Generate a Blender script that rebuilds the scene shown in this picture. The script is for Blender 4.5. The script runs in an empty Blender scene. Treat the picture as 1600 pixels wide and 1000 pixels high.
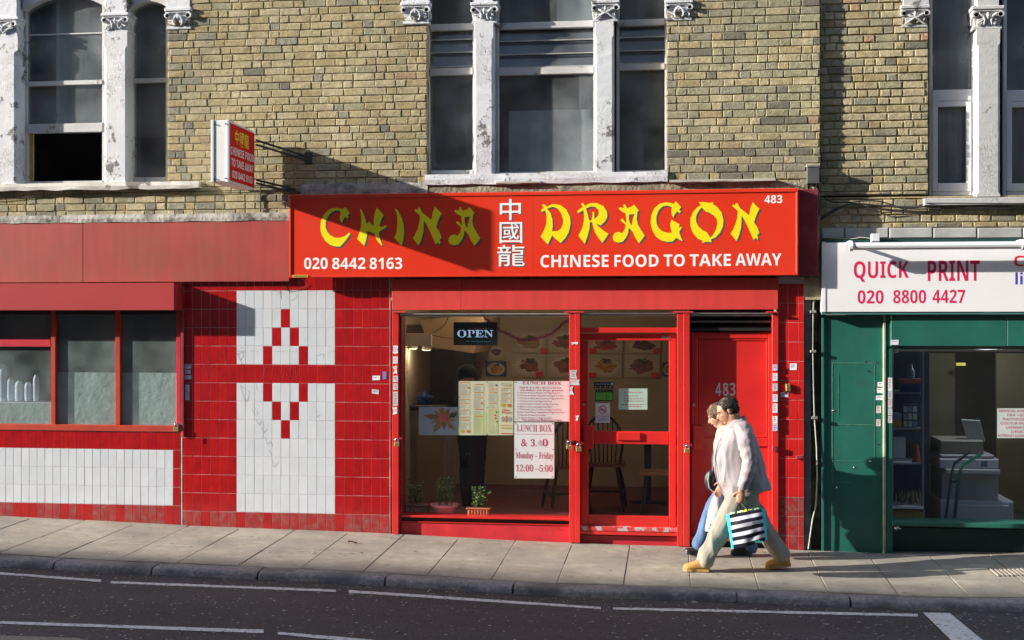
import bpy, math, random
from mathutils import Vector, Matrix, noise
from mathutils.geometry import tessellate_polygon
R = random.Random(7)
S = bpy.context.scene
COL = S.collection
# ---------------------------------------------------------------- camera, light, exposure
FPX, DIST, EYE = 1933.0, 12.34, 2.23
YAW = math.atan(250 / FPX)
cam = bpy.data.cameras.new('camera')
cam.sensor_width = 36.0
cam.lens = 36.0 * FPX / 1600
cam.clip_end = 500
camo = bpy.data.objects.new('camera', cam)
COL.objects.link(camo)
camo.location = (0, -DIST, EYE)
camo.rotation_euler = (math.pi / 2, 0, YAW)
S.camera = camo

SUN = Vector((3.5, 1.0, -1.2))          # the way the light travels
EL = math.atan2(1.2, math.hypot(3.5, 1))
W = bpy.data.worlds.new('World')
S.world = W
W.use_nodes = True
nt = W.node_tree
sky = nt.nodes.new('ShaderNodeTexSky')
sky.sky_type = 'NISHITA'
sky.sun_disc = False
sky.sun_elevation = EL
sky.sun_rotation = math.atan2(-3.5, -1.0)
sky.dust_density = 1.5
nt.links.new(sky.outputs[0], nt.nodes['Background'].inputs[0])
nt.nodes['Background'].inputs[1].default_value = 0.15
sun = bpy.data.lights.new('sun', 'SUN')
sun.energy = 5.0
sun.angle = math.radians(0.5)
sun.color = (1.0, 0.94, 0.84)
suno = bpy.data.objects.new('sun', sun)
COL.objects.link(suno)
suno.rotation_euler = SUN.to_track_quat('-Z', 'Y').to_euler()
S.view_settings.view_transform = 'Standard'
S.view_settings.look = 'None'
S.view_settings.gamma = 1
S.view_settings.use_curve_mapping = False
S.view_settings.exposure = 1.25
S.render.engine = 'CYCLES'
try:
    S.cycles.max_bounces = 6
    S.cycles.transparent_max_bounces = 16
    S.cycles.use_denoising = True
except Exception:
    pass

# ---------------------------------------------------------------- survey of the street: where a sight line of the photograph meets a plane
cy, sy = math.cos(YAW), math.sin(YAW)
def _t(px, Y):
    return (Y + DIST) / (FPX * cy + (px - 800) * sy)
def gx(px, Y=0.0):
    return _t(px, Y) * (-FPX * sy + (px - 800) * cy)
def gzz(px, py, Y=0.0):
    return EYE + _t(px, Y) * (500 - py)
def pt(px, py, Y=0.0):
    return Vector((gx(px, Y), Y, gzz(px, py, Y)))
BASE = [(-500, 782), (0, 805), (285, 820), (612, 833), (900, 849), (1075, 853), (1280, 860), (1385, 865), (1600, 866), (2100, 872)]
BW = [(gx(a), gzz(a, b)) for a, b in BASE]
def lerp_tab(tab, x):
    if x <= tab[0][0]:
        a, b = tab[0], tab[1]
    elif x >= tab[-1][0]:
        a, b = tab[-2], tab[-1]
        return b[1]
    else:
        for a, b in zip(tab, tab[1:]):
            if a[0] <= x <= b[0]:
                break
    return a[1] + (b[1] - a[1]) * (x - a[0]) / (b[0] - a[0])
def base_z(x):
    return lerp_tab(BW, max(x, -40))
KY = -1.93     # kerb face
def pave_z(x, y):
    return base_z(x) + 0.02 * y
def road_z(x, y):
    d = -y + KY
    return base_z(x) + 0.02 * KY - 0.068 + 0.018 * min(d, 4.7) - 0.018 * max(0, d - 4.7)
def on_ground(px, py, f, lift=0.0):
    lo, hi = -11.0, 0.5
    for _ in range(50):
        m = (lo + hi) / 2
        if gzz(px, py, m) < f(gx(px, m), m):
            hi = m
        else:
            lo = m
    m = (lo + hi) / 2
    return Vector((gx(px, m), m, f(gx(px, m), m) + lift))

# ---------------------------------------------------------------- materials
MATS = {}
def M(name, col, rough=0.5, var=0.12, vs=4.0, bump=0.0, bs=80.0, metal=0.0, spec=0.5, col2=None, c2s=2.0, c2t=(0.5, 0.62),
      coat=0.0, stretch=(1, 1, 1), emit=0.0, bdist=0.004, big=0.0, bigs=1.1, bigst=(1, 1, 0.35)):
    if name in MATS:
        return MATS[name]
    m = bpy.data.materials.new(name)
    m.use_nodes = True
    n, l = m.node_tree.nodes, m.node_tree.links
    p = n['Principled BSDF']
    p.inputs['Roughness'].default_value = rough
    p.inputs['Metallic'].default_value = metal
    p.inputs['Specular IOR Level'].default_value = spec
    if coat:
        p.inputs['Coat Weight'].default_value = coat
        p.inputs['Coat Roughness'].default_value = 0.12
    g = n.new('ShaderNodeNewGeometry')
    mp = n.new('ShaderNodeMapping')
    mp.inputs['Scale'].default_value = stretch
    l.new(g.outputs['Position'], mp.inputs[0])
    src = None
    if var > 0:
        t = n.new('ShaderNodeTexNoise')
        t.inputs['Scale'].default_value = vs
        t.inputs['Detail'].default_value = 6
        l.new(mp.outputs[0], t.inputs['Vector'])
        r = n.new('ShaderNodeMapRange')
        r.inputs[1].default_value = 0.3
        r.inputs[2].default_value = 0.7
        r.inputs[3].default_value = 1 - var
        r.inputs[4].default_value = 1 + var
        l.new(t.outputs[0], r.inputs[0])
        mx = n.new('ShaderNodeVectorMath')
        mx.operation = 'SCALE'
        mx.inputs[0].default_value = col
        l.new(r.outputs[0], mx.inputs['Scale'])
        src = mx.outputs[0]
    if col2 is not None:
        t2 = n.new('ShaderNodeTexNoise')
        t2.inputs['Scale'].default_value = c2s
        t2.inputs['Detail'].default_value = 8
        t2.inputs['Roughness'].default_value = 0.65
        l.new(mp.outputs[0], t2.inputs['Vector'])
        r2 = n.new('ShaderNodeMapRange')
        r2.inputs[1].default_value, r2.inputs[2].default_value = c2t
        l.new(t2.outputs[0], r2.inputs[0])
        mix = n.new('ShaderNodeMix')
        mix.data_type = 'RGBA'
        l.new(r2.outputs[0], mix.inputs[0])
        if src:
            l.new(src, mix.inputs[6])
        else:
            mix.inputs[6].default_value = (*col, 1)
        mix.inputs[7].default_value = (*col2, 1)
        src = mix.outputs[2]
    if big > 0:      # soot, fading and run-off: weathering with a scale of its own
        mb_ = n.new('ShaderNodeMapping')
        mb_.inputs['Scale'].default_value = bigst
        l.new(g.outputs['Position'], mb_.inputs[0])
        t3 = n.new('ShaderNodeTexNoise')
        t3.inputs['Scale'].default_value = bigs
        t3.inputs['Detail'].default_value = 7
        t3.inputs['Roughness'].default_value = 0.6
        l.new(mb_.outputs[0], t3.inputs['Vector'])
        r3 = n.new('ShaderNodeMapRange')
        r3.inputs[1].default_value = 0.32
        r3.inputs[2].default_value = 0.68
        r3.inputs[3].default_value = 1 - big
        r3.inputs[4].default_value = 1 + big * 0.5
        l.new(t3.outputs[0], r3.inputs[0])
        m3 = n.new('ShaderNodeVectorMath')
        m3.operation = 'SCALE'
        if src: l.new(src, m3.inputs[0])
        else: m3.inputs[0].default_value = col
        l.new(r3.outputs[0], m3.inputs['Scale'])
        src = m3.outputs[0]
    if src:
        l.new(src, p.inputs['Base Color'])
    else:
        p.inputs['Base Color'].default_value = (*col, 1)
    if bump > 0:
        tb = n.new('ShaderNodeTexNoise')
        tb.inputs['Scale'].default_value = bs
        tb.inputs['Detail'].default_value = 5
        l.new(mp.outputs[0], tb.inputs['Vector'])
        b = n.new('ShaderNodeBump')
        b.inputs['Strength'].default_value = bump
        b.inputs['Distance'].default_value = bdist
        l.new(tb.outputs[0], b.inputs['Height'])
        l.new(b.outputs[0], p.inputs['Normal'])
    if emit:
        p.inputs['Emission Color'].default_value = (*col, 1)
        p.inputs['Emission Strength'].default_value = emit
    MATS[name] = m
    return m

def glass_mat(name, tint=(0.75, 0.8, 0.8), refl=1.0, dirt=0.06, dirtcol=(0.35, 0.37, 0.38)):
    if name in MATS:
        return MATS[name]
    m = bpy.data.materials.new(name)
    m.use_nodes = True
    n, l = m.node_tree.nodes, m.node_tree.links
    n.clear()
    out = n.new('ShaderNodeOutputMaterial')
    tr = n.new('ShaderNodeBsdfTransparent')
    tr.inputs[0].default_value = (*tint, 1)
    gl = n.new('ShaderNodeBsdfGlossy')
    gl.inputs['Roughness'].default_value = 0.02
    gl.inputs[0].default_value = (refl, refl, refl, 1)
    # Schlick's reflectance, the same from either side of the sheet
    gg = n.new('ShaderNodeNewGeometry')
    dt = n.new('ShaderNodeVectorMath')
    dt.operation = 'DOT_PRODUCT'
    l.new(gg.outputs['Normal'], dt.inputs[0])
    l.new(gg.outputs['Incoming'], dt.inputs[1])
    def mth(op, a, b=None, v=None):
        q = n.new('ShaderNodeMath')
        q.operation = op
        for i_, z in enumerate((a, b)):
            if z is None: continue
            if isinstance(z, (int, float)): q.inputs[i_].default_value = z
            else: l.new(z, q.inputs[i_])
        return q.outputs[0]
    ab = mth('ABSOLUTE', dt.outputs['Value'])
    om = mth('SUBTRACT', 1.0, ab)
    p5 = mth('POWER', om, 5.0)
    fr = n.new('ShaderNodeMath')
    fr.operation = 'MULTIPLY_ADD'
    l.new(p5, fr.inputs[0])
    fr.inputs[1].default_value = 0.92
    fr.inputs[2].default_value = 0.06
    mx = n.new('ShaderNodeMixShader')
    l.new(fr.outputs[0], mx.inputs[0])
    l.new(tr.outputs[0], mx.inputs[1])
    l.new(gl.outputs[0], mx.inputs[2])
    df = n.new('ShaderNodeBsdfDiffuse')
    df.inputs[0].default_value = (*dirtcol, 1)
    g = n.new('ShaderNodeNewGeometry')
    t = n.new('ShaderNodeTexNoise')
    t.inputs['Scale'].default_value = 2.5
    t.inputs['Detail'].default_value = 8
    l.new(g.outputs['Position'], t.inputs['Vector'])
    r = n.new('ShaderNodeMapRange')
    r.inputs[1].default_value = 0.35
    r.inputs[2].default_value = 0.75
    r.inputs[3].default_value = dirt * 0.4
    r.inputs[4].default_value = dirt * 1.8
    l.new(t.outputs[0], r.inputs[0])
    m2 = n.new('ShaderNodeMixShader')
    l.new(r.outputs[0], m2.inputs[0])
    l.new(mx.outputs[0], m2.inputs[1])
    l.new(df.outputs[0], m2.inputs[2])
    # old glass is never quite flat
    tb = n.new('ShaderNodeTexNoise')
    tb.inputs['Scale'].default_value = 1.2
    l.new(g.outputs['Position'], tb.inputs['Vector'])
    b = n.new('ShaderNodeBump')
    b.inputs['Strength'].default_value = 0.15
    b.inputs['Distance'].default_value = 0.01
    l.new(tb.outputs[0], b.inputs['Height'])
    l.new(b.outputs[0], gl.inputs['Normal'])
    l.new(m2.outputs[0], out.inputs[0])
    MATS[name] = m
    return m

def old_paint(name, col, under, crack=0.5, chips=0.02, scale=45, hscale=0.35, rough=0.55):
    """thick gloss paint on stone, crazed and flaking: the cracks and chips are open to the grey stone"""
    if name in MATS:
        return MATS[name]
    m = bpy.data.materials.new(name)
    m.use_nodes = True
    n, l = m.node_tree.nodes, m.node_tree.links
    p = n['Principled BSDF']
    p.inputs['Roughness'].default_value = rough
    g = n.new('ShaderNodeNewGeometry')
    mp = n.new('ShaderNodeMapping')
    mp.inputs['Scale'].default_value = (1, 1, hscale)
    l.new(g.outputs['Position'], mp.inputs[0])
    ns = n.new('ShaderNodeTexNoise')
    ns.inputs['Scale'].default_value = 9
    ns.inputs['Detail'].default_value = 4
    l.new(g.outputs['Position'], ns.inputs['Vector'])
    ad = n.new('ShaderNodeVectorMath')
    ad.operation = 'MULTIPLY_ADD'
    l.new(ns.outputs['Color'], ad.inputs[0])
    ad.inputs[1].default_value = (0.08, 0.08, 0.08)
    l.new(mp.outputs[0], ad.inputs[2])
    v = n.new('ShaderNodeTexVoronoi')
    v.feature = 'DISTANCE_TO_EDGE'
    v.inputs['Scale'].default_value = scale
    l.new(ad.outputs[0], v.inputs['Vector'])
    big = n.new('ShaderNodeTexNoise')
    big.inputs['Scale'].default_value = 3.5
    big.inputs['Detail'].default_value = 10
    big.inputs['Roughness'].default_value = 0.75
    l.new(g.outputs['Position'], big.inputs['Vector'])
    ch = n.new('ShaderNodeMapRange')
    ch.inputs[1].default_value = 0.66 - chips
    ch.inputs[2].default_value = 0.675 - chips
    l.new(big.outputs[0], ch.inputs[0])
    # cracks appear only in patches
    pt_ = n.new('ShaderNodeTexNoise')
    pt_.inputs['Scale'].default_value = 2.2
    pt_.inputs['Detail'].default_value = 3
    l.new(g.outputs['Position'], pt_.inputs['Vector'])
    pr = n.new('ShaderNodeMapRange')
    pr.inputs[1].default_value = 0.45
    pr.inputs[2].default_value = 0.65
    pr.inputs[4].default_value = crack
    l.new(pt_.outputs[0], pr.inputs[0])
    ck = n.new('ShaderNodeMapRange')
    ck.inputs[1].default_value = 0.0
    ck.inputs[2].default_value = 0.05
    ck.inputs[3].default_value = 1
    ck.inputs[4].default_value = 0
    l.new(v.outputs[0], ck.inputs[0])
    ckm = n.new('ShaderNodeMath')
    ckm.operation = 'MULTIPLY'
    l.new(ck.outputs[0], ckm.inputs[0])
    l.new(pr.outputs[0], ckm.inputs[1])
    mxx = n.new('ShaderNodeMath')
    mxx.operation = 'MAXIMUM'
    l.new(ckm.outputs[0], mxx.inputs[0])
    l.new(ch.outputs[0], mxx.inputs[1])
    mix = n.new('ShaderNodeMix')
    mix.data_type = 'RGBA'
    l.new(mxx.outputs[0], mix.inputs[0])
    mix.inputs[6].default_value = (*col, 1)
    mix.inputs[7].default_value = (*under, 1)
    l.new(mix.outputs[2], p.inputs['Base Color'])
    h = n.new('ShaderNodeMath')
    h.operation = 'MULTIPLY_ADD'
    l.new(mxx.outputs[0], h.inputs[0])
    h.inputs[1].default_value = -1.0
    l.new(big.outputs[0], h.inputs[2])
    b = n.new('ShaderNodeBump')
    b.inputs['Strength'].default_value = 0.9
    b.inputs['Distance'].default_value = 0.010
    l.new(h.outputs[0], b.inputs['Height'])
    l.new(b.outputs[0], p.inputs['Normal'])
    MATS[name] = m
    return m

RED = M('red_gloss_paint', (0.56, 0.022, 0.018), 0.32, 0.10, 3.0, 0.08, 25, coat=0.3, col2=(0.33, 0.03, 0.03), c2s=7, c2t=(0.66, 0.74))
REDFASCIA = M('red_board_paint', (0.58, 0.045, 0.038), 0.45, 0.06, 2.0, 0.04, 14, big=0.10, bigs=5, bigst=(3, 1, .5))
FADED = M('faded_red_paint', (0.34, 0.038, 0.034), 0.5, 0.12, 1.6, 0.05, 10, col2=(0.24, 0.060, 0.034), c2s=1.4, c2t=(0.42, 0.72), big=0.14, bigs=4, bigst=(4, 1, .35))
SIGNRED = M('sign_red_acrylic', (0.68, 0.034, 0.012), 0.28, 0.05, 1.2, 0.0, coat=0.2, col2=(0.60, 0.055, 0.03), c2s=1.0, c2t=(0.5, 0.8))
MAROON = M('maroon_old_paint', (0.20, 0.010, 0.020), 0.5, 0.2, 4, 0.08, 30, col2=(0.22, 0.05, 0.07), c2s=6, c2t=(0.5, 0.7))
TILERED = [M('red_glazed_tile_%d' % i, c, 0.16, 0.14, 9.0, 0.05, 30, spec=0.6) for i, c in enumerate([(0.34, 0.008, 0.010), (0.36, 0.009, 0.010), (0.32, 0.008, 0.010)])]
TILEWHITE = [M('white_glazed_tile_%d' % i, c, 0.18, 0.04, 5.0, 0.04, 30, spec=0.5) for i, c in enumerate([(0.53, 0.56, 0.60), (0.55, 0.575, 0.61), (0.52, 0.55, 0.595)])]
TILEDIRTY = M('red_tile_soiled', (0.30, 0.016, 0.018), 0.4, 0.2, 9, 0.1, 40, col2=(0.2, 0.10, 0.09), c2s=14, c2t=(0.46, 0.7))
GROUT = M('tile_grout', (0.50, 0.44, 0.42), 0.9, 0.3, 6, 0.2, 80)
MORTAR = M('lime_mortar', (0.31, 0.265, 0.165), 0.95, 0.4, 9, 0.9, 60, col2=(0.10, 0.085, 0.06), c2s=5, c2t=(0.52, 0.66), bdist=0.01)
MORTARR = M('yellow_mortar', (0.36, 0.29, 0.15), 0.95, 0.25, 6, 0.8, 60, col2=(0.14, 0.12, 0.07), c2s=2.6, c2t=(0.58, 0.72), bdist=0.01)
def brickmat(n, c, d):
    return M(n, (c[0] * .95, c[1] * 1.0, c[2] * 1.07), 0.9, 0.24, 26.0, 0.8, 70, col2=d, c2s=9, c2t=(0.48, 0.80), bdist=0.007, big=0.30, bigs=1.6)
BR = {
    'buff': brickmat('brick_buff', (0.40, 0.315, 0.17), (0.24, 0.19, 0.105)),
    'ochre': brickmat('brick_ochre', (0.37, 0.28, 0.14), (0.20, 0.16, 0.09)),
    'pale': brickmat('brick_pale', (0.43, 0.35, 0.205), (0.28, 0.235, 0.145)),
    'olive': brickmat('brick_olive', (0.32, 0.28, 0.165), (0.18, 0.16, 0.10)),
    'grey': brickmat('brick_grey', (0.265, 0.235, 0.155), (0.17, 0.15, 0.105)),
    'soot': brickmat('brick_sooty', (0.16, 0.14, 0.10), (0.22, 0.19, 0.125)),
    'pink': brickmat('brick_pinkish', (0.38, 0.24, 0.14), (0.28, 0.20, 0.12)),
}
WHITEP = old_paint('crazed_white_paint', (0.57, 0.585, 0.62), (0.15, 0.14, 0.13), 1.0, 0.085)
WHITEP2 = old_paint('greyish_white_paint', (0.45, 0.45, 0.455), (0.16, 0.15, 0.14), 0.7, 0.03)
SILLP = old_paint('flaking_sill_paint', (0.56, 0.54, 0.49), (0.15, 0.14, 0.12), 1.0, 0.11, 60, 1.0)
UPVC = M('white_plastic_frame', (0.62, 0.63, 0.66), 0.35, 0.03, 3)
FRAMEW = old_paint('weathered_window_paint', (0.52, 0.52, 0.52), (0.22, 0.20, 0.17), 0.5, 0.06, 70, 1.0)
GLASS = glass_mat('shop_glass', (0.92, 0.93, 0.92), 0.9, 0.007)
GLASSU = glass_mat('upstairs_glass', (0.65, 0.70, 0.72), 0.9, 0.24, (0.40, 0.43, 0.45))
GLASSL = glass_mat('filmed_glass', (0.80, 0.86, 0.86), 0.9, 0.26, (0.30, 0.37, 0.37))
GREEN = M('green_gloss_paint', (0.018, 0.125, 0.092), 0.35, 0.10, 3, 0.08, 20, coat=0.15, col2=(0.025, 0.095, 0.075), c2s=3, c2t=(0.5, 0.75), big=0.22, bigs=2.5)
GREEND = M('dark_green_paint', (0.008, 0.05, 0.045), 0.5, 0.2, 4, 0.1, 30)
WHITESIGN = M('white_sign_board', (0.74, 0.74, 0.76), 0.35, 0.03, 2)
PINKL = M('crimson_lettering', (0.60, 0.015, 0.09), 0.4, 0.0)
BLUEL = M('blue_lettering', (0.06, 0.05, 0.38), 0.4, 0.0)
YEL = M('yellow_vinyl', (0.80, 0.68, 0.01), 0.35, 0.03, 6)
DARKV = M('dark_grey_vinyl', (0.075, 0.065, 0.085), 0.4, 0.03, 6)
WHITEV = M('white_vinyl', (0.80, 0.80, 0.80), 0.35, 0.02, 6)
BLACK = M('black_paint', (0.012, 0.012, 0.013), 0.5, 0.1, 6)
DARK = M('dark_recess', (0.02, 0.02, 0.02), 0.9, 0.2, 6)
METAL = M('galvanised_steel', (0.45, 0.44, 0.40), 0.4, 0.15, 20, metal=0.7)
ALU = M('aluminium_edge', (0.55, 0.55, 0.50), 0.45, 0.1, 20, metal=0.6)
BRASS = M('brass', (0.50, 0.38, 0.16), 0.35, 0.1, 30, metal=0.8)
STEELC = M('chrome_steel', (0.6, 0.6, 0.6), 0.2, 0.05, 30, metal=1.0)
GRIME = M('grimy_render', (0.085, 0.08, 0.07), 0.9, 0.4, 7, 0.8, 25, col2=(0.20, 0.16, 0.09), c2s=3.5, c2t=(0.56, 0.64), bdist=0.02)
CABLE = M('black_cable', (0.03, 0.028, 0.026), 0.7, 0.3, 12)
LEAD = M('cement_flaunching', (0.36, 0.34, 0.31), 0.85, 0.3, 6, 0.8, 30, col2=(0.12, 0.11, 0.10), c2s=5, c2t=(0.5, 0.62), bdist=0.01)
STONEB = M('painted_stone_band', (0.35, 0.35, 0.34), 0.7, 0.2, 5, 0.4, 30)
PAPER = M('white_paper', (0.74, 0.76, 0.78), 0.6, 0.04, 10)
PAPERC = M('cream_paper', (0.68, 0.68, 0.50), 0.6, 0.04, 10)
PAPERG = M('pale_green_paper', (0.50, 0.70, 0.60), 0.6, 0.03, 10)

# ---------------------------------------------------------------- mesh helpers
def _n(name):
    return name
def link(name, me, parent=None, mats=None):
    o = bpy.data.objects.new(name, me)
    COL.objects.link(o)
    if parent is not None:
        o.parent = parent
        o.matrix_parent_inverse = Matrix.Translation(-parent.location) if parent.parent is None else Matrix.Identity(4)
    return o
def tag(o, label=None, cat=None, group=None, kind=None):
    if label: o['label'] = label
    if cat: o['category'] = cat
    if group: o['group'] = group
    if kind: o['kind'] = kind
    return o
def root(name, label, cat, loc=(0, 0, 0), group=None, kind=None):
    o = bpy.data.objects.new(name, None)
    COL.objects.link(o)
    o.location = loc
    return tag(o, label, cat, group, kind)

class MB:
    def __init__(s):
        s.v, s.f, s.mi, s.mats = [], [], [], []
        s.smooth = False
    def m(s, mat):
        if mat not in s.mats:
            s.mats.append(mat)
        return s.mats.index(mat)
    def poly(s, pts, mat):
        b = len(s.v)
        s.v += [tuple(p) for p in pts]
        s.f.append(tuple(range(b, b + len(pts))))
        s.mi.append(s.m(mat))
    def grid(s, rows, mat, close=False):
        b = len(s.v)
        nr, nc = len(rows), len(rows[0])
        for r in rows:
            s.v += [tuple(p) for p in r]
        k = s.m(mat)
        for i in range(nr - 1):
            for j in range(nc if close else nc - 1):
                j2 = (j + 1) % nc
                s.f.append((b + i * nc + j, b + i * nc + j2, b + (i + 1) * nc + j2, b + (i + 1) * nc + j))
                s.mi.append(k)
    def box(s, x0, x1, y0, y1, z0, z1, mat, c=0.0):
        """axis-aligned box, front at y0; c chamfers the four front edges"""
        if x0 > x1: x0, x1 = x1, x0
        if y0 > y1: y0, y1 = y1, y0
        if z0 > z1: z0, z1 = z1, z0
        c = min(c, (x1 - x0) * .4, (z1 - z0) * .4, (y1 - y0) * .45)
        def ring(y, i):
            return [(x0 + i, y, z0 + i), (x1 - i, y, z0 + i), (x1 - i, y, z1 - i), (x0 + i, y, z1 - i)]
        rows = [ring(y1, 0)]
        if c > 0:
            rows += [ring(y0 + c, 0), ring(y0, c)]
        else:
            rows += [ring(y0, 0)]
        rows = [list(reversed(r)) for r in rows]
        s.grid(rows, mat, True)
        s.poly(rows[-1], mat)
        s.poly(list(reversed(rows[0])), mat)
        return s
    def tube(s, pts, r, mat, n=8, cap=True, flat=1.0):
        pts = [Vector(p) for p in pts]
        rs = r if isinstance(r, (list, tuple)) else [r] * len(pts)
        rows = []
        up = Vector((0, 0, 1))
        for i, p in enumerate(pts):
            a = pts[max(i - 1, 0)]
            b = pts[min(i + 1, len(pts) - 1)]
            d = (b - a).normalized()
            u = up if abs(d.dot(up)) < 0.95 else Vector((0, 1, 0))
            e1 = d.cross(u).normalized()
            e2 = e1.cross(d).normalized()
            rows.append([p + e1 * math.cos(2 * math.pi * k / n) * rs[i] + e2 * math.sin(2 * math.pi * k / n) * rs[i] * flat for k in range(n)])
        s.grid(rows, mat, True)
        if cap:
            s.poly(list(reversed(rows[0])), mat)
            s.poly(rows[-1], mat)
        return s
    def lathe(s, cx, cy_, prof, mat, n=16, mats=None):
        rows = [[(cx + r * math.cos(2 * math.pi * k / n), cy_ + r * math.sin(2 * math.pi * k / n), z) for k in range(n)] for r, z in prof]
        s.grid(rows, mat, True)
        s.poly(list(reversed(rows[0])), mat)
        s.poly(rows[-1], mat)
        return s
    def flat(s, outer, holes, mat, Y):
        """a flat shape with holes, facing -Y; points are (x, z)"""
        loops = [[Vector((a, 0, b)) for a, b in L] for L in [outer] + list(holes)]
        allp = [p for L in loops for p in L]
        b = len(s.v)
        s.v += [(p.x, Y, p.z) for p in allp]
        k = s.m(mat)
        for tri in tessellate_polygon([[Vector((p.x, p.z, 0)) for p in L] for L in loops]):
            A, B, C = [allp[i] for i in tri]
            cr = (B.x - A.x) * (C.z - A.z) - (B.z - A.z) * (C.x - A.x)
            if abs(cr) < 1e-12:
                continue
            t = tri if cr > 0 else tri[::-1]
            s.f.append(tuple(b + i for i in t))
            s.mi.append(k)
    def mesh(s, name='mesh'):
        me = bpy.data.meshes.new(name)
        me.from_pydata(s.v, [], s.f)
        for mt in s.mats:
            me.materials.append(mt)
        me.polygons.foreach_set('material_index', s.mi)
        if s.smooth:
            me.polygons.foreach_set('use_smooth', [True] * len(s.f))
        me.update()
        return me
    def build(s, name, parent=None, smooth=None):
        if smooth is not None:
            s.smooth = smooth
        return link(name, s.mesh(name), parent)

def pbox(mb, x0, y0, x1, y1, Yf, Yb, mat, c=0.003, mid=None):
    """a box whose front face, on the plane Yf, covers the surveyed rectangle"""
    mid = mid if mid is not None else (x0 + x1) / 2
    mb.box(gx(x0, Yf), gx(x1, Yf), Yf, Yb, gzz(mid, y1, Yf), gzz(mid, y0, Yf), mat, c)
    return mb
def part(name, parent, x0, y0, x1, y1, Yf, Yb, mat, c=0.003, label=None):
    o = pbox(MB(), x0, y0, x1, y1, Yf, Yb, mat, c).build(name, parent)
    if label: o['label'] = label
    return o

def B_(s, serif=False, italic=False):
    base, dig = (0x1D400, 0x1D7CE) if serif else (0x1D5D4, 0x1D7EC)
    if italic:
        base, dig = 0x1D468, 0x1D7CE
    r = ''
    for ch in s:
        if 'A' <= ch <= 'Z': r += chr(base + ord(ch) - 65)
        elif 'a' <= ch <= 'z': r += chr(base + 26 + ord(ch) - 97)
        elif ch.isdigit(): r += chr(dig + int(ch))
        else: r += ch
    return r
def text_mesh(s, off=0.0):
    c = bpy.data.curves.new('lettering', 'FONT')
    c.body = s
    c.offset = off
    c.resolution_u = 5
    o = bpy.data.objects.new('lettering', c)
    COL.objects.link(o)
    dg = bpy.context.evaluated_depsgraph_get()
    me = bpy.data.meshes.new_from_object(o.evaluated_get(dg))
    bpy.data.objects.remove(o)
    bpy.data.curves.remove(c)
    return me
def add_text(mb, s, x0, x1, z0, z1, Y, mat, off=0.0):
    me = text_mesh(s, off)
    if not me.vertices:
        return
    xs = [v.co.x for v in me.vertices]
    ys = [v.co.y for v in me.vertices]
    ax, bx_, ay, by = min(xs), max(xs), min(ys), max(ys)
    b = len(mb.v)
    k = mb.m(mat)
    for v in me.vertices:
        mb.v.append((x0 + (v.co.x - ax) / (bx_ - ax) * (x1 - x0), Y, z0 + (v.co.y - ay) / max(by - ay, 1e-6) * (z1 - z0)))
    for p in me.polygons:
        mb.f.append(tuple(b + i for i in p.vertices))
        mb.mi.append(k)
    bpy.data.meshes.remove(me)
def ptext(mb, s, x0, y0, x1, y1, Y, mat, off=0.0):
    mid = (x0 + x1) / 2
    add_text(mb, s, gx(x0, Y), gx(x1, Y), gzz(mid, y1, Y), gzz(mid, y0, Y), Y, mat, off)
def ell(cx, cz, rx, rz, n=20, a0=0.0, wob=0.0, rr=R):
    return [(cx + rx * (1 + wob * rr.uniform(-1, 1)) * math.cos(a0 + 2 * math.pi * k / n), cz + rz * (1 + wob * rr.uniform(-1, 1)) * math.sin(a0 + 2 * math.pi * k / n)) for k in range(n)]
def remeshed(mb, name, parent, mat, vox=0.008, smooth=6, disp=None):
    o = mb.build('tmp', None)
    r = o.modifiers.new('r', 'REMESH')
    r.mode = 'VOXEL'
    r.voxel_size = vox
    r.use_smooth_shade = True
    if smooth:
        sm = o.modifiers.new('s', 'SMOOTH')
        sm.iterations = smooth
        sm.factor = 0.5
    dg = bpy.context.evaluated_depsgraph_get()
    me = bpy.data.meshes.new_from_object(o.evaluated_get(dg))
    old = o.data
    bpy.data.objects.remove(o)
    bpy.data.meshes.remove(old)
    me.materials.clear()
    me.materials.append(mat)
    if disp:
        nn = [v.normal.copy() for v in me.vertices]
        for v, q in zip(me.vertices, nn):
            v.co += q * disp(v.co)
    me.polygons.foreach_set('use_smooth', [True] * len(me.polygons))
    me.update()
    return link(name, me, parent)
# ================================================================ GROUND
PAVE = M('york_stone_slab', (0.285, 0.255, 0.205), 0.85, 0.16, 9.0, 0.7, 45, col2=(0.20, 0.18, 0.155), c2s=1.3, c2t=(0.42, 0.66), bdist=0.004, big=0.18, bigs=2.2, bigst=(.5, 1.5, 1))
PAVEJ = M('slab_joint', (0.17, 0.15, 0.13), 0.95, 0.3, 10, 0.5, 60)
KERBM = M('granite_kerb', (0.20, 0.185, 0.19), 0.8, 0.35, 30, 0.9, 45, col2=(0.10, 0.10, 0.105), c2s=3, c2t=(0.45, 0.6), bdist=0.008)
ROADM = M('asphalt', (0.034, 0.029, 0.036), 0.85, 0.55, 48, 1.0, 60, col2=(0.080, 0.074, 0.080), c2s=70, c2t=(0.54, 0.66), bdist=0.012, big=0.35, bigs=0.9, bigst=(.35, 1.4, 1))
LINEM = M('road_line_paint', (0.50, 0.50, 0.53), 0.7, 0.15, 40, 0.6, 120, col2=(0.12, 0.11, 0.12), c2s=26, c2t=(0.54, 0.64), bdist=0.003)
XS = [-60 + i * 0.5 for i in range(241)]

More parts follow.
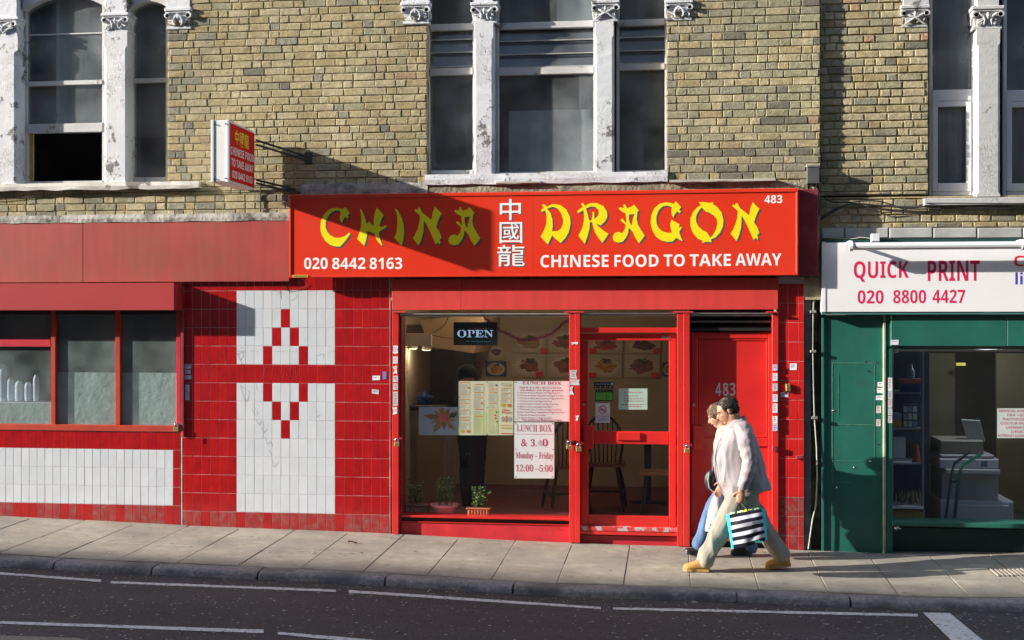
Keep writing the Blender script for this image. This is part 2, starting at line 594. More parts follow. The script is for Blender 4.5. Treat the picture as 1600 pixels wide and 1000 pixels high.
mb = MB()
mb.grid([[(x, y, pave_z(x, y) - 0.012) for x in XS] for y in (KY + 0.1, -1.0, 0.6)], PAVEJ)
pav = tag(mb.build('pavement'), 'stone slab pavement running past the shops, sloping down to the right', kind='structure')
jx0 = on_ground(984, 854, pave_z).x
SW = on_ground(984, 854, pave_z).x - on_ground(894, 851, pave_z).x
rows = [(-0.006, -0.098), (-0.10, -0.985), (-0.988, -1.706)]
for r_, (ya, yb) in enumerate(rows):
    for k in range(-24, 16):
        xa, xb = jx0 + k * SW + 0.002, jx0 + (k + 1) * SW - 0.002
        if r_ == 0 and k % 2: continue
        if r_ == 0: xb += SW
        m_ = MB()
        dz = R.uniform(-0.003, 0.003)
        N_ = 4
        def P3(u, v, q=0.0):
            x = xa + (xb - xa) * u
            y = ya + (yb - ya) * v
            return (x, y, pave_z(x, y) + dz - q)
        i_ = 0.005
        e = i_ / SW
        f = i_ / abs(yb - ya)
        ringb = [P3(0, 0, .03), P3(0, 1, .03), P3(1, 1, .03), P3(1, 0, .03)]
        ring0 = [P3(0, 0, .004), P3(0, 1, .004), P3(1, 1, .004), P3(1, 0, .004)]
        ring1 = [P3(e, f), P3(e, 1 - f), P3(1 - e, 1 - f), P3(1 - e, f)]
        m_.grid([ringb, ring0, ring1], PAVE, True)
        m_.poly(ring1, PAVE)
        m_.build('paving_slab' if r_ else 'mortar_strip', pav)

def disp_n(p, s, a):
    return noise.noise(Vector(p) * s) * a
gr_ = random.Random(15)
m_ = MB()
for k in range(420):
    x, y = gr_.uniform(-9, 7), gr_.uniform(-1.7, -.08)
    r_ = gr_.uniform(.006, .017)
    z = pave_z(x, y) + .0035
    m_.poly([(x + r_ * math.cos(a) * gr_.uniform(.8, 1.2), y + r_ * math.sin(a) * gr_.uniform(.7, 1.1), z) for a in [2 * math.pi * q / 8 for q in range(8)]], M('trodden_gum', (0.13, 0.12, 0.11), .8) if gr_.random() < .6 else M('trodden_gum_pale', (0.36, 0.34, 0.30), .8))
m_.build('gum_spots', pav)['kind'] = 'stuff'
kerb_edges_px = [(-640, 858), (-420, 862), (-240, 866), (-90, 868), (83, 873), (236, 881), (402, 893), (601, 903), (801, 914), (1151, 927), (1329, 930), (1640, 941), (1900, 948), (2150, 950)]
kx = [gx(a, KY) for a, b in kerb_edges_px]
kroot = tag(MB().box(-60, 60, KY + 0.04, KY + 0.2, -3, -2.9, KERBM).build('kerb'), 'worn granite kerb between the pavement and the road', kind='structure')
for a, b in zip(kx, kx[1:]):
    a += 0.009; b -= 0.009
    m_ = MB()
    prof = [(0.207, -0.06), (0.205, -0.001), (0.16, 0.0), (0.10, 0.0), (0.04, -0.001), (0.016, -0.008), (0.002, -0.028), (-0.006, -0.09), (-0.006, -0.16)]
    nx = max(4, int((b - a) / 0.06))
    sects = []
    for i in range(nx + 1):
        x = a + (b - a) * i / nx
        endr = 0.003 if i in (0, nx) else 0.0
        sects.append([(x, KY + dy + disp_n((x, dy, z), 7, 0.012) + endr, base_z(x) + 0.02 * KY + z - endr + disp_n((x, dy + 3, z), 9, 0.007)) for dy, z in prof])
    m_.grid(sects, KERBM)
    m_.poly(sects[0], KERBM)
    m_.poly(list(reversed(sects[-1])), KERBM)
    m_.build('kerb_stone', kroot, smooth=True)

mb = MB()
YS = [KY + 0.05 - i * 0.5 for i in range(20)] + [-11.6]
mb.grid([[(x, y, road_z(x, y)) for x in XS] for y in YS], ROADM)
road = tag(mb.build('road'), 'dark asphalt road in shade', kind='structure')
m_ = MB()
CHIP = [M('road_chip_%d' % i, c, .8, 0) for i, c in enumerate([(.16, .15, .155), (.10, .095, .10), (.26, .25, .25), (.012, .012, .014)])]
for k in range(5200):
    x = gr_.uniform(-9, 7)
    y = KY - .03 - gr_.random() ** 1.3 * 3.2
    r_ = gr_.uniform(.004, .011) * (2.2 if gr_.random() < .03 else 1)
    z = road_z(x, y) + .0025
    a0 = gr_.uniform(0, 3)
    m_.poly([(x + r_ * math.cos(a0 + a) * 1.4, y + r_ * math.sin(a0 + a), z + (.004 if a == 0 else 0)) for a in (0, 1.6, 3.2, 4.7)], gr_.choice(CHIP))
m_.build('road_chippings', road)['kind'] = 'stuff'
def stripe(pts, name='lane_line'):
    """painted strip: list of (px, y_top, y_bottom) survey points"""
    m_ = MB()
    n_ = []
    for (a, t0, b0), (b, t1, b1) in zip(pts, pts[1:]):
        for i in range(24):
            u = i / 24
            n_.append((a + (b - a) * u, t0 + (t1 - t0) * u, b0 + (b1 - b0) * u))
    n_.append(pts[-1])
    top = [on_ground(x, t + R.uniform(-.3, .3), road_z, 0.004) for x, t, b in n_]
    bot = [on_ground(x, b + R.uniform(-.3, .3), road_z, 0.004) for x, t, b in n_]
    m_.grid([bot, top], LINEM)
    return m_.build(name, road)
stripe([(-260, 879, 882), (0, 895, 898), (158, 906.5, 910)])
stripe([(173, 908.5, 912), (525, 922, 925.5)])
stripe([(545, 922.5, 926.5), (939, 949, 952.5)])
stripe([(958, 949.5, 953), (1434, 960, 964)])
stripe([(-200, 962, 966.5), (0, 971.5, 975.5), (412, 984.5, 990)])
stripe([(434, 988, 992), (545, 997, 1003), (700, 1012, 1018)])
m_ = MB()
m_.poly([on_ground(a, b, road_z, 0.006) for a, b in [(1525, 1040), (1583, 1040), (1484, 959), (1442, 958)]], LINEM)
m_.build('bay_marking', road)
m_ = MB()
m_.poly([on_ground(a, b, road_z, 0.006) for a, b in [(-200, 1015), (200, 1012), (120, 998), (-60, 992)]], M('worn_grey_patch', (0.17, 0.155, 0.13), 0.9, 0.3, 60, 0.8, 100))
m_.build('worn_patch', road)

mb = MB()
mb.grid([[(x, y, base_z(x) - 0.07) for x in XS] for y in (-16, -11.5)], PAVE)
mb.grid([[(x, -11.5, base_z(x) - 0.2) for x in XS], [(x, -11.5, base_z(x) - 0.07) for x in XS]], KERBM)
tag(mb.build('far_pavement'), 'pavement on the opposite side of the street', kind='structure')
mb = MB()
mb.poly([(-300, -300, -1.4), (300, -300, -1.4), (300, 300, -1.4), (-300, 300, -1.4)], ROADM)
tag(mb.build('ground'), 'ground', kind='structure')

# drain grating let into the pavement
g0, g1, g2, g3 = [on_ground(a, b, pave_z, 0.003) for a, b in [(1543, 889), (1640, 889), (1662, 901), (1556, 901)]]
gr = root('drain_grating', 'small iron drain grating set in the pavement at the right edge', 'drain', g0)
mb = MB()
mb.poly([g3, g2, g1, g0], M('grate_iron', (0.16, 0.14, 0.12), 0.7, 0.3, 20, 0.4, 60))
mb.build('frame', gr)
for i in range(14):
    u = (i + 0.5) / 14
    a, b = g0.lerp(g1, u), g3.lerp(g2, u)
    w = (g1 - g0) * 0.018
    m_ = MB()
    m_.box(a.x - 0.009, a.x + 0.009, b.y, a.y, a.z - 0.01, a.z + 0.008, M('grate_slot', (0.30, 0.26, 0.22), 0.8, 0.2, 20))
    m_.build('bar', gr)

# ================================================================ BRICKWORK
CH = 0.0765
def brick_geo(mb, x0, x1, z0, z1, Y, mat, rr, rough=1.0):
    pr = -0.004 + rr.uniform(-0.003, 0.003) * rough
    def ring(inset, y, j):
        xm, zm = (x0 + x1) / 2, (z0 + z1) / 2
        P = [(x0 + inset, z0 + inset), (xm, z0 + inset), (x1 - inset, z0 + inset), (x1 - inset, zm), (x1 - inset, z1 - inset), (xm, z1 - inset), (x0 + inset, z1 - inset), (x0 + inset, zm)]
        return [(a + rr.uniform(-j, j), y + rr.uniform(-j, j) * 0.5, b + rr.uniform(-j, j)) for a, b in P]
    r0 = ring(0, Y + 0.03, 0.0)
    r1 = ring(0, Y + pr + 0.004, 0.0022 * rough)
    r2 = ring(0.005, Y + pr, 0.0022 * rough)
    mb.grid([r0, r1, r2], mat, True)
    c = ((x0 + x1) / 2 + rr.uniform(-.02, .02), Y + pr + rr.uniform(-.0015, .001), (z0 + z1) / 2)
    b = len(mb.v)
    mb.v += [tuple(p) for p in r2] + [c]
    k = mb.m(mat)
    for i in range(8):
        mb.f.append((b + i, b + (i + 1) % 8, b + 8))
        mb.mi.append(k)
def pick(rr, w):
    t = rr.uniform(0, sum(w.values()))
    for k, v in w.items():
        t -= v
        if t <= 0: return k
    return k
def bricks(parent, regions, Y, palette, seed, zoff=0.0, joint=0.010, limit=300, xstart=-16.0):
    rr = random.Random(seed)
    out = []
    zmin = min(r[2] for r in regions)
    zmax = max(r[3] for r in regions)
    i = int(math.floor((zmin - zoff) / CH))
    while zoff + i * CH < zmax:
        z0 = zoff + i * CH
        crs = random.Random(seed * 1000 + i)
        x = xstart + crs.uniform(-0.2, 0)
        head = crs.random() < 0.5
        while x < 16:
            Ls = (0.105 if head else 0.222) + crs.uniform(-0.008, 0.008)
            head = (not head) if crs.random() < 0.82 else head
            for (rx0, rx1, rz0, rz1) in regions:
                a, b = max(x, rx0), min(x + Ls, rx1)
                c, d = max(z0, rz0), min(z0 + CH, rz1)
                if b - a > 0.03 and d - c > 0.02:
                    w = joint * crs.uniform(0.7, 1.3)
                    out.append((a + (w / 2 if a > rx0 else 0), b - (w / 2 if b < rx1 else 0), c + joint * .5, d - joint * .5 * crs.uniform(.6, 1.4)))
            x += Ls + 0.0
        i += 1
    def vis(bk):
        xm, zm = (bk[0] + bk[1]) / 2, (bk[2] + bk[3]) / 2
        d = Vector((xm, Y + DIST, zm - EYE))
        zc = -d.x * sy + d.y * cy
        u = 800 + FPX * (d.x * cy + d.y * sy) / zc
        v = 500 - FPX * d.z / zc
        inside = -5 < u < 1605 and v > -5
        return ((bk[1] - bk[0]) * (bk[3] - bk[2]) / zc ** 2) * (1 if inside else 0.001)
    out.sort(key=vis, reverse=True)
    rest = MB()
    for n_, bk in enumerate(out):
        mat = BR[palette((bk[0] + bk[1]) / 2, (bk[2] + bk[3]) / 2, rr)]
        if n_ < limit:
            m_ = MB()
            brick_geo(m_, *bk, Y, mat, rr)
            m_.build('brick', parent)
        else:
            brick_geo(rest, *bk, Y, mat, rr)
    o = rest.build('brickwork', parent)
    o['kind'] = 'stuff'
    return o
def wrect(x0, y0, x1, y1, Y):
    mid = min(max((x0 + x1) / 2, 0), 1600)
    return (gx(x0, Y), gx(x1, Y), gzz(mid, y1, Y), gzz(mid, y0, Y))
def backing(mb, x0, y0, x1, y1, Y, mat, th=0.3):
    a, b, c, d = wrect(x0, y0, x1, y1, Y)
    mb.box(a, b, Y, Y + th, c, d, mat)

# ---- the takeaway's building, upper storey
bld = root('brick_building', 'yellow stock brick upper storey with white pilastered windows above the red shops', 'building', (gx(700), 0, 0))
mb = MB()
MO = 0.0045
for r_ in [(-420, 284, 1281.5, 470), (262, -160, 667, 284), (1042, -160, 1281.5, 284), (-420, -160, -130, 284), (-420, -700, 1281.5, -160)]:
    backing(mb, *r_, MO, MORTAR)
mb.build('wall', bld)
ZS = gzz(850, 283)      # sill line
regs = [wrect(262.5, -160, 667, 290, 0), wrect(1042, -160, 1281, 290, 0), wrect(-300, 299, 262, 347, 0), wrect(262, 290, 520, 347, 0), wrect(520, 290, 1281, 300, 0),
        wrect(-420, -160, -130, 290, 0)]
XR = gx(1042)
def pal_main(x, z, rr):
    top = z > ZS
    n1 = noise.noise(Vector((x * 1.3, 0, z * 1.6)))
    if x > XR:
        w = {'buff': 1.2, 'ochre': .5, 'pale': 1.6, 'olive': 4.2, 'grey': 1.2 + 2 * n1, 'soot': .25 + max(0, n1), 'pink': .02}
        if z < ZS + 0.35: w['grey'] += 2.5; w['soot'] += 1.2
        if abs(z - (ZS + 0.28)) < 0.06: w['soot'] += 9
    elif not top:
        w = {'buff': 1.5, 'ochre': .8, 'pale': 3.0, 'olive': 2.0, 'grey': 1.5, 'soot': 1.0, 'pink': .2}
    else:
        w = {'buff': 5, 'ochre': 3.2, 'pale': 2.0, 'olive': .7, 'grey': .25 + max(0, n1 * 1.2), 'soot': .05 + max(0, n1 * .3), 'pink': .05}
        if x < gx(305): w.update({'grey': 2.6, 'soot': 1.0, 'buff': 1.4, 'ochre': 2.2, 'pale': .4})
        if x > gx(600) and z < gzz(620, 200): w['olive'] += 1.5; w['soot'] += .3; w['pink'] += .15
    return pick(rr, {k: max(0, v) for k, v in w.items()})
bricks(bld, regs, 0, pal_main, 3, zoff=0.01, joint=0.0095)
# decayed cement coat over the courses above the shop fascias
mb = MB()
def rough_band(mb, x0, x1, ytop, ybot, Yf, th, mat, amp=0.02, n=None, seed=1, amp_top=None):
    rr = random.Random(seed)
    W0, W1 = gx(x0, Yf), gx(x1, Yf)
    n = n or max(6, int((W1 - W0) / 0.05))
    mid = min(max((x0 + x1) / 2, 0), 1600)
    zt, zb = gzz(mid, ytop, Yf), gzz(mid, ybot, Yf)
    at = amp if amp_top is None else amp_top
    sects = []
    for i in range(n + 1):
        x = W0 + (W1 - W0) * i / n
        jt, jb, jy = [noise.noise(Vector((x * 6, seed * 7.1 + q, q * 3.3))) for q in range(3)]
        sects.append([(x, Yf + th, zt + jt * at), (x, Yf + 0.006 + jy * .006, zt + jt * at), (x, Yf + jy * .006, (zt + zb) / 2 + jy * .01), (x, Yf + .004 - jy * .006, zb + jb * amp), (x, Yf + th, zb + jb * amp)])
    mb.grid(sects, mat)
    mb.poly(sects[0][::-1], mat)
    mb.poly(sects[-1], mat)
rough_band(mb, -420, 453, 337, 349, -0.055, 0.08, LEAD, 0.008, seed=2)
rough_band(mb, 470, 668, 286, 306, -0.02, 0.05, LEAD, 0.012, seed=3, amp_top=0.02)
rough_band(mb, 620, 1262, 288, 304, -0.014, 0.05, M('crumbling_render', (0.27, 0.24, 0.17), 0.95, 0.4, 12, 1.0, 30, col2=(0.12, 0.11, 0.09), c2s=6, c2t=(0.48, 0.6), bdist=0.015), 0.01, seed=5, amp_top=0.02)
mb.build('cement_ledge', bld)

# ---- sills, pilasters and windows
mb = MB()
rough_band(mb, -140, 310, 286, 297, -0.075, 0.25, SILLP, 0.012, seed=11, amp_top=0.004)
mb.build('sill', bld)
mb = MB()
rough_band(mb, 664, 1043, 270, 286, -0.035, 0.25, WHITEP, 0.010, seed=13, amp_top=0.003)
mb.build('sill', bld)

def capital(parent, x0, x1, ytop, ybot, Yf, mat, seed, depth=0.14, pattern=0):
    """carved capital: abacus, bell with leaf scrolls, necking roll"""
    rr = random.Random(seed)
    a, b = gx(x0, Yf), gx(x1, Yf)
    mid = (x0 + x1) / 2
    zt, zb = gzz(mid, ytop, Yf), gzz(mid, ybot, Yf)
    H, Wd, cx = zt - zb, b - a, (a + b) / 2
    m_ = MB()
    m_.box(a, b, Yf - .01, Yf + depth, zt - H * .16, zt, mat, .006)
    m_.box(a + Wd * .03, b - Wd * .03, Yf + .0, Yf + depth, zt - H * .26, zt - H * .16, mat, .008)
    rws = []
    for u in [0, .15, .35, .6, .85, 1]:
        wv = Wd * (.40 + .07 * (1 - u) ** 2)
        z = zt - H * .26 - u * H * .62
        yf = Yf + .035 - .02 * (1 - u) ** 2
        rws.append([(cx - wv, Yf + depth, z), (cx - wv, yf, z), (cx + wv, yf, z), (cx + wv, Yf + depth, z)])
    m_.grid(rws[::-1], mat)
    # necking
    for q in range(2):
        z = zb + H * (.05 + q * .07)
        m_.tube([(cx - Wd * .44, Yf + .03, z), (cx + Wd * .44, Yf + .03, z)], H * (.06 - .02 * q), mat, 8)
        m_.tube([(cx + Wd * .43, Yf + .03, z), (cx + Wd * .43, Yf + depth, z)], H * (.06 - .02 * q), mat, 8)
        m_.tube([(cx - Wd * .43, Yf + .03, z), (cx - Wd * .43, Yf + depth, z)], H * (.06 - .02 * q), mat, 8)
    # corner volutes
    for sgn in (-1, 1):
        for k in range(3):
            m_.tube([(cx + sgn * Wd * (.41 - .03 * k), Yf - .012, zt - H * (.36 + .02 * k)), (cx + sgn * Wd * (.41 - .03 * k), Yf + .05, zt - H * (.36 + .02 * k))], H * (.13 - .035 * k), mat, 9)
        if pattern == 0:      # arch of stems
            pts = [(cx + sgn * Wd * .40, Yf + .012, zt - H * .36), (cx + sgn * Wd * .27, Yf + .0, zt - H * .33), (cx + sgn * Wd * .15, Yf + .0, zt - H * .45), (cx + sgn * Wd * .10, Yf, zt - H * .62), (cx + sgn * Wd * .13, Yf + .01, zt - H * .80)]
        elif pattern == 1:    # crossed stems
            pts = [(cx + sgn * Wd * .42, Yf + .01, zt - H * .34), (cx + sgn * Wd * .15, Yf - .002, zt - H * .50), (cx - sgn * Wd * .10, Yf - .002, zt - H * .64), (cx - sgn * Wd * .34, Yf + .01, zt - H * .86)]
        else:                 # pointed leaf
            pts = [(cx, Yf, zt - H * .32), (cx + sgn * Wd * .12, Yf - .003, zt - H * .48), (cx + sgn * Wd * .17, Yf, zt - H * .64), (cx + sgn * Wd * .12, Yf + .008, zt - H * .82)]
        m_.tube(pts, [H * .055, H * .06, H * .05, H * .045, H * .03][:len(pts)], mat, 7)
        for k in range(4):
            m_.tube([(cx + sgn * Wd * rr.uniform(.05, .38), Yf + .01, zt - H * rr.uniform(.5, .85)), (cx + sgn * Wd * rr.uniform(.05, .38), Yf + .008, zt - H * rr.uniform(.45, .8))], [H * .05, H * .035], mat, 6)
        # scrolls on the return faces
        m_.tube([(cx + sgn * Wd * .44, Yf + .05, zt - H * .36), (cx + sgn * Wd * .45, Yf + .09, zt - H * .5), (cx + sgn * Wd * .43, Yf + .12, zt - H * .7)], H * .06, mat, 7)
    m_.tube([(cx, Yf + .005, zt - H * .30), (cx, Yf - .004, zt - H * .44), (cx, Yf + .01, zt - H * .6)], [H * .05, H * .075, H * .03], mat, 8)
    return m_.build('capital', parent)

def pilaster(x0, x1, ytop, ybot, Yf, Yb, mat, cap=None, pattern=0, seed=1, parent=bld, up=-160):
    mid = (x0 + x1) / 2
    a, b = gx(x0, Yf), gx(x1, Yf)
    zb, zc, zt, zu = gzz(mid, ybot, Yf), gzz(mid, ytop + 22, Yf), gzz(mid, ytop, Yf), gzz(mid, up, Yf)
    m_ = MB()
    ch = (b - a) * .10
    def ring(z, c):
        return [(a, Yb, z), (a, Yf + c, z), (a + c, Yf, z), (b - c, Yf, z), (b, Yf + c, z), (b, Yb, z)]
    n_ = 26
    rws = [ring(zt, .003), ring(zc, .003), ring(zc - .03, ch)] 
    for i in range(1, n_):
        z = zc - .03 + (zb + .05 - zc + .03) * i / n_
        rg = ring(z, ch)
        rws.append([(p[0] + disp_n((p[0], seed, z), 8, .002), p[1] + disp_n((p[0], seed + 2, z), 12, .0022), p[2]) for p in rg])
    rws += [ring(zb + .04, ch), ring(zb + .02, .003), ring(zb, .003)]
    m_.grid(rws[::-1], mat)
    m_.poly(rws[0], mat)
    # upper shaft above the capital
    w_ = (b - a) * .04
    m_.box(a + w_, b - w_, Yf + .01, Yb, zt - .2, zu, mat, .004)
    p_ = m_.build('pilaster', parent)
    if cap:
        capital(p_, cap[0], cap[1], cap[2], cap[3], Yf - .015, mat, seed, Yb - Yf, pattern)
    return p_
PF = -0.022
pilaster(-34, 28, 57, 291, PF, .20, WHITEP, (-38, 29, 27, 57), 0, 1)
pilaster(162, 199, 50, 289, PF, .20, WHITEP, (158, 201, 20, 50), 0, 2)
pilaster(740.5, 771, 36, 284, PF, .20, WHITEP, (735, 778, 3, 36), 0, 3)
pilaster(929.5, 959, 33, 284, PF, .20, WHITEP, (924, 968, 0, 33), 1, 4)
pilaster(-170, -130, 57, 291, PF, .20, WHITEP, (-175, -128, 27, 57), 0, 8)
for i, (a, b, t, bt, pn) in enumerate([(257, 299, 12, 45, 2), (626, 672, 3, 37, 2), (1039, 1083, 0, 31, 2)]):
    cb = MB()
    pbox(cb, a + 2, -160, b - 2, t + 2, PF + .01, .02, WHITEP, .004)
    c_ = cb.build('corbel', bld)
    capital(c_, a, b, t, bt, PF - .012, WHITEP, 20 + i, .10, pn)

YW = 0.125    # window frame plane
def upper_window(parent, x0, x1, y0, y1, rails=(), slats=(), stile=4.5, mat=FRAMEW, glass=GLASSU, bars=(), openat=None, Yw=YW, label=None):
    """x0..x1, y0..y1: outer edge of the frame. rails: (top, bottom) of heavy rails; bars: thin glazing bars"""
    mid = (x0 + x1) / 2
    f = MB()
    pbox(f, x0, y0, x0 + stile, y1, Yw, Yw + .06, mat, .004)
    pbox(f, x1 - stile, y0, x1, y1, Yw, Yw + .06, mat, .004)
    pbox(f, x0 + stile, y1 - 7, x1 - stile, y1, Yw - .01, Yw + .06, mat, .004)
    pbox(f, x0 + stile, y0, x1 - stile, y0 + 6, Yw, Yw + .06, mat, .004)
    w = f.build('window', parent)
    if label: w['label'] = label
    for t, b in rails:
        pbox(MB(), x0 + stile, t, x1 - stile, b, Yw - .008, Yw + .05, mat, .004).build('rail', w)
    for t in bars:
        pbox(MB(), x0 + stile, t, x1 - stile, t + 2.2, Yw + .012, Yw + .03, mat, .002).build('glazing_bar', w)
    for t, b in slats:     # hinged glass louvres, tilted, each with a pale cut edge
        q = MB()
        a_, b_ = gx(x0 + stile, Yw), gx(x1 - stile, Yw)
        zt, zb = gzz(mid, t, Yw), gzz(mid, b, Yw)
        q.poly([(a_, Yw + .012, zb), (b_, Yw + .012, zb), (b_, Yw + .045, zt), (a_, Yw + .045, zt)], glass)
        q.box(a_, b_, Yw + .004, Yw + .012, zb - .004, zb + .006, ALU)
        q.build('louvre', w)
    segs = sorted([(t, b) for t, b in rails])
    ys = [y0 + 6] + [v for s_ in segs for v in s_] + [y1 - 7]
    for i in range(0, len(ys), 2):
        t, b = ys[i], ys[i + 1]
        if slats and t - 2 <= slats[0][0] <= b: continue
        if openat and t - 2 <= openat <= b: continue
        q = MB()
        a_, b_ = gx(x0 + stile, Yw), gx(x1 - stile, Yw)
        q.poly([(a_, Yw + .025, gzz(mid, b, Yw)), (b_, Yw + .025, gzz(mid, b, Yw)), (b_, Yw + .025, gzz(mid, t, Yw)), (a_, Yw + .025, gzz(mid, t, Yw))], glass)
        q.build('pane', w)
    return w
upper_window(bld, 38, 164, -60, 290, rails=[(126, 133), (193, 207)], bars=(52,), openat=240, label='left bay window with its lower sash pushed up')
upper_window(bld, 202, 263, -60, 284, rails=[(122, 129)])
upper_window(bld, -128, -32, -60, 290, rails=[(126, 133)])
upper_window(bld, 667, 743, -160, 273, rails=[(37, 47), (106, 117)], slats=[(48, 62), (63, 82), (83, 104)])
upper_window(bld, 775, 932, -160, 275, rails=[(34, 44), (105, 116)], slats=[(46, 63), (64, 84), (85, 104)])
upper_window(bld, 963, 1043, -160, 273, rails=[(30, 40), (100, 109)], slats=[(41, 58), (59, 79), (80, 99)])
# low stone arch over the left bay lights
def extrude(mb, pts, Yf, Yb, mat):
    """solid from an outline of (x, z) points listed anticlockwise"""
    fr = [(x, Yf, z) for x, z in pts]
    bk = [(x, Yb, z) for x, z in pts]
    mb.flat(pts, [], mat, Yf)
    mb.grid([bk, fr], mat, True)
for ax0, ax1, ys_, ym in [(36, 166, 14, -8), (200, 266, 16, 2), (-132, -30, 14, -8)]:
    m_ = MB()
    pts = []
    for i in range(13):
        u = i / 12
        x = ax0 + (ax1 - ax0) * u
        y = ym + (ys_ - ym) * (2 * u - 1) ** 2
        pts.append((gx(x, .06), gzz((ax0 + ax1) / 2, y, .06)))
    top = [(gx(ax1, .06), gzz((ax0 + ax1) / 2, -160, .06)), (gx(ax0, .06), gzz((ax0 + ax1) / 2, -160, .06))]
    extrude(m_, pts + top, .055, .22, WHITEP2)
    m_.build('arch_stone', bld)

# dark rooms behind the upper windows
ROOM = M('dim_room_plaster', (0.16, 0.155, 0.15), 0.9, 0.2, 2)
def room(x0, x1, z0, z1, Ya, Yb, mats, name, label, floor=None, ceil=None):
    m_ = MB()
    m_.poly([(x0, Yb, z0), (x1, Yb, z0), (x1, Yb, z1), (x0, Yb, z1)], mats)
    m_.poly([(x0, Ya, z0), (x0, Yb, z0), (x0, Yb, z1), (x0, Ya, z1)], mats)
    m_.poly([(x1, Yb, z0), (x1, Ya, z0), (x1, Ya, z1), (x1, Yb, z1)], mats)
    m_.poly([(x0, Ya, z0), (x1, Ya, z0), (x1, Yb, z0), (x0, Yb, z0)], floor or mats)
    m_.poly([(x0, Yb, z1), (x1, Yb, z1), (x1, Ya, z1), (x0, Ya, z1)], ceil or mats)
    return tag(m_.build(name), label, kind='structure')
zf = gzz(850, 300)
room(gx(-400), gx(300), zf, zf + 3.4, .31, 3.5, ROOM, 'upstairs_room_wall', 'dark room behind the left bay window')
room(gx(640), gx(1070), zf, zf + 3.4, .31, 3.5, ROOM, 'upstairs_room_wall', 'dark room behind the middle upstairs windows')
REFLBLIND = M('grey_reflection_and_blind', (0.48, 0.50, 0.50), 0.9, 0.12, 3, 0.3, 40)  # grey of the painted-in window reflections, used for the blind too
def drape(x0, x1, y0, y1, Y, mat, label, cat='curtain', name='curtain', amp=0.012, freq=22, group=None):
    m_ = MB()
    a, b = gx(x0, Y), gx(x1, Y)
    mid = (x0 + x1) / 2
    n_ = 40
    m_.grid([[(a + (b - a) * i / n_, Y + amp * math.sin(i / n_ * (b - a) * freq + 1.3 * noise.noise(Vector((i * .2, z * .7, 0)))), z) for i in range(n_ + 1)] for z in [gzz(mid, y1 + (y0 - y1) * k / 6, Y) for k in range(7)]], mat)
    o = m_.build(name, smooth=True)
    return tag(o, label, cat, group)
drape(88, 170, -60, 200, .24, REFLBLIND, 'grey sheet standing for the sky reflected in the right half of the left upstairs window')  # sky reflection on the pane, put in as a grey sheet behind it
drape(795, 932, 172, 280, .24, REFLBLIND, 'grey sheet standing for the reflection low in the wide middle upstairs window')  # lighter reflection low in the pane, built as a grey sheet
drape(905, 936, 118, 172, .26, REFLBLIND, 'narrow grey sheet standing for the reflection at the right of the wide middle upstairs window')  # the same reflection carried up the right side as a strip
drape(870, 935, -100, 34, .24, REFLBLIND, 'grey blind behind the top light of the wide middle window', 'blind', 'window_blind', .002)
BACKB = M('yellowed_timber', (0.36, 0.27, 0.10), 0.7, 0.2, 8)
part('jamb_board', bld, 42, 207, 52, 284, .17, .19, BACKB)

# ---- the neighbouring building on the right, set back
YN = 0.07
nb = root('neighbour_building', 'pale yellow brick building with grey-white window bay above the print shop', 'building', (gx(1500), YN, 0))
mb = MB()
for r_ in [(1281, 305, 2150, 480), (1281, -160, 1450, 305), (1281, -700, 2150, -160), (1775, -160, 2150, 305)]:
    backing(mb, *r_, YN + .008, MORTARR)
mb.build('wall', nb)
def pal_r(x, z, rr):
    n1 = noise.noise(Vector((x * 1.5, 9, z * 1.5)))
    w = {'buff': 2.4, 'ochre': 1.0, 'pale': 5.0, 'olive': 1.8, 'grey': 1.5 + n1, 'soot': .25, 'pink': .1}
    if x < gx(1320, YN) : w['grey'] += 1.5; w['soot'] += .6
    if z > gzz(1400, 70, YN) : w['pink'] += .9
    return pick(rr, {k: max(0, v) for k, v in w.items()})
bricks(nb, [wrect(1282, -160, 1450, 305, YN), wrect(1282, 305, 2150, 355, YN), wrect(1775, -160, 2150, 305, YN)], YN, pal_r, 8, zoff=0.04, joint=0.013)
mb = MB()
pbox(mb, 1444, 305.5, 2150, 317, YN - .07, YN + .2, WHITEP2, .006)
mb.build('sill', nb)
for i, (a, b) in enumerate([(1284, 1319), (1320.5, 1388), (1389.5, 1457), (1458.5, 1526), (1527.5, 1597), (1598.5, 1680), (1681.5, 1760), (1761.5, 2150)]):
    pbox(MB(), a, 356, b, 372, YN - .02, YN + .1, STONEB, .008).build('stone_block', nb)
cb = MB()
pbox(cb, 1411, -160, 1452, 12, YN - .01, YN + .02, WHITEP2, .004)
c_ = cb.build('corbel', nb)
capital(c_, 1407, 1453, 8, 42, YN - .03, WHITEP2, 41, .10, 1)
for a, b, ca, cb_ in [(1525.5, 1563, 1519, 1569), (1688, 1726, 1682, 1732)]:
    pilaster(a, b, 45, 307, YN - .02, YN + .22, WHITEP2, (ca, cb_, 9, 45), 0, int(a), nb)
YN2 = YN + .13
for a, b in [(1452, 1523), (1568, 1686), (1730, 1775)]:
    w = upper_window(nb, a, b, -160, 306, rails=[(140, 158)], stile=5, mat=UPVC, Yw=YN2)
    f = MB()
    pbox(f, a + 5, 158.5, a + 13, 299, YN2 - .015, YN2 + .02, UPVC, .004)
    pbox(f, b - 13, 158.5, b - 5, 299, YN2 - .015, YN2 + .02, UPVC, .004)
    pbox(f, a + 13, 158.5, b - 13, 166, YN2 - .015, YN2 + .02, UPVC, .004)
    pbox(f, a + 13, 286, b - 13, 299, YN2 - .015, YN2 + .02, UPVC, .004)
    f.build('sash', w)
room(gx(1420), gx(1900), gzz(1500, 330), gzz(1500, -200), .38, 3.5, ROOM, 'upstairs_room_wall', 'dark room behind the right-hand upstairs windows')
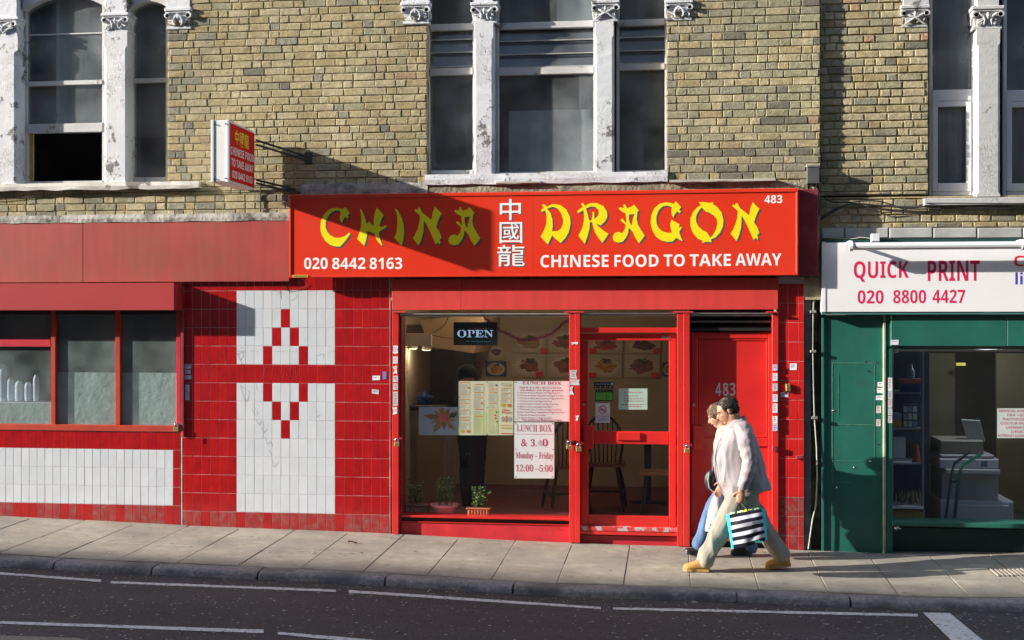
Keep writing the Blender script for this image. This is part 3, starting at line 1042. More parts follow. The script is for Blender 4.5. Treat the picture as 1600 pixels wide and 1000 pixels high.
drape(1448, 1530, -160, 300, .30, M('blue_grey_curtain', (0.085, 0.10, 0.12), 0.9, 0.15, 2), 'blue-grey curtain behind the narrow window right of the drainpipe gap', amp=.02, freq=16)
drape(1565, 1690, -160, 300, .30, M('blue_grey_curtain', (0.085, 0.10, 0.12)), 'blue-grey curtain behind the window cut by the right edge', amp=.02, freq=16)

# ---- opposite terrace: it shades the road and is what the glass reflects
opp = root('opposite_terrace', 'three storey brick terrace on the other side of the street', 'building', (0, -14.8, 0))
m_ = MB()
OB = M('opposite_brick', (0.20, 0.15, 0.11), 0.9, 0.3, 1.2)
xx = -78.0
orr = random.Random(5)
HT = 16.05
while xx < 45:
    wd = orr.uniform(5.2, 6.4)
    h = HT + orr.uniform(-.18, .12)
    m_.box(xx, xx + wd, -20, -14.8, -2, h, OB)
    xx += wd
m_.build('wall', opp)
WG = glass_mat('opposite_glass', (0.2, 0.22, 0.25), 0.9, 0.02)
SW_ = M('stone_surround', (0.42, 0.40, 0.36), 0.8, 0.1, 2)
protf = None
for i in range(-9, 7):
    for z in (4.6, 8.0, 11.2):
        if protf is None:
            q = MB(); q.box(-.75, .75, .06, -.0, -.15, 2.0, SW_); q.box(-.6, .6, .062, .07, 0, 1.85, DARK)
            protf = q.mesh('opposite_window')
        o = link('window', protf, opp)
        o.location = (i * 3.0, -14.8, z)
mb = MB()
mb.box(-30, 30, -14.78, -14.6, -.6, 3.1, M('opposite_shopfronts', (0.10, 0.11, 0.13), 0.6, 0.5, 0.6))
mb.build('shopfront', opp)
# ================================================================ TILED WALLS
def tile_geo(mb, x0, x1, z0, z1, Y, mat, rr):
    g = 0.0016
    x0 += g; x1 -= g; z0 += g; z1 -= g
    q = rr.uniform(-.0006, .0006)
    j = [rr.uniform(-.0005, .0005) for _ in range(4)]
    P = [(x0, z0), (x1, z0), (x1, z1), (x0, z1)]
    e = .0022
    In = [(x0 + e, z0 + e), (x1 - e, z0 + e), (x1 - e, z1 - e), (x0 + e, z1 - e)]
    r0 = [(a, Y + .008, b) for a, b in P]
    r1 = [(a, Y + .002 + q, b) for a, b in P]
    r2 = [(a, Y + q + j[i], b) for i, (a, b) in enumerate(In)]
    mb.grid([r0, r1, r2], mat, True)
    mb.poly(r2, mat)
def tiles(parent, xe, ze, Y, colour, seed, limit=300):
    rr = random.Random(seed)
    cells = []
    for i, (a, b) in enumerate(zip(xe, xe[1:])):
        for j, (t, bt) in enumerate(zip(ze, ze[1:])):
            gz_ = min(base_z(a), base_z(b)) - 0.015
            if t <= gz_ + .02: continue
            cells.append((abs((b - a) * (t - max(bt, gz_))), a, b, max(bt, gz_), t, i, j))
    cells.sort(key=lambda c: -c[0])
    rest = MB()
    for n_, (ar, a, b, z0, z1, i, j) in enumerate(cells):
        mat = colour(i, j, rr)
        if n_ < limit:
            m_ = MB()
            tile_geo(m_, a, b, z0, z1, Y, mat, rr)
            m_.build('tile', parent)
        else:
            tile_geo(rest, a, b, z0, z1, Y, mat, rr)
    if rest.v:
        rest.build('cut_tile', parent)['kind'] = 'stuff'

tw = root('tiled_wall', 'red tiled wall with a white panel and a red diamond and band, between the two shop windows', 'wall', (gx(450), 0, 0))
pbox(MB(), 283, 436, 609.5, 850, .003, .2, GROUT, 0).build('grout', tw)
X0, X1 = gx(369.7), gx(523.5)
pw = (X1 - X0) / 11
xe = [X0 + pw * k for k in range(-6, 12)]
xr = [X1 + (gx(608) - X1) / 6 * k for k in range(1, 7)]
xe = [gx(284)] + [x for x in xe if x > gx(284) + .02] + xr
i0 = min(range(len(xe)), key=lambda k: abs(xe[k] - X0))
zt, zb = gzz(446, 454), gzz(446, 801.5)
rh = (zt - zb) / 12
ze = [zt + .15] + [zt - rh * k for k in range(14)]
def col_c(i, j, rr):
    c, r_ = i - i0, j - 1
    if 0 <= c < 11 and 0 <= r_ < 12 and r_ != 4:
        d = {1: (5,), 2: (4, 6), 3: (3, 7), 5: (3, 7), 6: (4, 6), 7: (5,)}.get(r_, ())
        if c not in d: return rr.choice(TILEWHITE)
    if r_ >= 12: return TILEDIRTY if rr.random() < .8 else TILERED[0]
    return rr.choice(TILERED)
tiles(tw, xe, ze, 0.0, col_c, 21)
# scratched graffiti
INK = M('marker_scratch', (0.16, 0.13, 0.14), 0.7, 0.0)
def scrawl(parent, lines, Y, r=.0011, mat=INK, name='graffiti'):
    m_ = MB()
    for L in lines:
        m_.tube([pt(a, b, Y) for a, b in L], r, mat, 4)
    o = m_.build(name, parent)
    return o
scrawl(tw, [[(318, 565), (325, 592)], [(318, 567), (329, 564), (333, 572), (322, 579), (337, 590)], [(350, 549), (354, 569)], [(346, 552), (352, 551)],
            [(371, 552), (381, 577)], [(371, 553), (380, 550), (380, 556), (376, 562)], [(376, 603), (383, 628)], [(376, 602), (389, 612), (388, 622), (383, 628)],
            [(399, 600), (402, 610), (411, 613)], [(397, 598), (400, 594)], [(408, 594), (416, 573)], [(408, 590), (414, 588)], [(424, 592), (428, 572), (438, 594), (441, 574)],
            [(443, 593), (446, 574), (452, 592), (455, 573)], [(461, 573), (463, 590)], [(492, 556), (506, 553), (504, 560)], [(494, 641), (496, 652), (500, 647)],
            [(425, 453), (438, 456), (455, 470), (465, 463), (452, 452)], [(437, 453), (440, 467), (437, 461)], [(433, 460), (440, 458)],
            [(393, 638), (398, 648), (403, 645), (397, 637)], [(399, 655), (405, 664), (409, 657)], [(408, 668), (412, 676), (418, 670)], [(414, 682), (418, 694), (423, 690), (426, 697)],
            [(420, 702), (424, 711)], [(424, 716), (428, 730), (435, 722)], [(368, 549), (386, 549)], [(389, 548.5), (405, 548.5)], [(428, 549), (464, 548.5)], [(518, 548.5), (524, 548.5)]], -.0015, .0007)
scrawl(tw, [[(441, 440), (447, 455), (462, 452), (474, 450), (482, 444)], [(469, 432), (480, 442)]], -.01, .0022, CABLE, 'loose_wire')

# ================================================================ LEFT SHOP
ls = root('cafe_shopfront', 'faded red shopfront at the left edge with three dark panes above a white tile band', 'shopfront', (gx(100), 0, 0))
pbox(MB(), -500, 348, 129.5, 441.5, -.045, .09, FADED, .004, mid=64).build('fascia_board', ls)
pbox(MB(), 130, 346.5, 452, 440.5, -.045, .09, FADED, .004).build('fascia_board', ls)
pbox(MB(), -500, 442.5, 272, 485, -.225, .0, M('shutter_box_paint', (0.36, 0.030, 0.034), 0.42, 0.06, 2, 0.04, 10), .004, mid=136).build('shutter_box', ls)
YL = .048
REDO = M('orange_red_frame', (0.38, 0.034, 0.014), 0.45, 0.15, 6, 0.1, 40)
REDM = M('crimson_frame', (0.46, 0.02, 0.035), 0.4, 0.1, 6, 0.05, 40)
w = pbox(MB(), -500, 664, 280, 673.5, -.012, .18, REDO, .004, mid=140).build('window_frame', ls)
part('mullion', w, 79.5, 486, 86.5, 664, .012, .06, REDO)
part('mullion', w, 180, 486, 187.5, 664, .012, .06, REDO)
part('mullion', w, 275.5, 486, 281.5, 664, .01, .16, REDM)
part('transom', w, -500, 530, 79, 541, .010, .06, REDM)
part('transom', w, -500, 486, 280, 492, .02, .14, BLACK)
for a, b, c_, d in [(-500, 79, 541, 664), (-500, 79, 492, 530), (87, 180, 492, 664), (188, 275, 492, 664)]:
    m_ = MB()
    mid = 140
    m_.poly([(gx(a, YL), YL, gzz(mid, d, YL)), (gx(b, YL), YL, gzz(mid, d, YL)), (gx(b, YL), YL, gzz(mid, c_, YL)), (gx(a, YL), YL, gzz(mid, c_, YL))], GLASSL)
    m_.build('pane', w)
pbox(MB(), -500, 668, 281.5, 860, .003, .2, GROUT, 0, mid=140).build('grout', ls)
xe = [gx(270.5) - .0885 * k for k in range(-1, 60)]
xe[0] = gx(281)
xe = sorted(xe)
z_ = gzz(140, 674)
ze = [z_, gzz(140, 701.5)]
ze += [ze[1] - (gzz(140, 701.5) - gzz(140, 787.5)) / 3 * k for k in range(1, 4)] + [ze[1] - .78]
nL = len(xe) - 1
def col_l(i, j, rr):
    if i == nL - 1: return rr.choice(TILERED)
    if 1 <= j <= 3: return rr.choice(TILEWHITE)
    if j == 4: return TILEDIRTY if rr.random() < .7 else TILERED[1]
    return rr.choice(TILERED)
tiles(ls, xe, ze, 0.0, col_l, 31)
part('shutter_guide', ls, 282.5, 487, 287, 682, -.03, .02, MAROON)
part('shutter_guide', ls, 283, 674, 286.5, 683, -.065, -.061, REDFASCIA)
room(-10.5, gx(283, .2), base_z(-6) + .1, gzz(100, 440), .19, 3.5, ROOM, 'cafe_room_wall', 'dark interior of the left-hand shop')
FILM = M('grey_green_film', (0.34, 0.41, 0.40), 0.8, 0.12, 1.6, 0.9, 9, bdist=0.02)
drape(88, 284, 582, 668, .062, FILM, 'creased grey-green sheet across the lower half of the two right-hand panes', 'sheet', 'window_sheet', .004, 9)
drape(-400, 84, 628, 668, .062, FILM, 'grey-green sheet below the cup shelf at the left edge', 'sheet', 'window_sheet', .003, 5)
drape(96, 276, 531, 583, .5, M('dim_grey_wall', (0.17, 0.19, 0.185), 0.9, 0.3, 3), 'dim grey blind above the sheet in the left shop window', 'blind', 'window_blind', .003, 5)
sh = part('cup_shelf', None, -400, 627, 84, 630, .14, .45, UPVC)
tag(sh, 'white shelf holding stacks of cups behind the leftmost pane', 'shelf')
CUP = M('white_plastic_cup', (0.68, 0.76, 0.90), 0.5, 0.03)
for i, (x, y, wd, lab) in enumerate([(5, 570, 14, 'tallest stack of white cups, at the left edge of the shelf'), (16.5, 590, 11, 'short wide stack of white cups, second from the left edge'), (30, 596, 13, 'low rounded stack of white cups in the middle of the shelf'),
                                   (44, 598, 11, 'pale stack of white cups left of the slim bottle'), (56.5, 586, 9, 'slim white bottle with a pointed cap, at the right end of the shelf'), (103, 602, 10, 'bluish stack of cups just right of the first mullion')]):
    Yc = .26
    x0, x1 = gx(x - wd / 2, Yc), gx(x + wd / 2, Yc)
    r = (x1 - x0) / 2
    zb, zt = gzz(140, 627, Yc), gzz(140, y, Yc)
    hh = zt - zb
    prof = [(r * .8, zb)]
    for k in range(7):
        prof += [(r * .92, zb + hh * (.1 + k * .1)), (r * .98, zb + hh * (.14 + k * .1))]
    prof += [(r * .8, zb + hh * .9), (r * .4, zt)]
    o = MB().lathe((x0 + x1) / 2, Yc, prof, CUP).build('cup_stack' if i != 4 else 'bottle', smooth=True)
    tag(o, lab, 'cups' if i != 4 else 'bottle', 'cups on the window shelf' if i != 4 else None)

# ================================================================ TAKEAWAY SHOPFRONT
ts = root('takeaway_shopfront', 'bright red takeaway shopfront with a wide window, glazed door and door numbered 483', 'shopfront', (gx(900), 0, 0))
pbox(MB(), 612.5, 436, 720.5, 484.5, -.052, .12, REDFASCIA, .003).build('fascia_board', ts)
pbox(MB(), 721, 435, 1215.5, 484, -.052, .12, REDFASCIA, .003).build('fascia_board', ts)
pbox(MB(), 598, 300, 1278.5, 431.5, -.11, .05, MAROON, .006).build('old_fascia_box', ts)
REDP = RED
part('post', ts, 612.5, 486, 622.5, 838, -.035, .2, REDP)
part('jamb', ts, 622.8, 492, 627.5, 838, .02, .2, MAROON)
part('post', ts, 889.5, 487, 897.3, 848, -.05, .17, REDP)
part('post', ts, 898, 487, 906.2, 848.5, -.053, .17, REDP)
part('post', ts, 1058, 487, 1067, 853.5, -.05, .17, REDP)
part('post', ts, 1067.7, 487, 1077.5, 854, -.053, .17, REDP)
part('post', ts, 1206.5, 487, 1216, 858, -.022, .17, REDP)
for a, b, y in [(625, 890, 489), (908, 1056, 488), (1078, 1206, 488)]:
    m_ = MB()
    pbox(m_, a, y - .5, b, y + 2.2, -.02, .05, ALU, .002)
    pbox(m_, a, y + 2.4, b, y + 6, .0, .06, METAL, .002)
    m_.build('shutter_slot', ts)
for a, b in [(612, 634), (881, 913), (1051, 1083), (1197, 1215)]:
    part('bracket_plate', ts, a, 486.3, b, 488.3, -.062, .0, REDFASCIA, 0)
w = pbox(MB(), 627, 807.5, 889.5, 811, .0, .2, REDP, .003).build('window', ts)
part('window_rail', w, 627, 811.3, 889.5, 817, .05, .2, BLACK)
part('window_rail', w, 627, 817.2, 889.5, 818.4, .02, .05, REDP, 0)
YG = .12
def pane(parent, a, b, t, bt, Y, mat=GLASS, mid=None):
    mid = mid or (a + b) / 2
    m_ = MB()
    m_.poly([(gx(a, Y), Y, gzz(mid, bt, Y)), (gx(b, Y), Y, gzz(mid, bt, Y)), (gx(b, Y), Y, gzz(mid, t, Y)), (gx(a, Y), Y, gzz(mid, t, Y))], mat)
    return m_.build('pane', parent)
pane(w, 622, 894, 486, 811, YG)
part('stall_riser', ts, 623, 819, 889.4, 850, .03, .2, M('riser_red', (0.50, 0.02, 0.03), 0.45, 0.15, 8, 0.1, 40, col2=(0.36, 0.12, 0.11), c2s=20, c2t=(0.64, 0.72)), 0)
# glazed door
YD = .05
part('transom', ts, 906.3, 512, 1058, 520, .0, .12, REDP)
pane(ts, 906, 1058, 488, 513, .1)
def P_(name, par, a, t, b, bt, mat=REDP, y=YD, th=.05, c=.004):
    return part(name, par, a, t, b, bt, y, y + th, mat, c)
d = P_('door', ts, 908, 521.5, 1056, 532)
for a, t, b, bt in [(908, 532.3, 919, 823.5), (1045.3, 532.3, 1056, 823.5), (919.3, 674, 1045, 694), (919.3, 806, 1045, 823.5)]:
    P_('door_frame', d, a, t, b, bt)
pane(d, 918, 1046, 532, 675, YD + .025)
pane(d, 918, 1046, 693, 807, YD + .025)
part('lock_box', d, 912.5, 665, 927, 701, YD - .05, YD, REDP)
part('letter_plate', d, 965, 676, 1000, 688, YD - .02, YD, REDP)
k = MB(); c_ = pt(912.5, 632, YD - .004); k.tube([c_, c_ + Vector((0, .01, 0))], .014, METAL, 10); k.build('lock', d)
pbox(MB(), 1034, 524.5, 1047.5, 529, YD - .004, YD, METAL, .001).build('door_plate', d)
part('door_sill', ts, 904, 824, 1058, 830.5, -.02, .15, M('worn_sill', (0.50, 0.03, 0.03), 0.6, 0.1, 6, 0.2, 30, col2=(0.42, 0.36, 0.36), c2s=12, c2t=(0.5, 0.56)))
part('door_sill', ts, 905, 831, 1058, 836.5, -.015, .15, REDP)
part('kick_board', ts, 906, 838, 1058, 865, .04, .15, MAROON if False else REDM, 0)
# solid door
m_ = MB()
pbox(m_, 1078, 493, 1206.3, 512, .16, .2, DARK, 0)
pbox(m_, 1079, 501, 1206, 504, .09, .13, METAL, .002)
pbox(m_, 1079, 512, 1206.3, 517, .03, .12, BLACK, .002)
m_.build('fanlight', ts)
d2 = pbox(MB(), 1079, 518, 1206.3, 840, YD + .03, YD + .07, REDP, .003).build('door', ts)
d2['label'] = 'solid red panelled door numbered 483'
for a, t, b, bt in [(1080.5, 519.5, 1090, 840), (1200, 519.5, 1206, 840), (1090.3, 519.5, 1199.7, 529), (1090.3, 684, 1199.7, 697), (1090.3, 820, 1199.7, 840), (1142, 697.3, 1150, 819.7)]:
    P_('door_frame', d2, a, t, b, bt, y=YD + .012, th=.02)
for a, t, b, bt in [(1091.5, 530.2, 1198.5, 532), (1091.5, 681.5, 1198.5, 683.3), (1197, 532.2, 1198.6, 681), (1091.5, 532.2, 1093, 681)]:
    P_('moulding', d2, a, t, b, bt, y=YD + .02, th=.012, c=.002)
part('lock_box', d2, 1083, 665.5, 1098.5, 703, YD - .04, YD + .02, REDP)
m_ = MB()
for ch, a in (('4', 1118), ('8', 1129.5), ('3', 1140.3)):
    ptext(m_, B_(ch), a, 598, a + 8.8, 618.5, YD + .029, M('number_grey', (0.62, 0.60, 0.62), 0.4, 0.05), 0)
m_.build('door_number', d2)
k = MB(); c_ = pt(1084.5, 633, YD); k.tube([c_, c_ + Vector((0, .01, 0))], .014, METAL, 10); k.build('lock', d2)
part('door_sill', ts, 1078, 840.5, 1206.3, 846, .0, .15, REDP)
part('kick_board', ts, 1078, 847, 1206.3, 870, .06, .15, DARK, 0)
# tiled pier at the right end
pbox(MB(), 1216.3, 433, 1256.5, 872, .003, .25, GROUT, 0).build('grout', ts)
xe = [gx(1216.5), gx(1231.5), gx(1247.3), gx(1256.3)]
z_ = gzz(1236, 473.5)
rh2 = (z_ - gzz(1236, 807)) / 11
ze = [z_ + rh2 * 1.35] + [z_ - rh2 * k for k in range(14)]
ze[0] = z_ + rh2
PIER = M('bright_red_pier_tile', (0.52, 0.016, 0.015), 0.2, 0.1, 9.0, 0.05, 30)
tiles(ts, xe, ze, 0.0, lambda i, j, rr: PIER if j < 11 else TILEDIRTY, 41)
# grimy gap between the two buildings
gp = root('party_wall_gap', 'grimy dark strip of old render between the red tiles and the green shop', 'wall', (gx(1270), 0, 0))
m_ = MB()
pbox(m_, 1256.8, 430, 1267, 875, .05, .3, M('grey_grimy_post', (0.16, 0.155, 0.15), 0.85, 0.35, 6, 0.6, 20, col2=(0.05, 0.05, 0.05), c2s=3, c2t=(0.45, 0.65)), .008)
m_.build('post', gp)
m_ = MB()
A = gx(1266, .16), gx(1290, .16)
n_ = 60
rws = []
for i in range(n_ + 1):
    z = gzz(1275, 434, .16) + (base_z(A[0]) - .05 - gzz(1275, 434, .16)) * i / n_
    rws.append([(A[0] + (A[1] - A[0]) * u / 6, .16 + noise.noise(Vector((u * .9, z * 7, 3))) * .035, z) for u in range(7)])
m_.grid(rws[::-1], GRIME)
m_.build('render', gp, smooth=True)
cd = root('conduit', 'thin cream conduit pipe running crookedly down the grimy gap', 'pipe', pt(1272, 450, .03))
CREAM = M('cream_plastic', (0.36, 0.345, 0.29), 0.5, 0.15, 12)
cpts = [(1278, 380, .0), (1275, 415, .0), (1271.5, 450, .03), (1270.5, 490, .03), (1270, 545, .03), (1271, 600, .03), (1272.5, 650, .03), (1276, 700, .03), (1277, 745, .0), (1275, 790, .0), (1269.5, 812, -.01), (1263, 858, -.02)]
MB().tube([pt(*p) for p in cpts], .007, CREAM, 8).build('pipe', cd, smooth=True)
for y in (549, 653, 487):
    x = 1270 if y < 600 else 1272.5
    m_ = MB(); pbox(m_, x - 4, y - 2, x + 5, y + 2, .0, .05, METAL, .002); m_.build('clip', cd)

# ---- main sign
YS_ = -.165
sg = root('shop_sign', 'long red CHINA DRAGON sign with yellow brush letters over the takeaway', 'sign', pt(850, 365, YS_))
ZT, ZB = gzz(850, 299.3, YS_), gzz(850, 432, YS_)
XA, XB = gx(452, YS_), gx(1247, YS_)
m_ = MB()
m_.box(XA, XB, YS_ + .012, -.115, ZB, ZT, SIGNRED)
m_.build('sign_box', sg)
m_ = MB()
e = .022
SEAM = gx(833.5, YS_)
m_.box(XA + e, SEAM - .0015, YS_ + .004, YS_ + .012, ZB + e, ZT - e * 1.6, SIGNRED, .001)
m_.build('sign_panel', sg)
m_ = MB()
m_.box(SEAM + .0015, XB - e, YS_ + .004, YS_ + .012, ZB + e, ZT - e * 1.6, SIGNRED, .001)
m_.build('sign_panel', sg)
for i, (a, b, c_, d_) in enumerate([(XA, XB, ZT - e * 1.6 - .001, ZT), (XA, XB, ZB, ZB + e - .001), (XA, XA + e - .001, ZB + e, ZT - e * 1.6 - .002), (XB - e + .001, XB, ZB + e, ZT - e * 1.6 - .002)]):
    MB().box(a, b, YS_ - .006, YS_ + .012, c_, d_, SIGNRED, .004).build('edge_trim', sg)
def pts10(L, ox, oy, s): return [(ox + a / s, oy + b / s) for a, b in L]
C_ = [(500, 238), (445, 268), (370, 248), (300, 252), (250, 268), (205, 305), (150, 370), (115, 450), (105, 560), (112, 620), (130, 680), (180, 760), (250, 820), (300, 842), (350, 852), (415, 852), (480, 785), (575, 655), (552, 632), (520, 665), (470, 698), (400, 716), (330, 712), (260, 675), (215, 620), (187, 550), (187, 480), (215, 400), (270, 325), (340, 287), (400, 292), (425, 315), (410, 380), (412, 440), (445, 490), (465, 430), (490, 385), (520, 415), (550, 395), (530, 365), (568, 335)]
H_ = [(738, 258), (728, 270), (740, 350), (745, 440), (740, 540), (715, 640), (680, 735), (740, 790), (790, 840), (815, 770), (830, 700), (833, 615), (860, 615), (945, 645), (965, 700), (1000, 770), (1065, 838), (1075, 825), (1045, 760), (1025, 690), (1020, 625), (1080, 590), (1145, 540), (1130, 518), (1080, 540), (1030, 540), (1040, 490), (1060, 430), (1095, 365), (1040, 300), (985, 245), (952, 350), (938, 440), (940, 525), (915, 515), (868, 460), (828, 500), (800, 390), (770, 320)]
I_ = [(1280, 258), (1270, 268), (1295, 320), (1308, 410), (1308, 520), (1295, 630), (1262, 720), (1330, 790), (1382, 838), (1405, 730), (1415, 640), (1410, 530), (1385, 430), (1350, 350), (1312, 285)]
N_L = [(62, 235), (100, 268), (130, 292), (125, 370), (105, 450), (75, 520), (40, 580), (115, 670), (150, 590), (172, 500), (177, 420), (177, 355), (210, 400), (250, 480), (290, 570), (328, 658), (352, 630), (377, 656), (385, 625), (372, 600), (400, 570), (375, 500), (335, 440), (350, 380), (375, 320), (402, 268), (355, 225), (318, 183), (290, 250), (272, 350), (225, 310), (160, 262), (125, 196), (105, 200), (100, 226), (72, 212)]
A_L = [(568, 225), (558, 240), (600, 280), (645, 300), (655, 380), (652, 422), (605, 362), (580, 385), (648, 445), (635, 500), (600, 550), (560, 530), (515, 542), (488, 580), (486, 620), (505, 650), (550, 666), (610, 655), (650, 605), (678, 545), (685, 480), (735, 530), (765, 600), (812, 673), (850, 628), (886, 577), (840, 510), (800, 440), (785, 370), (793, 285), (812, 262), (780, 225), (750, 188), (715, 220), (665, 234), (640, 188), (616, 192), (624, 238), (600, 228)]
A_H = [(690, 314), (688, 370), (700, 420), (722, 452), (735, 380), (757, 308)]
D_L = [(105, 153), (96, 170), (118, 197), (80, 225), (92, 247), (138, 232), (154, 310), (148, 400), (120, 480), (78, 560), (120, 605), (168, 657), (195, 600), (222, 543), (270, 590), (330, 637), (390, 572), (430, 500), (452, 400), (446, 310), (400, 220), (325, 162), (230, 148), (158, 182), (130, 158)]
D_H = [(160, 208), (205, 270), (225, 340), (230, 420), (222, 490), (290, 490), (330, 460), (358, 400), (358, 340), (332, 262), (290, 207), (230, 184)]
R_L = [(590, 138), (583, 150), (606, 185), (533, 240), (545, 265), (612, 228), (622, 300), (616, 380), (595, 460), (550, 542), (590, 600), (630, 647), (668, 540), (690, 450), (692, 378), (722, 378), (737, 440), (760, 505), (800, 575), (850, 634), (890, 580), (926, 522), (862, 482), (800, 430), (772, 396), (832, 418), (884, 365), (912, 310), (905, 240), (862, 175), (780, 138), (700, 138), (632, 172), (608, 138)]
R_H = [(645, 205), (670, 290), (686, 356), (716, 352), (724, 300), (728, 247), (748, 250), (750, 335), (790, 305), (808, 260), (798, 218), (760, 188), (710, 180)]
G_L = [(370, 118), (335, 150), (310, 138), (250, 128), (170, 145), (100, 200), (62, 290), (52, 390), (75, 480), (120, 560), (190, 608), (260, 624), (328, 620), (372, 574), (420, 600), (455, 613), (430, 560), (410, 500), (441, 445), (430, 430), (408, 452), (414, 402), (360, 372), (312, 346), (297, 400), (305, 460), (318, 510), (260, 510), (200, 492), (152, 448), (127, 390), (124, 310), (152, 232), (202, 180), (260, 168), (318, 188), (313, 230), (315, 280), (335, 320), (360, 270), (388, 242), (412, 264), (430, 250), (410, 215), (434, 190), (400, 150)]
O_L = [(652, 126), (684, 165), (640, 188), (582, 250), (550, 330), (548, 420), (580, 510), (640, 582), (704, 612), (692, 634), (755, 622), (816, 627), (806, 590), (862, 570), (920, 510), (956, 430), (963, 350), (942, 260), (890, 192), (828, 148), (840, 128), (790, 136), (720, 125)]
O_H = [(692, 192), (650, 242), (622, 300), (622, 370), (650, 430), (700, 478), (752, 500), (775, 532), (798, 572), (832, 540), (870, 470), (888, 400), (880, 340), (840, 292), (790, 260), (738, 242)]
def shiftp(L, dx, dy=0): return [(a + dx, b + dy) for a, b in L]
letters = [(C_, None, 490, 300, 10), (H_, None, 490, 300, 10), (I_, None, 490, 300, 10), (N_L, None, 640, 300, 8), (A_L, A_H, 640, 300, 8),
           (D_L, D_H, 835, 300, 8), (R_L, R_H, 835, 300, 8), (shiftp(A_L, 494, -33), shiftp(A_H, 494, -33), 835, 300, 8), (G_L, None, 1010, 300, 8), (O_L, O_H, 1010, 300, 8), (shiftp(N_L, 1012, -58), None, 1010, 300, 8)]
def topts(L, ox, oy, s, Y, dx=0, dy=0):
    P = [pt(ox + a / s + dx, oy + b / s + dy, Y) for a, b in L]
    return [(p.x, p.z) for p in P]
for L, Hh, ox, oy, s in letters:
    m_ = MB()
    m_.flat(topts(L, ox, oy, s, YS_ + .0034), [topts(Hh, ox, oy, s, YS_ + .0034)] if Hh else [], YEL, YS_ + .0034)
    m_.flat(topts(L, ox, oy, s, YS_ + .0037, 2.7, 2.4), [topts(Hh, ox, oy, s, YS_ + .0037, 2.7, 2.4)] if Hh else [], DARKV, YS_ + .0037)
    m_.build('letter', sg)
for s, a, b in [('020', 475.3, 512), ('8442', 519, 571), ('8163', 577.5, 628.5)]:
    m_ = MB(); ptext(m_, B_(s), a, 402.5, b, 420.5, YS_ + .0034, WHITEV); m_.build('phone_number', sg)
for s, a, t, b, bt in [('CHINESE', 844.5, 398.2, 951, 417.5), ('FOOD', 960, 397.8, 1029, 417), ('TO', 1037, 397.3, 1070, 416.3), ('TAKE', 1077.5, 397, 1142, 415.6), ('AWAY', 1149, 396, 1221, 414.8)]:
    m_ = MB(); ptext(m_, B_(s), a, t, b, bt, YS_ + .0034, WHITEV); m_.build('word', sg)
m_ = MB()
ptext(m_, B_('483'), 1194.5, 305, 1222.5, 317.5, YS_ + .0034, WHITEV)
m_.build('number', sg)
for ch, (a, b, c_, d_) in zip('中國龍', [(781, 311, 814, 344), (780.5, 347, 816, 380), (777, 382.5, 820, 416)]):
    m_ = MB()
    ptext(m_, ch, a, b, c_, d_, YS_ + .0034, WHITEV, .010 if ch == '中' else .004)
    ptext(m_, ch, a + 1.6, b + 1.5, c_ + 1.6, d_ + 1.5, YS_ + .0037, DARKV, .012)
    m_.build('chinese_character', sg)
m_ = MB()
pbox(m_, 457, 429.6, 481, 433.2, YS_ - .012, YS_ - .007, M('yellow_label', (0.6, 0.42, 0.05), 0.5, 0.1), 0)
wl = tag(m_.build('warning_label'), 'tiny yellow warning label under the lower left corner of the red sign', 'label')
for k in range(7):
    m_ = MB(); pbox(m_, 459 + k * 3, 430.3, 460.6 + k * 3, 432.4, YS_ - .013, YS_ - .0125, BLACK, 0); m_.build('print', wl)

# ---- projecting sign
px0, px1 = gx(330.5, -.86), gx(357.5, -.86)
pz1, pz0 = gzz(344, 188, -.86), gzz(344, 284.5, -.86)
ps = root('projecting_sign', 'small box sign on rods with a white end and a red Chinese food side', 'sign', (px0, -.5, pz0))
m_ = MB()
m_.box(px0, px1, -.86, -.125, pz0, pz1, M('white_light_box', (0.72, 0.72, 0.70), 0.4, 0.04, 3), .008)
m_.build('sign_box', ps)
for a in (px0, px1 - .022):
    MB().box(a - .004, a + .026, -.868, -.84, pz0 - .004, pz1 + .004, UPVC, .004).build('edge_trim', ps)
m_ = MB()
for zz in (pz0 + .035, pz1 - .035):
    for xx_ in (px0 + .03, px1 - .03):
        m_.tube([(xx_, -.876, zz), (xx_, -.862, zz)], .006, DARK, 8)
m_.build('screw', ps)
fx = px1 + .003
m_ = MB()
m_.poly([(fx, -.84, pz0 + .02), (fx, -.13, pz0 + .02), (fx, -.13, pz1 - .02), (fx, -.84, pz1 - .02)], M('matt_red_face', (0.62, 0.022, 0.014), .8, .04, 3, spec=.15))
m_.build('red_face', ps)
m_ = MB()
for s, u0, u1, v0, v1, mt, of in [('中國龍', .20, .76, .66, .92, YEL, .008), (B_('CHINESE FOOD'), .03, .97, .46, .60, WHITEV, 0), (B_('TO TAKE AWAY'), .06, .95, .26, .40, WHITEV, 0), (B_('020 8442 8163'), .09, .92, .06, .19, WHITEV, 0)]:
    t_ = MB()
    L_ = .71
    H__ = pz1 - pz0 - .04
    add_text(t_, s, -.84 + u0 * L_, -.84 + u1 * L_, pz0 + .02 + v0 * H__, pz0 + .02 + v1 * H__, 0, mt, of)
    t_.v = [(fx + .0006, v[0], v[2]) for v in t_.v]
    t_.build('lettering', ps)
for a, b in [((400, 219, -.12), (482, 245, .0)), ((400, 226, -.12), (482, 251, .0)), ((400, 281, -.12), (462, 296, -.01)), ((400, 286, -.12), (456, 300, -.02))]:
    MB().tube([pt(*a), pt(*b)], .011, M('rusty_black_rod', (0.05, 0.045, 0.04), 0.7, 0.3, 20), 8).build('bracket_rod', ps)
MB().box(gx(476), gx(488), -.012, .0, gzz(480, 256), gzz(480, 238), CABLE, .003).build('wall_plate', ps)
mb = MB()
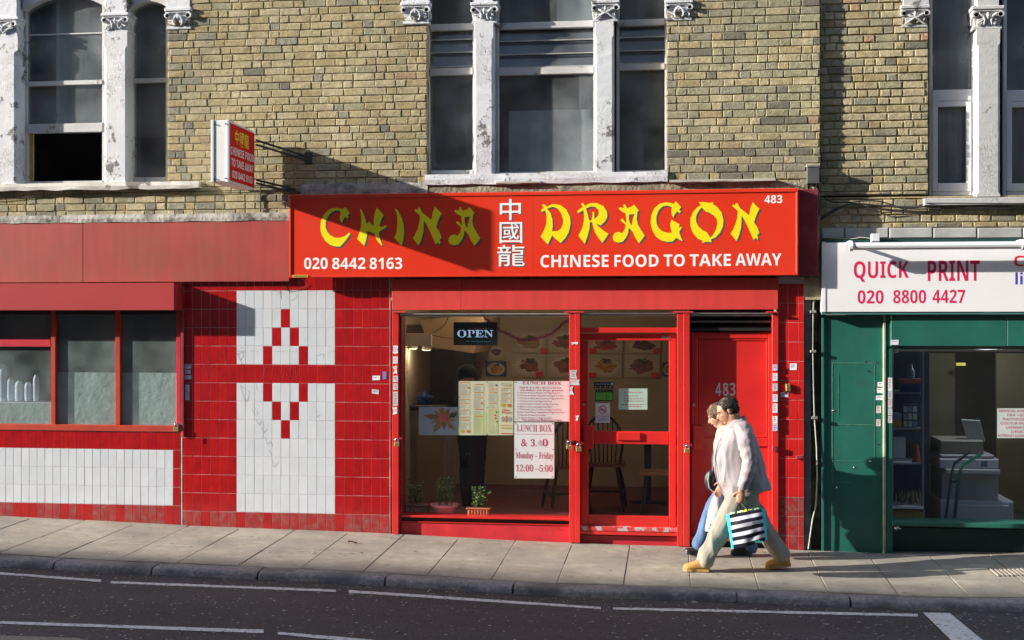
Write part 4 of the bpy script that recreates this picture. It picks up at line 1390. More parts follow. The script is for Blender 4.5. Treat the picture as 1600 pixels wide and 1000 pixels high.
def cable(name, pts_, r, label, mat=CABLE, cat='cable', group=None, n=6):
    P = [Vector(p) if len(p) == 3 and isinstance(p, Vector) else pt(*p) for p in pts_]
    # soften the corners
    Q = []
    for i in range(len(P) - 1):
        p0, p1, p2, p3 = P[max(i - 1, 0)], P[i], P[i + 1], P[min(i + 2, len(P) - 1)]
        for k in range(5):
            t = k / 5
            Q.append(0.5 * ((2 * p1) + (p2 - p0) * t + (2 * p0 - 5 * p1 + 4 * p2 - p3) * t * t + (-p0 + 3 * p1 - 3 * p2 + p3) * t ** 3))
    Q.append(P[-1])
    o = MB().tube(Q, r, mat, n).build(name, smooth=True)
    return tag(o, label, cat, group)
cable('cable', [(-60, 312, -.02), (0, 312, -.02), (40, 309, -.02), (80, 304, -.02), (130, 303, -.02), (200, 301, -.02), (300, 299, -.02), (420, 297, -.02), (455, 299, -.02)], .004, 'thin black cable sagging along the bricks below the left bay sill')
cable('cable', [(380, 295, -.02), (407, 293, -.03), (440, 295, -.02), (470, 301, -.01)], .007, 'thick black cable behind the lower rods of the projecting sign')
cable('cable', [(408, 284, -.06), (407, 300, -.02), (407, 331, -.02)], .008, 'short black cable hanging down from the projecting sign')

# ---- junction box and cables over the gap
jb = root('junction_box', 'grey metal box at the corner where the two brick buildings meet', 'box', pt(1270, 275, -.05))
pbox(MB(), 1261, 258, 1280.5, 287, -.07, .01, M('grey_box_metal', (0.065, 0.065, 0.068), 0.75, 0.15, 10, 0.1, 40), .006).build('case', jb)
part('lid', jb, 1260, 257, 1281, 260.5, -.078, .01, METAL)
for k, (x, dx) in enumerate([(1266, 1), (1269, 5), (1272, 2), (1275, 7)]):
    cable('wire', [(x, 287, -.03), (x + dx * .4, 296, -.02), (x + dx, 306, -.05)], .0035, ['leftmost black wire', 'second wire, pale', 'third wire, black', 'rightmost pale wire'][k] + ' hanging under the grey corner box', CREAM if k % 2 else CABLE, 'wire', 'wires under the corner box')
for k, (P_l, r, lab) in enumerate([
    ([(1276, 287, -.02), (1279, 320, .0), (1281, 342, .02), (1292, 337, .03), (1310, 326, .03), (1335, 318, .03), (1380, 322, .03), (1425, 324, .03), (1470, 321, .03), (1600, 323, .03), (1700, 322, .03)], .010, 'thickest black cable sweeping from the corner and along under the right sill'),
    ([(1278, 290, -.02), (1284, 306, .02), (1300, 315, .03), (1325, 316, .03), (1370, 314, .03), (1420, 326, .03), (1500, 325, .03), (1600, 327, .03), (1700, 326, .03)], .007, 'black cable dipping from the grey corner box over the pale bricks'),
    ([(1277, 372, .0), (1278, 350, .01), (1286, 338, .03), (1315, 322, .03), (1345, 320, .03), (1372, 331, .03), (1400, 330, .03), (1440, 320, .03), (1450, 314, .02)], .006, 'black cable looping up from the white sign to the right sill end'),
    ([(1276, 380, .0), (1277, 345, .0), (1278, 300, -.0)], .010, 'upright black cable in the corner above the gap'),
    ([(1447, 317, .0), (1470, 317.5, -.02), (1600, 318, -.02), (1700, 318, -.02)], .006, 'black cable clipped under the right-hand sill'),
    ([(1286, 371, .0), (1330, 373, -.02), (1345, 371, -.04), (1364, 373, -.05)], .005, 'pale cable running along the top of the white sign to the socket box'),
    ([(1200, 283, -.02), (1225, 285, -.02), (1248, 291, -.1), (1270, 301, -.11)], .004, 'thin black cable draped over the right end of the red sign')]):
    cable('cable', P_l, r, lab, CREAM if k == 5 else CABLE)
fl = MB()
rough_band(fl, 1046, 1212, 280, 283.5, -.07, .12, M('grey_lead', (0.35, 0.33, 0.29), 0.6, 0.2, 8), .003, seed=77)
tag(fl.build('lead_flashing'), 'narrow grey flashing strip above the right end of the red sign', 'flashing')
fl = MB()
rough_band(fl, 775, 845, 283, 287, -.06, .10, MATS['grey_lead'], .004, seed=78)
tag(fl.build('lead_flashing'), 'short bent flashing strip below the wide middle window', 'flashing')

# ================================================================ PRINT SHOP
YP = -.06
qs = root('print_shop_sign', 'long white QUICK PRINT sign with crimson lettering over the green shop', 'sign', pt(1450, 430, YP))
pbox(MB(), 1284, 378, 2150, 487.5, YP, .12, WHITESIGN, .004, mid=1450).build('sign_box', qs)
pbox(MB(), 1284.5, 373.5, 2150, 377.8, YP + .02, .12, GREEND, .003, mid=1450).build('edge_trim', qs)
pbox(MB(), 1284.2, 487.7, 2150, 491.5, YP + .01, .12, M('teal_trim', (0.05, 0.16, 0.15), 0.5), .002, mid=1450).build('edge_trim', qs)
part('edge_trim', qs, 1284, 378, 1290, 487.4, YP - .005, YP - .0005, WHITESIGN, .001)
for s, a, t, b, bt, mt, of in [('QUICK', 1334, 408, 1420, 440.5, PINKL, 0), ('PRINT', 1449.5, 407, 1531, 439, PINKL, 0), ('020', 1340, 453.5, 1380.5, 474.5, PINKL, 0), ('8800', 1395.5, 453, 1447, 474, PINKL, 0), ('4427', 1457, 452.5, 1508, 473.5, PINKL, 0), ('li', 1586.5, 425.5, 1598, 444.5, BLUEL, 0)]:
    m_ = MB()
    ptext(m_, B_(s), a, t, b, bt, YP - .0006, mt, of)
    m_.build('lettering', qs)
m_ = MB()
oc = [(1600, 399.5), (1591, 399.5), (1587, 401), (1585, 404), (1585, 411), (1587, 414.5), (1591, 416), (1600, 416), (1600, 413), (1592, 413), (1589.5, 411.5), (1588.7, 409), (1588.7, 406), (1589.5, 403.5), (1592, 402.5), (1600, 402.5)]
m_.flat([(pt(a, b, YP).x, pt(a, b, YP).z) for a, b in oc][::-1], [], M('red_lettering', (0.6, 0.02, 0.03), 0.4, 0), YP - .0006)
m_.build('lettering', qs)
tl = root('tube_light', 'long white fluorescent batten mounted in front of the top of the white sign', 'light fitting', pt(1500, 384, -.22))
a_, b_ = pt(1330, 384, -.22), pt(1330, 384, -.22)
zt_ = gzz(1460, 384, -.22)
m_ = MB()
m_.tube([(gx(1329, -.22), -.22, zt_), (gx(2140, -.22), -.22, zt_)], .036, UPVC, 12)
m_.build('batten', tl, smooth=False)
for x in (1327, 1596, 2139):
    q = MB()
    q.tube([(gx(x, -.22), -.22, zt_), (gx(x, -.22) + .03, -.22, zt_)], .047, WHITESIGN, 12)
    q.box(gx(x, -.22), gx(x, -.22) + .03, -.22, -.04, zt_ + .03, zt_ + .055, WHITESIGN, .003)
    q.build('end_bracket', tl)
sk = part('socket_box', None, 1362, 365, 1374.5, 377, -.13, -.06, UPVC, .004)
tag(sk, 'small white socket box on top of the white sign', 'box')

gs = root('print_shopfront', 'dark green shopfront with a wide window beside a tall green panel', 'shopfront', (gx(1450), .05, 0))
pbox(MB(), 1392, 492.5, 1573.5, 541, .0, .2, GREEN, .004).build('fascia_board', gs)
pbox(MB(), 1574, 492.5, 2150, 541, .0, .2, GREEN, .004, mid=1574).build('fascia_board', gs)
pp = pbox(MB(), 1283, 492, 1380, 880, .06, .2, GREEN, .004).build('panel', gs)
m_ = MB()
GRM = M('green_scuffed', (0.05, 0.17, 0.12), 0.5, 0.3, 30)
for a, t, b, bt in [(1295, 566.5, 1374, 568), (1300, 569, 1301.3, 755), (1302, 663, 1372, 664.3), (1366.5, 569, 1367.5, 720), (1302, 720, 1372, 720.8), (1310, 584, 1311, 650), (1302, 753, 1330, 754)]:
    pbox(m_, a, t, b, bt, .0575, .06, GRM, 0)
m_.build('filled_joint', pp)
m_ = MB()
for a, b in [(1296, 566), (1352, 565.5), (1371, 566.5), (1355, 579), (1300, 642), (1297, 716), (1372, 694), (1358, 721), (1334.5, 730), (1308, 761)]:
    c_ = pt(a, b, .058)
    m_.tube([c_, c_ + Vector((R.uniform(-.02, .02), -.004, R.uniform(-.012, .012)))], [.006, .004], WHITESIGN if b in (642, 721, 730, 761) else DARK, 5)
m_.build('screw_hole', pp)
part('post', gs, 1380.3, 490, 1384, 868, .02, .2, M('cream_edge', (0.30, 0.34, 0.24), 0.6, 0.2, 10))
part('post', gs, 1384.3, 490, 1394.5, 868, .03, .2, GREEN)
part('side_trim', gs, 1284, 497, 1288, 870, .04, .0595, GREEN)
part('bracket_plate', gs, 1387, 541.5, 1411, 544, .03, .2, GREEND, 0)
m_ = MB()
pbox(m_, 1397, 546, 2150, 549, .06, .1, ALU, .001, mid=1500)
pbox(m_, 1399, 544, 1404, 551, .05, .09, ALU, .003)
m_.build('shutter_slot', gs)
w = pbox(MB(), 1394.8, 817, 2150, 824, -.01, .25, GREEN, .004, mid=1500).build('window', gs)
pane(w, 1390, 2150, 541, 819, .16, mid=1500)
pbox(MB(), 1395, 826, 2150, 880, .16, .3, GREEND, .002, mid=1500).build('stall_riser', gs)
m_ = MB(); c_ = pt(1399, 826, .02)
m_.tube([c_, c_ + Vector((.02, -.01, .015)), c_ + Vector((.05, -.01, .0))], [.02, .016, .008], METAL, 7); m_.build('bent_bracket', gs)
# ================================================================ INSIDE THE TAKEAWAY
WALLI = M('brownish_interior_wall', (0.40, 0.34, 0.25), 0.85, 0.1, 1.2)
FLOORI = M('dark_red_floor', (0.16, 0.03, 0.035), 0.5, 0.2, 4)
CEILI = M('beige_ceiling', (0.52, 0.40, 0.25), 0.8, 0.1, 1)
zfl = base_z(0) + .16
BY = 3.1
room(gx(600, .3), gx(1078), zfl, zfl + 2.75, .2, BY, WALLI, 'takeaway_room_wall', 'brown interior of the takeaway', FLOORI, CEILI)
room(gx(1079), gx(1212), zfl - .1, zfl + 2.6, .21, 2.0, ROOM, 'hallway_wall', 'hallway behind the red door')
lamp_xyz = []
def ceiling_lamp(px, py, Y, power, label):
    c = pt(px, py, Y)
    o = root('ceiling_lamp', label, 'lamp', c, 'ceiling lamps in the takeaway')
    MB().lathe(c.x, c.y, [(.055, c.z), (.06, c.z + .01), (.05, c.z + .05)], METAL, 14).build('rim', o)
    MB().lathe(c.x, c.y, [(.04, c.z - .004), (.042, c.z - .001)], M('lamp_glow', (1, .8, .5), .5, 0, emit=3), 14).build('lens', o)
    l = bpy.data.lights.new('lamp', 'POINT'); l.energy = power * .16; l.color = (1, .78, .5); l.shadow_soft_size = .06
    lo = bpy.data.objects.new('light_source', l); COL.objects.link(lo); lo.location = (c.x, c.y, c.z - .07)
ceiling_lamp(645, 545, 1.5, 5, 'left of the two small downlights above the counter')
ceiling_lamp(667, 547, 1.5, 5, 'right of the two small downlights above the counter')
ceiling_lamp(790, 440, 1.15, 50, 'added ceiling lamp, unseen above the window, filling the takeaway with light')  # added fill lamp, out of sight above the window frame
# bulkhead carrying the downlights, with the beige sloping ceiling piece
bh = root('bulkhead', 'beige boxed-in ceiling piece hanging behind the OPEN sign', 'bulkhead', pt(690, 530, 1.2))
m_ = MB()
z1_, z0_ = zfl + 2.7, gzz(660, 541, 1.3)
m_.box(gx(622, 1.3), gx(674, 1.3), 1.3, 1.9, z0_, gzz(660, 521, 1.3), M('grey_white_board', (0.5, 0.48, 0.44), .7), .005)
m_.build('lamp_housing', bh)
m_ = MB()
A0, A1 = pt(674, 541, 1.9), pt(735, 552, 2.6)
extrude(m_, [(gx(672, 1.35), gzz(672, 542, 1.35)), (gx(740, 1.35), gzz(740, 552, 1.35)), (gx(760, 1.35), gzz(760, 490, 1.35)), (gx(655, 1.35), gzz(655, 500, 1.35))], 1.35, 2.6, CEILI)
m_.build('sloping_panel', bh)
# counter
ct = root('shop_counter', 'pale serving counter at the left inside the takeaway window', 'counter', pt(660, 700, 1.6))
m_ = MB(); m_.box(gx(622, 1.6), gx(692, 1.6), 1.6, 2.4, zfl, gzz(660, 640, 1.6), M('grey_blue_counter', (0.30, 0.33, 0.38), .6, .1, 3), .01); m_.build('front', ct)
m_ = MB(); m_.box(gx(622, 1.55), gx(700, 1.55), 1.55, 2.45, gzz(660, 640, 1.6), gzz(660, 633, 1.6), BLACK, .01); m_.build('worktop', ct)
m_ = MB(); m_.box(gx(650, 1.57), gx(693, 1.57), 1.57, 1.598, zfl, gzz(660, 655, 1.6), M('buff_panel', (0.30, 0.25, 0.17), .7, .1, 3), .005); m_.build('front_panel', ct)
bagb = remeshed(MB().tube([pt(655, 628, 1.8), pt(663, 622, 1.8), pt(675, 626, 1.8)], [.06, .09, .05], M('blue_plastic_bag', (0.02, 0.05, 0.22), .4), 10), 'carrier_bag', None, MATS['blue_plastic_bag'], .015, 3, lambda c: noise.noise(c * 22) * .02)
tag(bagb, 'crumpled blue plastic bag lying on the counter', 'bag')
kit = MB(); kit.box(gx(630, 2.8), gx(740, 2.8), 2.8, 2.95, gzz(680, 632, 2.8), gzz(680, 548, 2.8), M('dark_kitchen_hatch', (0.05, 0.045, 0.035), .6, .3, 5)); tag(kit.build('kitchen_hatch'), 'dark kitchen hatch behind the counter', 'hatch')

# food pictures on the back wall
FOODC = [(0.30, 0.10, 0.03), (0.22, 0.07, 0.03), (0.38, 0.20, 0.06), (0.12, 0.05, 0.03), (0.30, 0.06, 0.02)]
GARN = M('garnish_green', (0.03, 0.09, 0.02), .7)
PLATE = M('plate_print', (0.50, 0.46, 0.36), .6, .05, 4)
POSTB = M('poster_card', (0.44, 0.38, 0.27), .6, .06, 2)
TAGR = M('price_tag_red', (0.62, 0.03, 0.02), .6)
def food_poster(x0, y0, x1, y1, label, pal, seed, tag_at=None, border=POSTB, plate=True, Y=None, group=None, Yb=None):
    Y = Y or BY - .02
    rr = random.Random(seed)
    o = root('food_poster', label, 'poster', pt((x0 + x1) / 2, (y0 + y1) / 2, Y), group)
    pbox(MB(), x0, y0, x1, y1, Y, Y + .01, border, 0).build('card', o)
    cx, cz = gx((x0 + x1) / 2, Y), gzz((x0 + x1) / 2, (y0 + y1) / 2, Y)
    w, h = (gx(x1, Y) - gx(x0, Y)) / 2, (gzz(x0, y0, Y) - gzz(x0, y1, Y)) / 2
    if plate:
        m_ = MB(); m_.flat(ell(cx, cz - h * .05, w * .86, h * .80, 28), [], PLATE, Y - .002); m_.build('plate', o)
    m_ = MB()
    for k in range(46):
        a = rr.uniform(0, 6.28); r_ = rr.random() ** .6
        fw = rr.uniform(.10, .26)
        c = tuple(min(1, v * rr.uniform(.6, 1.5)) for v in pal)
        mt = M('food_%d_%d' % (seed, k % 7), c, .5, .3, 40)
        m_.flat(ell(cx + math.cos(a) * r_ * w * .58, cz + math.sin(a) * r_ * h * .52, w * fw, h * fw * rr.uniform(.5, 1.2), 7, rr.uniform(0, 1), .3, rr), [], mt, Y - .003 - k * .00005)
    m_.build('food', o)
    m_ = MB()
    for k in range(7):
        m_.flat(ell(cx + rr.uniform(-.1, .25) * w, cz + h * rr.uniform(.25, .62), w * .10, h * .11, 6, rr.uniform(0, 1), .4, rr), [], GARN, Y - .006 - k * .00005)
    m_.build('garnish', o)
    if tag_at:
        part('price_tag', o, tag_at[0], tag_at[1], tag_at[0] + 11, tag_at[1] + 8, Y - .011, Y - .008, TAGR, 0)
    return o
G_ = 'food pictures on the takeaway wall'
food_poster(803, 517, 853, 551, 'picture of spring rolls just under the tinsel garland', FOODC[2], 1, (845, 544), group=G_)
food_poster(857, 517, 908, 551, 'dark meat picture beside the right end of the tinsel', FOODC[1], 2, group=G_)
food_poster(800, 553, 852, 589, 'picture of a heap of meat with green garnish above the menu', FOODC[1], 3, (837, 581), group=G_)
food_poster(856, 553, 908, 589, 'picture of orange-brown chicken pieces beside the window post', FOODC[0], 4, group=G_)
food_poster(759, 564, 791, 588, 'small blue-edged picture of a round dish left of the heap of meat', FOODC[2], 5, border=M('blue_poster', (0.035, 0.05, 0.14), .6), group=G_)
food_poster(763, 541, 787, 560, 'tiny picture of a round plate above the blue-edged one', FOODC[3], 6, group=G_)
food_poster(919, 528, 974, 552, 'dark red meat picture at the top left of the glazed door', FOODC[4], 7, (921, 544), group=G_)
food_poster(978, 528, 1033, 552, 'picture of mussels at the top of the glazed door', FOODC[3], 8, (1021, 544), group=G_)
food_poster(919, 554, 972, 590, 'picture of golden battered pieces on a white plate in the door', FOODC[2], 9, (920, 582), group=G_)
food_poster(976, 554, 1031, 590, 'picture of purplish shredded beef in the glazed door', (0.20, 0.06, 0.06), 10, (1018, 582), group=G_)
food_poster(1035, 566, 1052, 588, 'narrow blue picture at the right edge of the glazed door', (0.3, .2, .1), 11, border=MATS['blue_poster'], group=G_)
o = root('notice', 'small no smoking notice on the wall beside the dark hat', 'notice', pt(745, 572, BY - .02))
pbox(MB(), 733, 562, 756, 588, BY - .02, BY - .01, POSTB, 0).build('card', o)
m_ = MB(); cc = (gx(745, BY - .023), gzz(745, 570, BY - .023))
m_.flat(ell(*cc, .045, .045, 24), [ell(*cc, .036, .036, 24)[::-1]], TAGR, BY - .023); m_.build('print', o)

# tinsel
TIN = [M('tinsel_purple', (0.34, 0.08, 0.27), .35, .2, 50, metal=.2), M('tinsel_pink', (0.60, 0.18, 0.30), .35, .2, 50, metal=.2), M('tinsel_silver', (0.5, 0.45, 0.5), .2, .1, 50, metal=.8)]
rr = random.Random(4)
m_ = MB()
path = [(752, 487), (757, 495), (765, 503), (772, 508), (782, 517), (795, 523), (808, 529), (820, 531), (835, 530), (850, 526), (862, 521), (872, 513), (880, 505), (888, 500)]
PP = []
for (a, b), (c, d_) in zip(path, path[1:]):
    for k in range(10):
        u = k / 10
        PP.append(pt(a + (c - a) * u, b + (d_ - b) * u, .35))
for p in PP:
    for k in range(13):
        d_ = Vector((rr.gauss(0, 1), rr.gauss(0, 1), rr.gauss(0, 1))).normalized() * rr.uniform(.02, .042)
        q = Vector((rr.gauss(0, 1), rr.gauss(0, 1), rr.gauss(0, 1))).normalized() * .004
        m_.poly([p - q, p + q, p + d_ + q], TIN[0 if rr.random() < .6 else (1 if rr.random() < .7 else 2)])
tag(m_.build('tinsel_garland'), 'purple and pink tinsel garland drooping across the top of the takeaway window', 'garland')

# LED open sign
YO = .19
os_ = root('open_sign', 'black LED sign lit with the word OPEN, hung in the takeaway window', 'sign', pt(742, 520, YO))
pbox(MB(), 708.5, 503.5, 776.5, 539.5, YO, YO + .05, M('black_sign_case', (0.008, 0.01, 0.012), .35), .004).build('case', os_)
me = MB(); ptext(me, B_('OPEN', serif=True), 714.5, 515.5, 770.5, 527, YO - .002, BLACK)
LEDS = [M('led_white_blue', (0.55, 0.75, 1.0), .4, 0, emit=.55), M('led_cyan', (0.2, 0.85, 0.9), .4, 0, emit=.5), M('led_violet', (0.6, 0.45, 1.0), .4, 0, emit=.5)]
m_ = MB()
def inside(p, tri):
    (x1, y1), (x2, y2), (x3, y3) = tri
    d1 = (p[0] - x2) * (y1 - y2) - (x1 - x2) * (p[1] - y2)
    d2_ = (p[0] - x3) * (y2 - y3) - (x2 - x3) * (p[1] - y3)
    d3 = (p[0] - x1) * (y3 - y1) - (x3 - x1) * (p[1] - y1)
    return not ((min(d1, d2_, d3) < 0) and (max(d1, d2_, d3) > 0))
tris = []
for f in me.f:
    q = [(me.v[i][0], me.v[i][2]) for i in f]
    for k in range(1, len(q) - 1): tris.append((q[0], q[k], q[k + 1]))
xs_ = [v[0] for v in me.v]; zs_ = [v[2] for v in me.v]
stp = .0062
ny = int((max(zs_) - min(zs_)) / stp) + 1
nx = int((max(xs_) - min(xs_)) / stp) + 1
for i in range(nx):
    for j in range(ny):
        p = (min(xs_) + stp * (i + .5), min(zs_) + stp * (j + .5))
        if any(inside(p, t) for t in tris):
            m_.flat(ell(p[0], p[1], .0027, .0027, 6), [], LEDS[rr.choice([0, 0, 1, 2])], YO - .003)
m_.build('led_lettering', os_)
m_ = MB()
for k in range(14):
    p = pt(735 + k * 2.2, 513.0 - .0 * k, YO); m_.flat(ell(p.x, p.z, .002, .002, 6), [], M('led_red_dim', (0.9, .3, .2), .4, 0, emit=.5) if k % 2 else DARKV, YO - .003)
for k in range(18):
    p = pt(728 + k * 2.3, 534.5 - (1.2 if k % 3 else 0), YO); m_.flat(ell(p.x, p.z, .002, .002, 6), [], LEDS[1] if k % 3 else DARKV, YO - .003)
m_.build('led_dots', os_)
cable('wire', [(703, 490, .3), (694, 508, .3), (680, 518, .3), (671, 522, .3)], .004, 'thin wire looping from the top of the takeaway window to the lamp housing', CABLE, 'wire')
cable('wire', [(674, 523, .3), (690, 527, .28), (708, 529, .24)], .003, 'thin wire running into the left side of the OPEN sign', CABLE, 'wire')
cable('wire', [(641, 541, .3), (637, 552, .3), (636, 600, .3), (640, 640, .3)], .003, 'pale wire hanging down inside the left edge of the takeaway window', CREAM, 'wire')

# ---- posters stuck inside the glass
YQ = .136
def sheet(x0, y0, x1, y1, name, label, cat, mat=PAPER, Y=YQ, bow=.004, tilt=0.0):
    m_ = MB()
    n_ = 8
    P = lambda u, v: (x0 + (x1 - x0) * u, y0 + (y1 - y0) * v + tilt * (u - .5))
    m_.grid([[tuple(pt(*P(u / n_, v), Y - bow * math.sin(u / n_ * math.pi) * .3)) for u in range(n_ + 1)] for v in (1, .66, .33, 0)], mat)
    return tag(m_.build(name, None, True), label, cat)
CRIM = M('crimson_print', (0.56, 0.03, 0.13), .6)
PALEC = M('faded_crimson_print', (0.60, 0.16, 0.20), .6)
GREYP = M('grey_print', (0.36, 0.36, 0.33), .7)
ORG = M('orange_print', (0.62, 0.20, 0.05), .6)
GRNT = M('pale_green_tint', (0.58, 0.64, 0.30), .6)
YP1 = YQ - .0012
ph = sheet(654.5, 636, 715.5, 680, 'food_photo', 'photo of a star of fried wontons round a pink flower, taped inside the window', 'photo', M('pale_blue_plate', (0.46, 0.52, 0.60), .6, .05, 3), bow=.0005)
m_ = MB()
cx_, cz_ = 692, 654
WON = [M('wonton_%d' % k, c, .6, .25, 30) for k, c in enumerate([(0.42, 0.25, 0.10), (0.50, 0.32, 0.14), (0.32, 0.16, 0.06)])]
for k in range(10):
    a = 2 * math.pi * k / 10 + .2
    L1 = 27 * (1.15 if k % 2 else .8)
    def q(r_, da): 
        x = min(max(cx_ + r_ * math.cos(a + da), 655), 715); y = min(max(cz_ + r_ * .85 * math.sin(a + da), 636.5), 679.5)
        p = pt(x, y, YP1); return (p.x, p.z)
    m_.flat([q(4, -.5), q(L1 * .6, -.28), q(L1, .0), q(L1 * .6, .28), q(4, .5)], [], WON[k % 3], YP1 - k * .0001)
    m_.flat([q(5, -.1), q(L1 * .55, -.05), q(L1 * .9, .03), q(L1 * .55, .10)], [], WON[(k + 1) % 3], YP1 - .0012 - k * .00005)
m_.build('wonton_print', ph)
m_ = MB()
for k in range(5):
    p = pt(cx_ + 3.5 * math.cos(k * 1.26), cz_ - 1 + 3.5 * math.sin(k * 1.26), YP1)
    m_.flat(ell(p.x, p.z, .034, .030, 8), [], M('flower_print', (0.72, 0.17, 0.12), .6, .2, 30), YP1 - .003 - k * .0001)
for k in range(6):
    p = pt(704 + k * 1.7, 651 - (k % 3) * 2, YP1); m_.flat(ell(p.x, p.z, .012, .014, 6), [], GARN, YP1 - .0028 - k * .0001)
m_.build('flower_print', ph)

mn = sheet(716, 595.5, 802, 680, 'menu_sheet', 'large cream menu sheet with four columns of tiny print in the takeaway window', 'menu', PAPERC, bow=.0005)
m_ = MB()
def prect(x0, y0, x1, y1, mt, Y): pbox(m_, x0, y0, x1, y1, Y, Y + .0003, mt, 0)
prect(740, 646, 760.5, 679, GRNT, YP1); prect(763, 640, 779, 678, GRNT, YP1)
rr = random.Random(12)
for c0, c1, segs in [(718, 735, [(597, 0), (616, 1), (623, 1), (630, 1), (640, 1), (651, 1), (656, 1)]), (740, 757, [(600, 1), (613, 1), (621, 1), (639, 1), (650, 1)]), (763, 778, [(607, 1), (613, 1), (630, 1), (640, 1)]), (782.5, 799.5, [(606, 1), (613.5, 1), (622.5, 1)])]:
    for y, k in segs: prect(c0 + 1, y, c1 - 1, y + 1.1, ORG, YP1 - .0002)
    y = 598.5
    stop = 676 if c0 < 780 else 628
    if c0 < 730: stop = 670
    while y < stop:
        if not any(abs(y - s_[0]) < 1.6 for s_ in segs):
            prect(c0, y, c0 + (c1 - c0) * rr.uniform(.55, .8), y + .55, GREYP, YP1 - .0002)
            prect(c1 - 2.2, y, c1, y + .55, GREYP, YP1 - .0002)
        y += 1.55
for x, y, r1, r2, c in [(732, 606, 2.6, 1.8, ORG), (753, 630, 1.8, 1.6, ORG), (775.5, 602, 1.8, 1.2, GARN), (796, 602, 2.6, 2, M('mustard_print', (.5, .42, .06), .6)), (786.5, 633, 4, 3.6, MATS['mustard_print']), (796, 633.5, 4, 2.8, ORG), (722.5, 674, 4, 3, MATS['mustard_print']), (732, 674, 3.6, 2.6, ORG),
                        (776, 644, 1.6, 1.3, GARN), (774, 649, 1.6, 1.3, TAGR), (774.5, 653.5, 1.8, 1.4, TAGR), (776.5, 659, 1.6, 1.4, GARN), (786, 655, 3, 4.5, GREYP), (796.5, 655, 3, 4.5, GREYP)]:
    p = pt(x, y, YP1); m_.flat(ell(p.x, p.z, r1 / 157, r2 / 157, 12), [], c, YP1 - .0004)
prect(790, 650, 792.5, 660, ORG, YP1 - .0003)
prect(783.5, 668, 800, 670, MATS['mustard_print'], YP1 - .0003); prect(783, 664.5, 800, 665.6, ORG, YP1 - .0003); prect(783, 677, 801, 678.4, TAGR, YP1 - .0003)
m_.build('print', mn)
PALE2 = M('thin_crimson_print', (0.66, 0.27, 0.32), .6)
def tline(par, *a, **k):
    q = MB(); ptext(q, *a, **k); return q.build('lettering', par)
tline(mn, B_('China', italic=True), 785, 638.6, 796, 642.4, YP1 - .0004, TAGR)
tline(mn, B_('Dragon', italic=True), 783.5, 642.6, 799, 646.8, YP1 - .0004, TAGR)

lb = sheet(803.5, 595.5, 889.5, 658.5, 'price_poster', 'wide white LUNCH BOX poster listing dishes in crimson, beside the window post', 'poster', PAPER, bow=.0005)
PALE2 = M('thin_crimson_print', (0.66, 0.27, 0.32), .6)
def tline(par, *a, **k):
    q = MB(); ptext(q, *a, **k); return q.build('lettering', par)
tline(lb, B_('LUNCH BOX', serif=True), 816.5, 596, 877, 601, YP1, CRIM)
tline(lb, B_('FREE & 3.40 ! BOX VALUE', serif=True), 811.5, 604.3, 877, 607, YP1, PALEC)
tline(lb, B_('All dishes are large portion', serif=True), 812.5, 608.6, 880, 611.6, YP1, CRIM)
for k, s in enumerate(['1. Chicken & Green Pepper and Egg Fried Rice', '2. Chicken & Mixed Vegetable and Egg Fried Rice', '3. Chicken & Black Bean Sauce and Egg Fried Rice', '4. Chicken Curry and Egg Fried Rice', '5. Sweet & Sour Chicken and Egg Fried Rice', '6. Beef in Curry and Egg Fried Rice', '7. Cantonese Spicy Chicken and Egg Fried Rice', '8. Stir Fried Mixed Vegetable and Egg Fried Rice', '9. Special Chicken Fried Rice', '10. Special Chicken or Beef Noodles']):
    y = 612.6 + k * 4.35
    tline(lb, s, 809, y, 809 + len(s) * 1.52, y + 2.9, YP1, MATS['crimson_print'])
tline(lb, B_('TELEPHONE:020 8442 8163', serif=True), 816, 655.3, 877, 657.8, YP1, CRIM)
l2 = sheet(803.5, 660, 866, 747.5, 'price_poster', 'upright white LUNCH BOX poster reading Monday - Friday, below the wide one', 'poster', M('bright_paper', (0.84, 0.86, 0.90), .55, .02, 5), bow=.0005)
CRIM2 = M('poster_crimson', (0.58, 0.14, 0.20), .6)
tline(l2, B_('LUNCH BOX', serif=True), 807.5, 663.5, 861.5, 674.5, YP1, CRIM2)
part('rule', l2, 804.5, 678.2, 865, 678.8, YP1, YP1 + .0002, CRIM2, 0)
tline(l2, B_('&', serif=True), 814, 686, 823.5, 697.5, YP1, CRIM)
tline(l2, B_('3.', serif=True), 829, 686, 838.5, 697.5, YP1, CRIM)
tline(l2, B_('4', serif=True), 841, 687, 846.5, 697, YP1, M('bleached_print', (0.56, 0.46, 0.46), .6))
tline(l2, B_('0', serif=True), 847.5, 686, 856, 697.5, YP1, CRIM)
tline(l2, B_('Monday – Friday', serif=True), 805.5, 706.5, 864.5, 719.5, YP1, CRIM2)
tline(l2, B_('12:00 –5:00', serif=True), 806, 726, 863.5, 737, YP1, CRIM2)
for sh_, cs in ((l2, [(806, 662), (863.5, 662), (806, 702), (863.5, 702), (806, 745), (863.5, 745)]), (lb, [(806, 597.5), (806, 655), (846, 655)]), (mn, [(717.5, 637), (761, 637), (717.5, 678), (761, 597), (761, 679)])):
    m_ = MB()
    for a, b in cs:
        p = pt(a, b, YP1); m_.flat(ell(p.x, p.z, .006, .006, 8), [], M('blue_tack', (0.12, 0.22, 0.34), .7), YP1 - .0006)
    m_.build('blue_tack_dots', sh_)

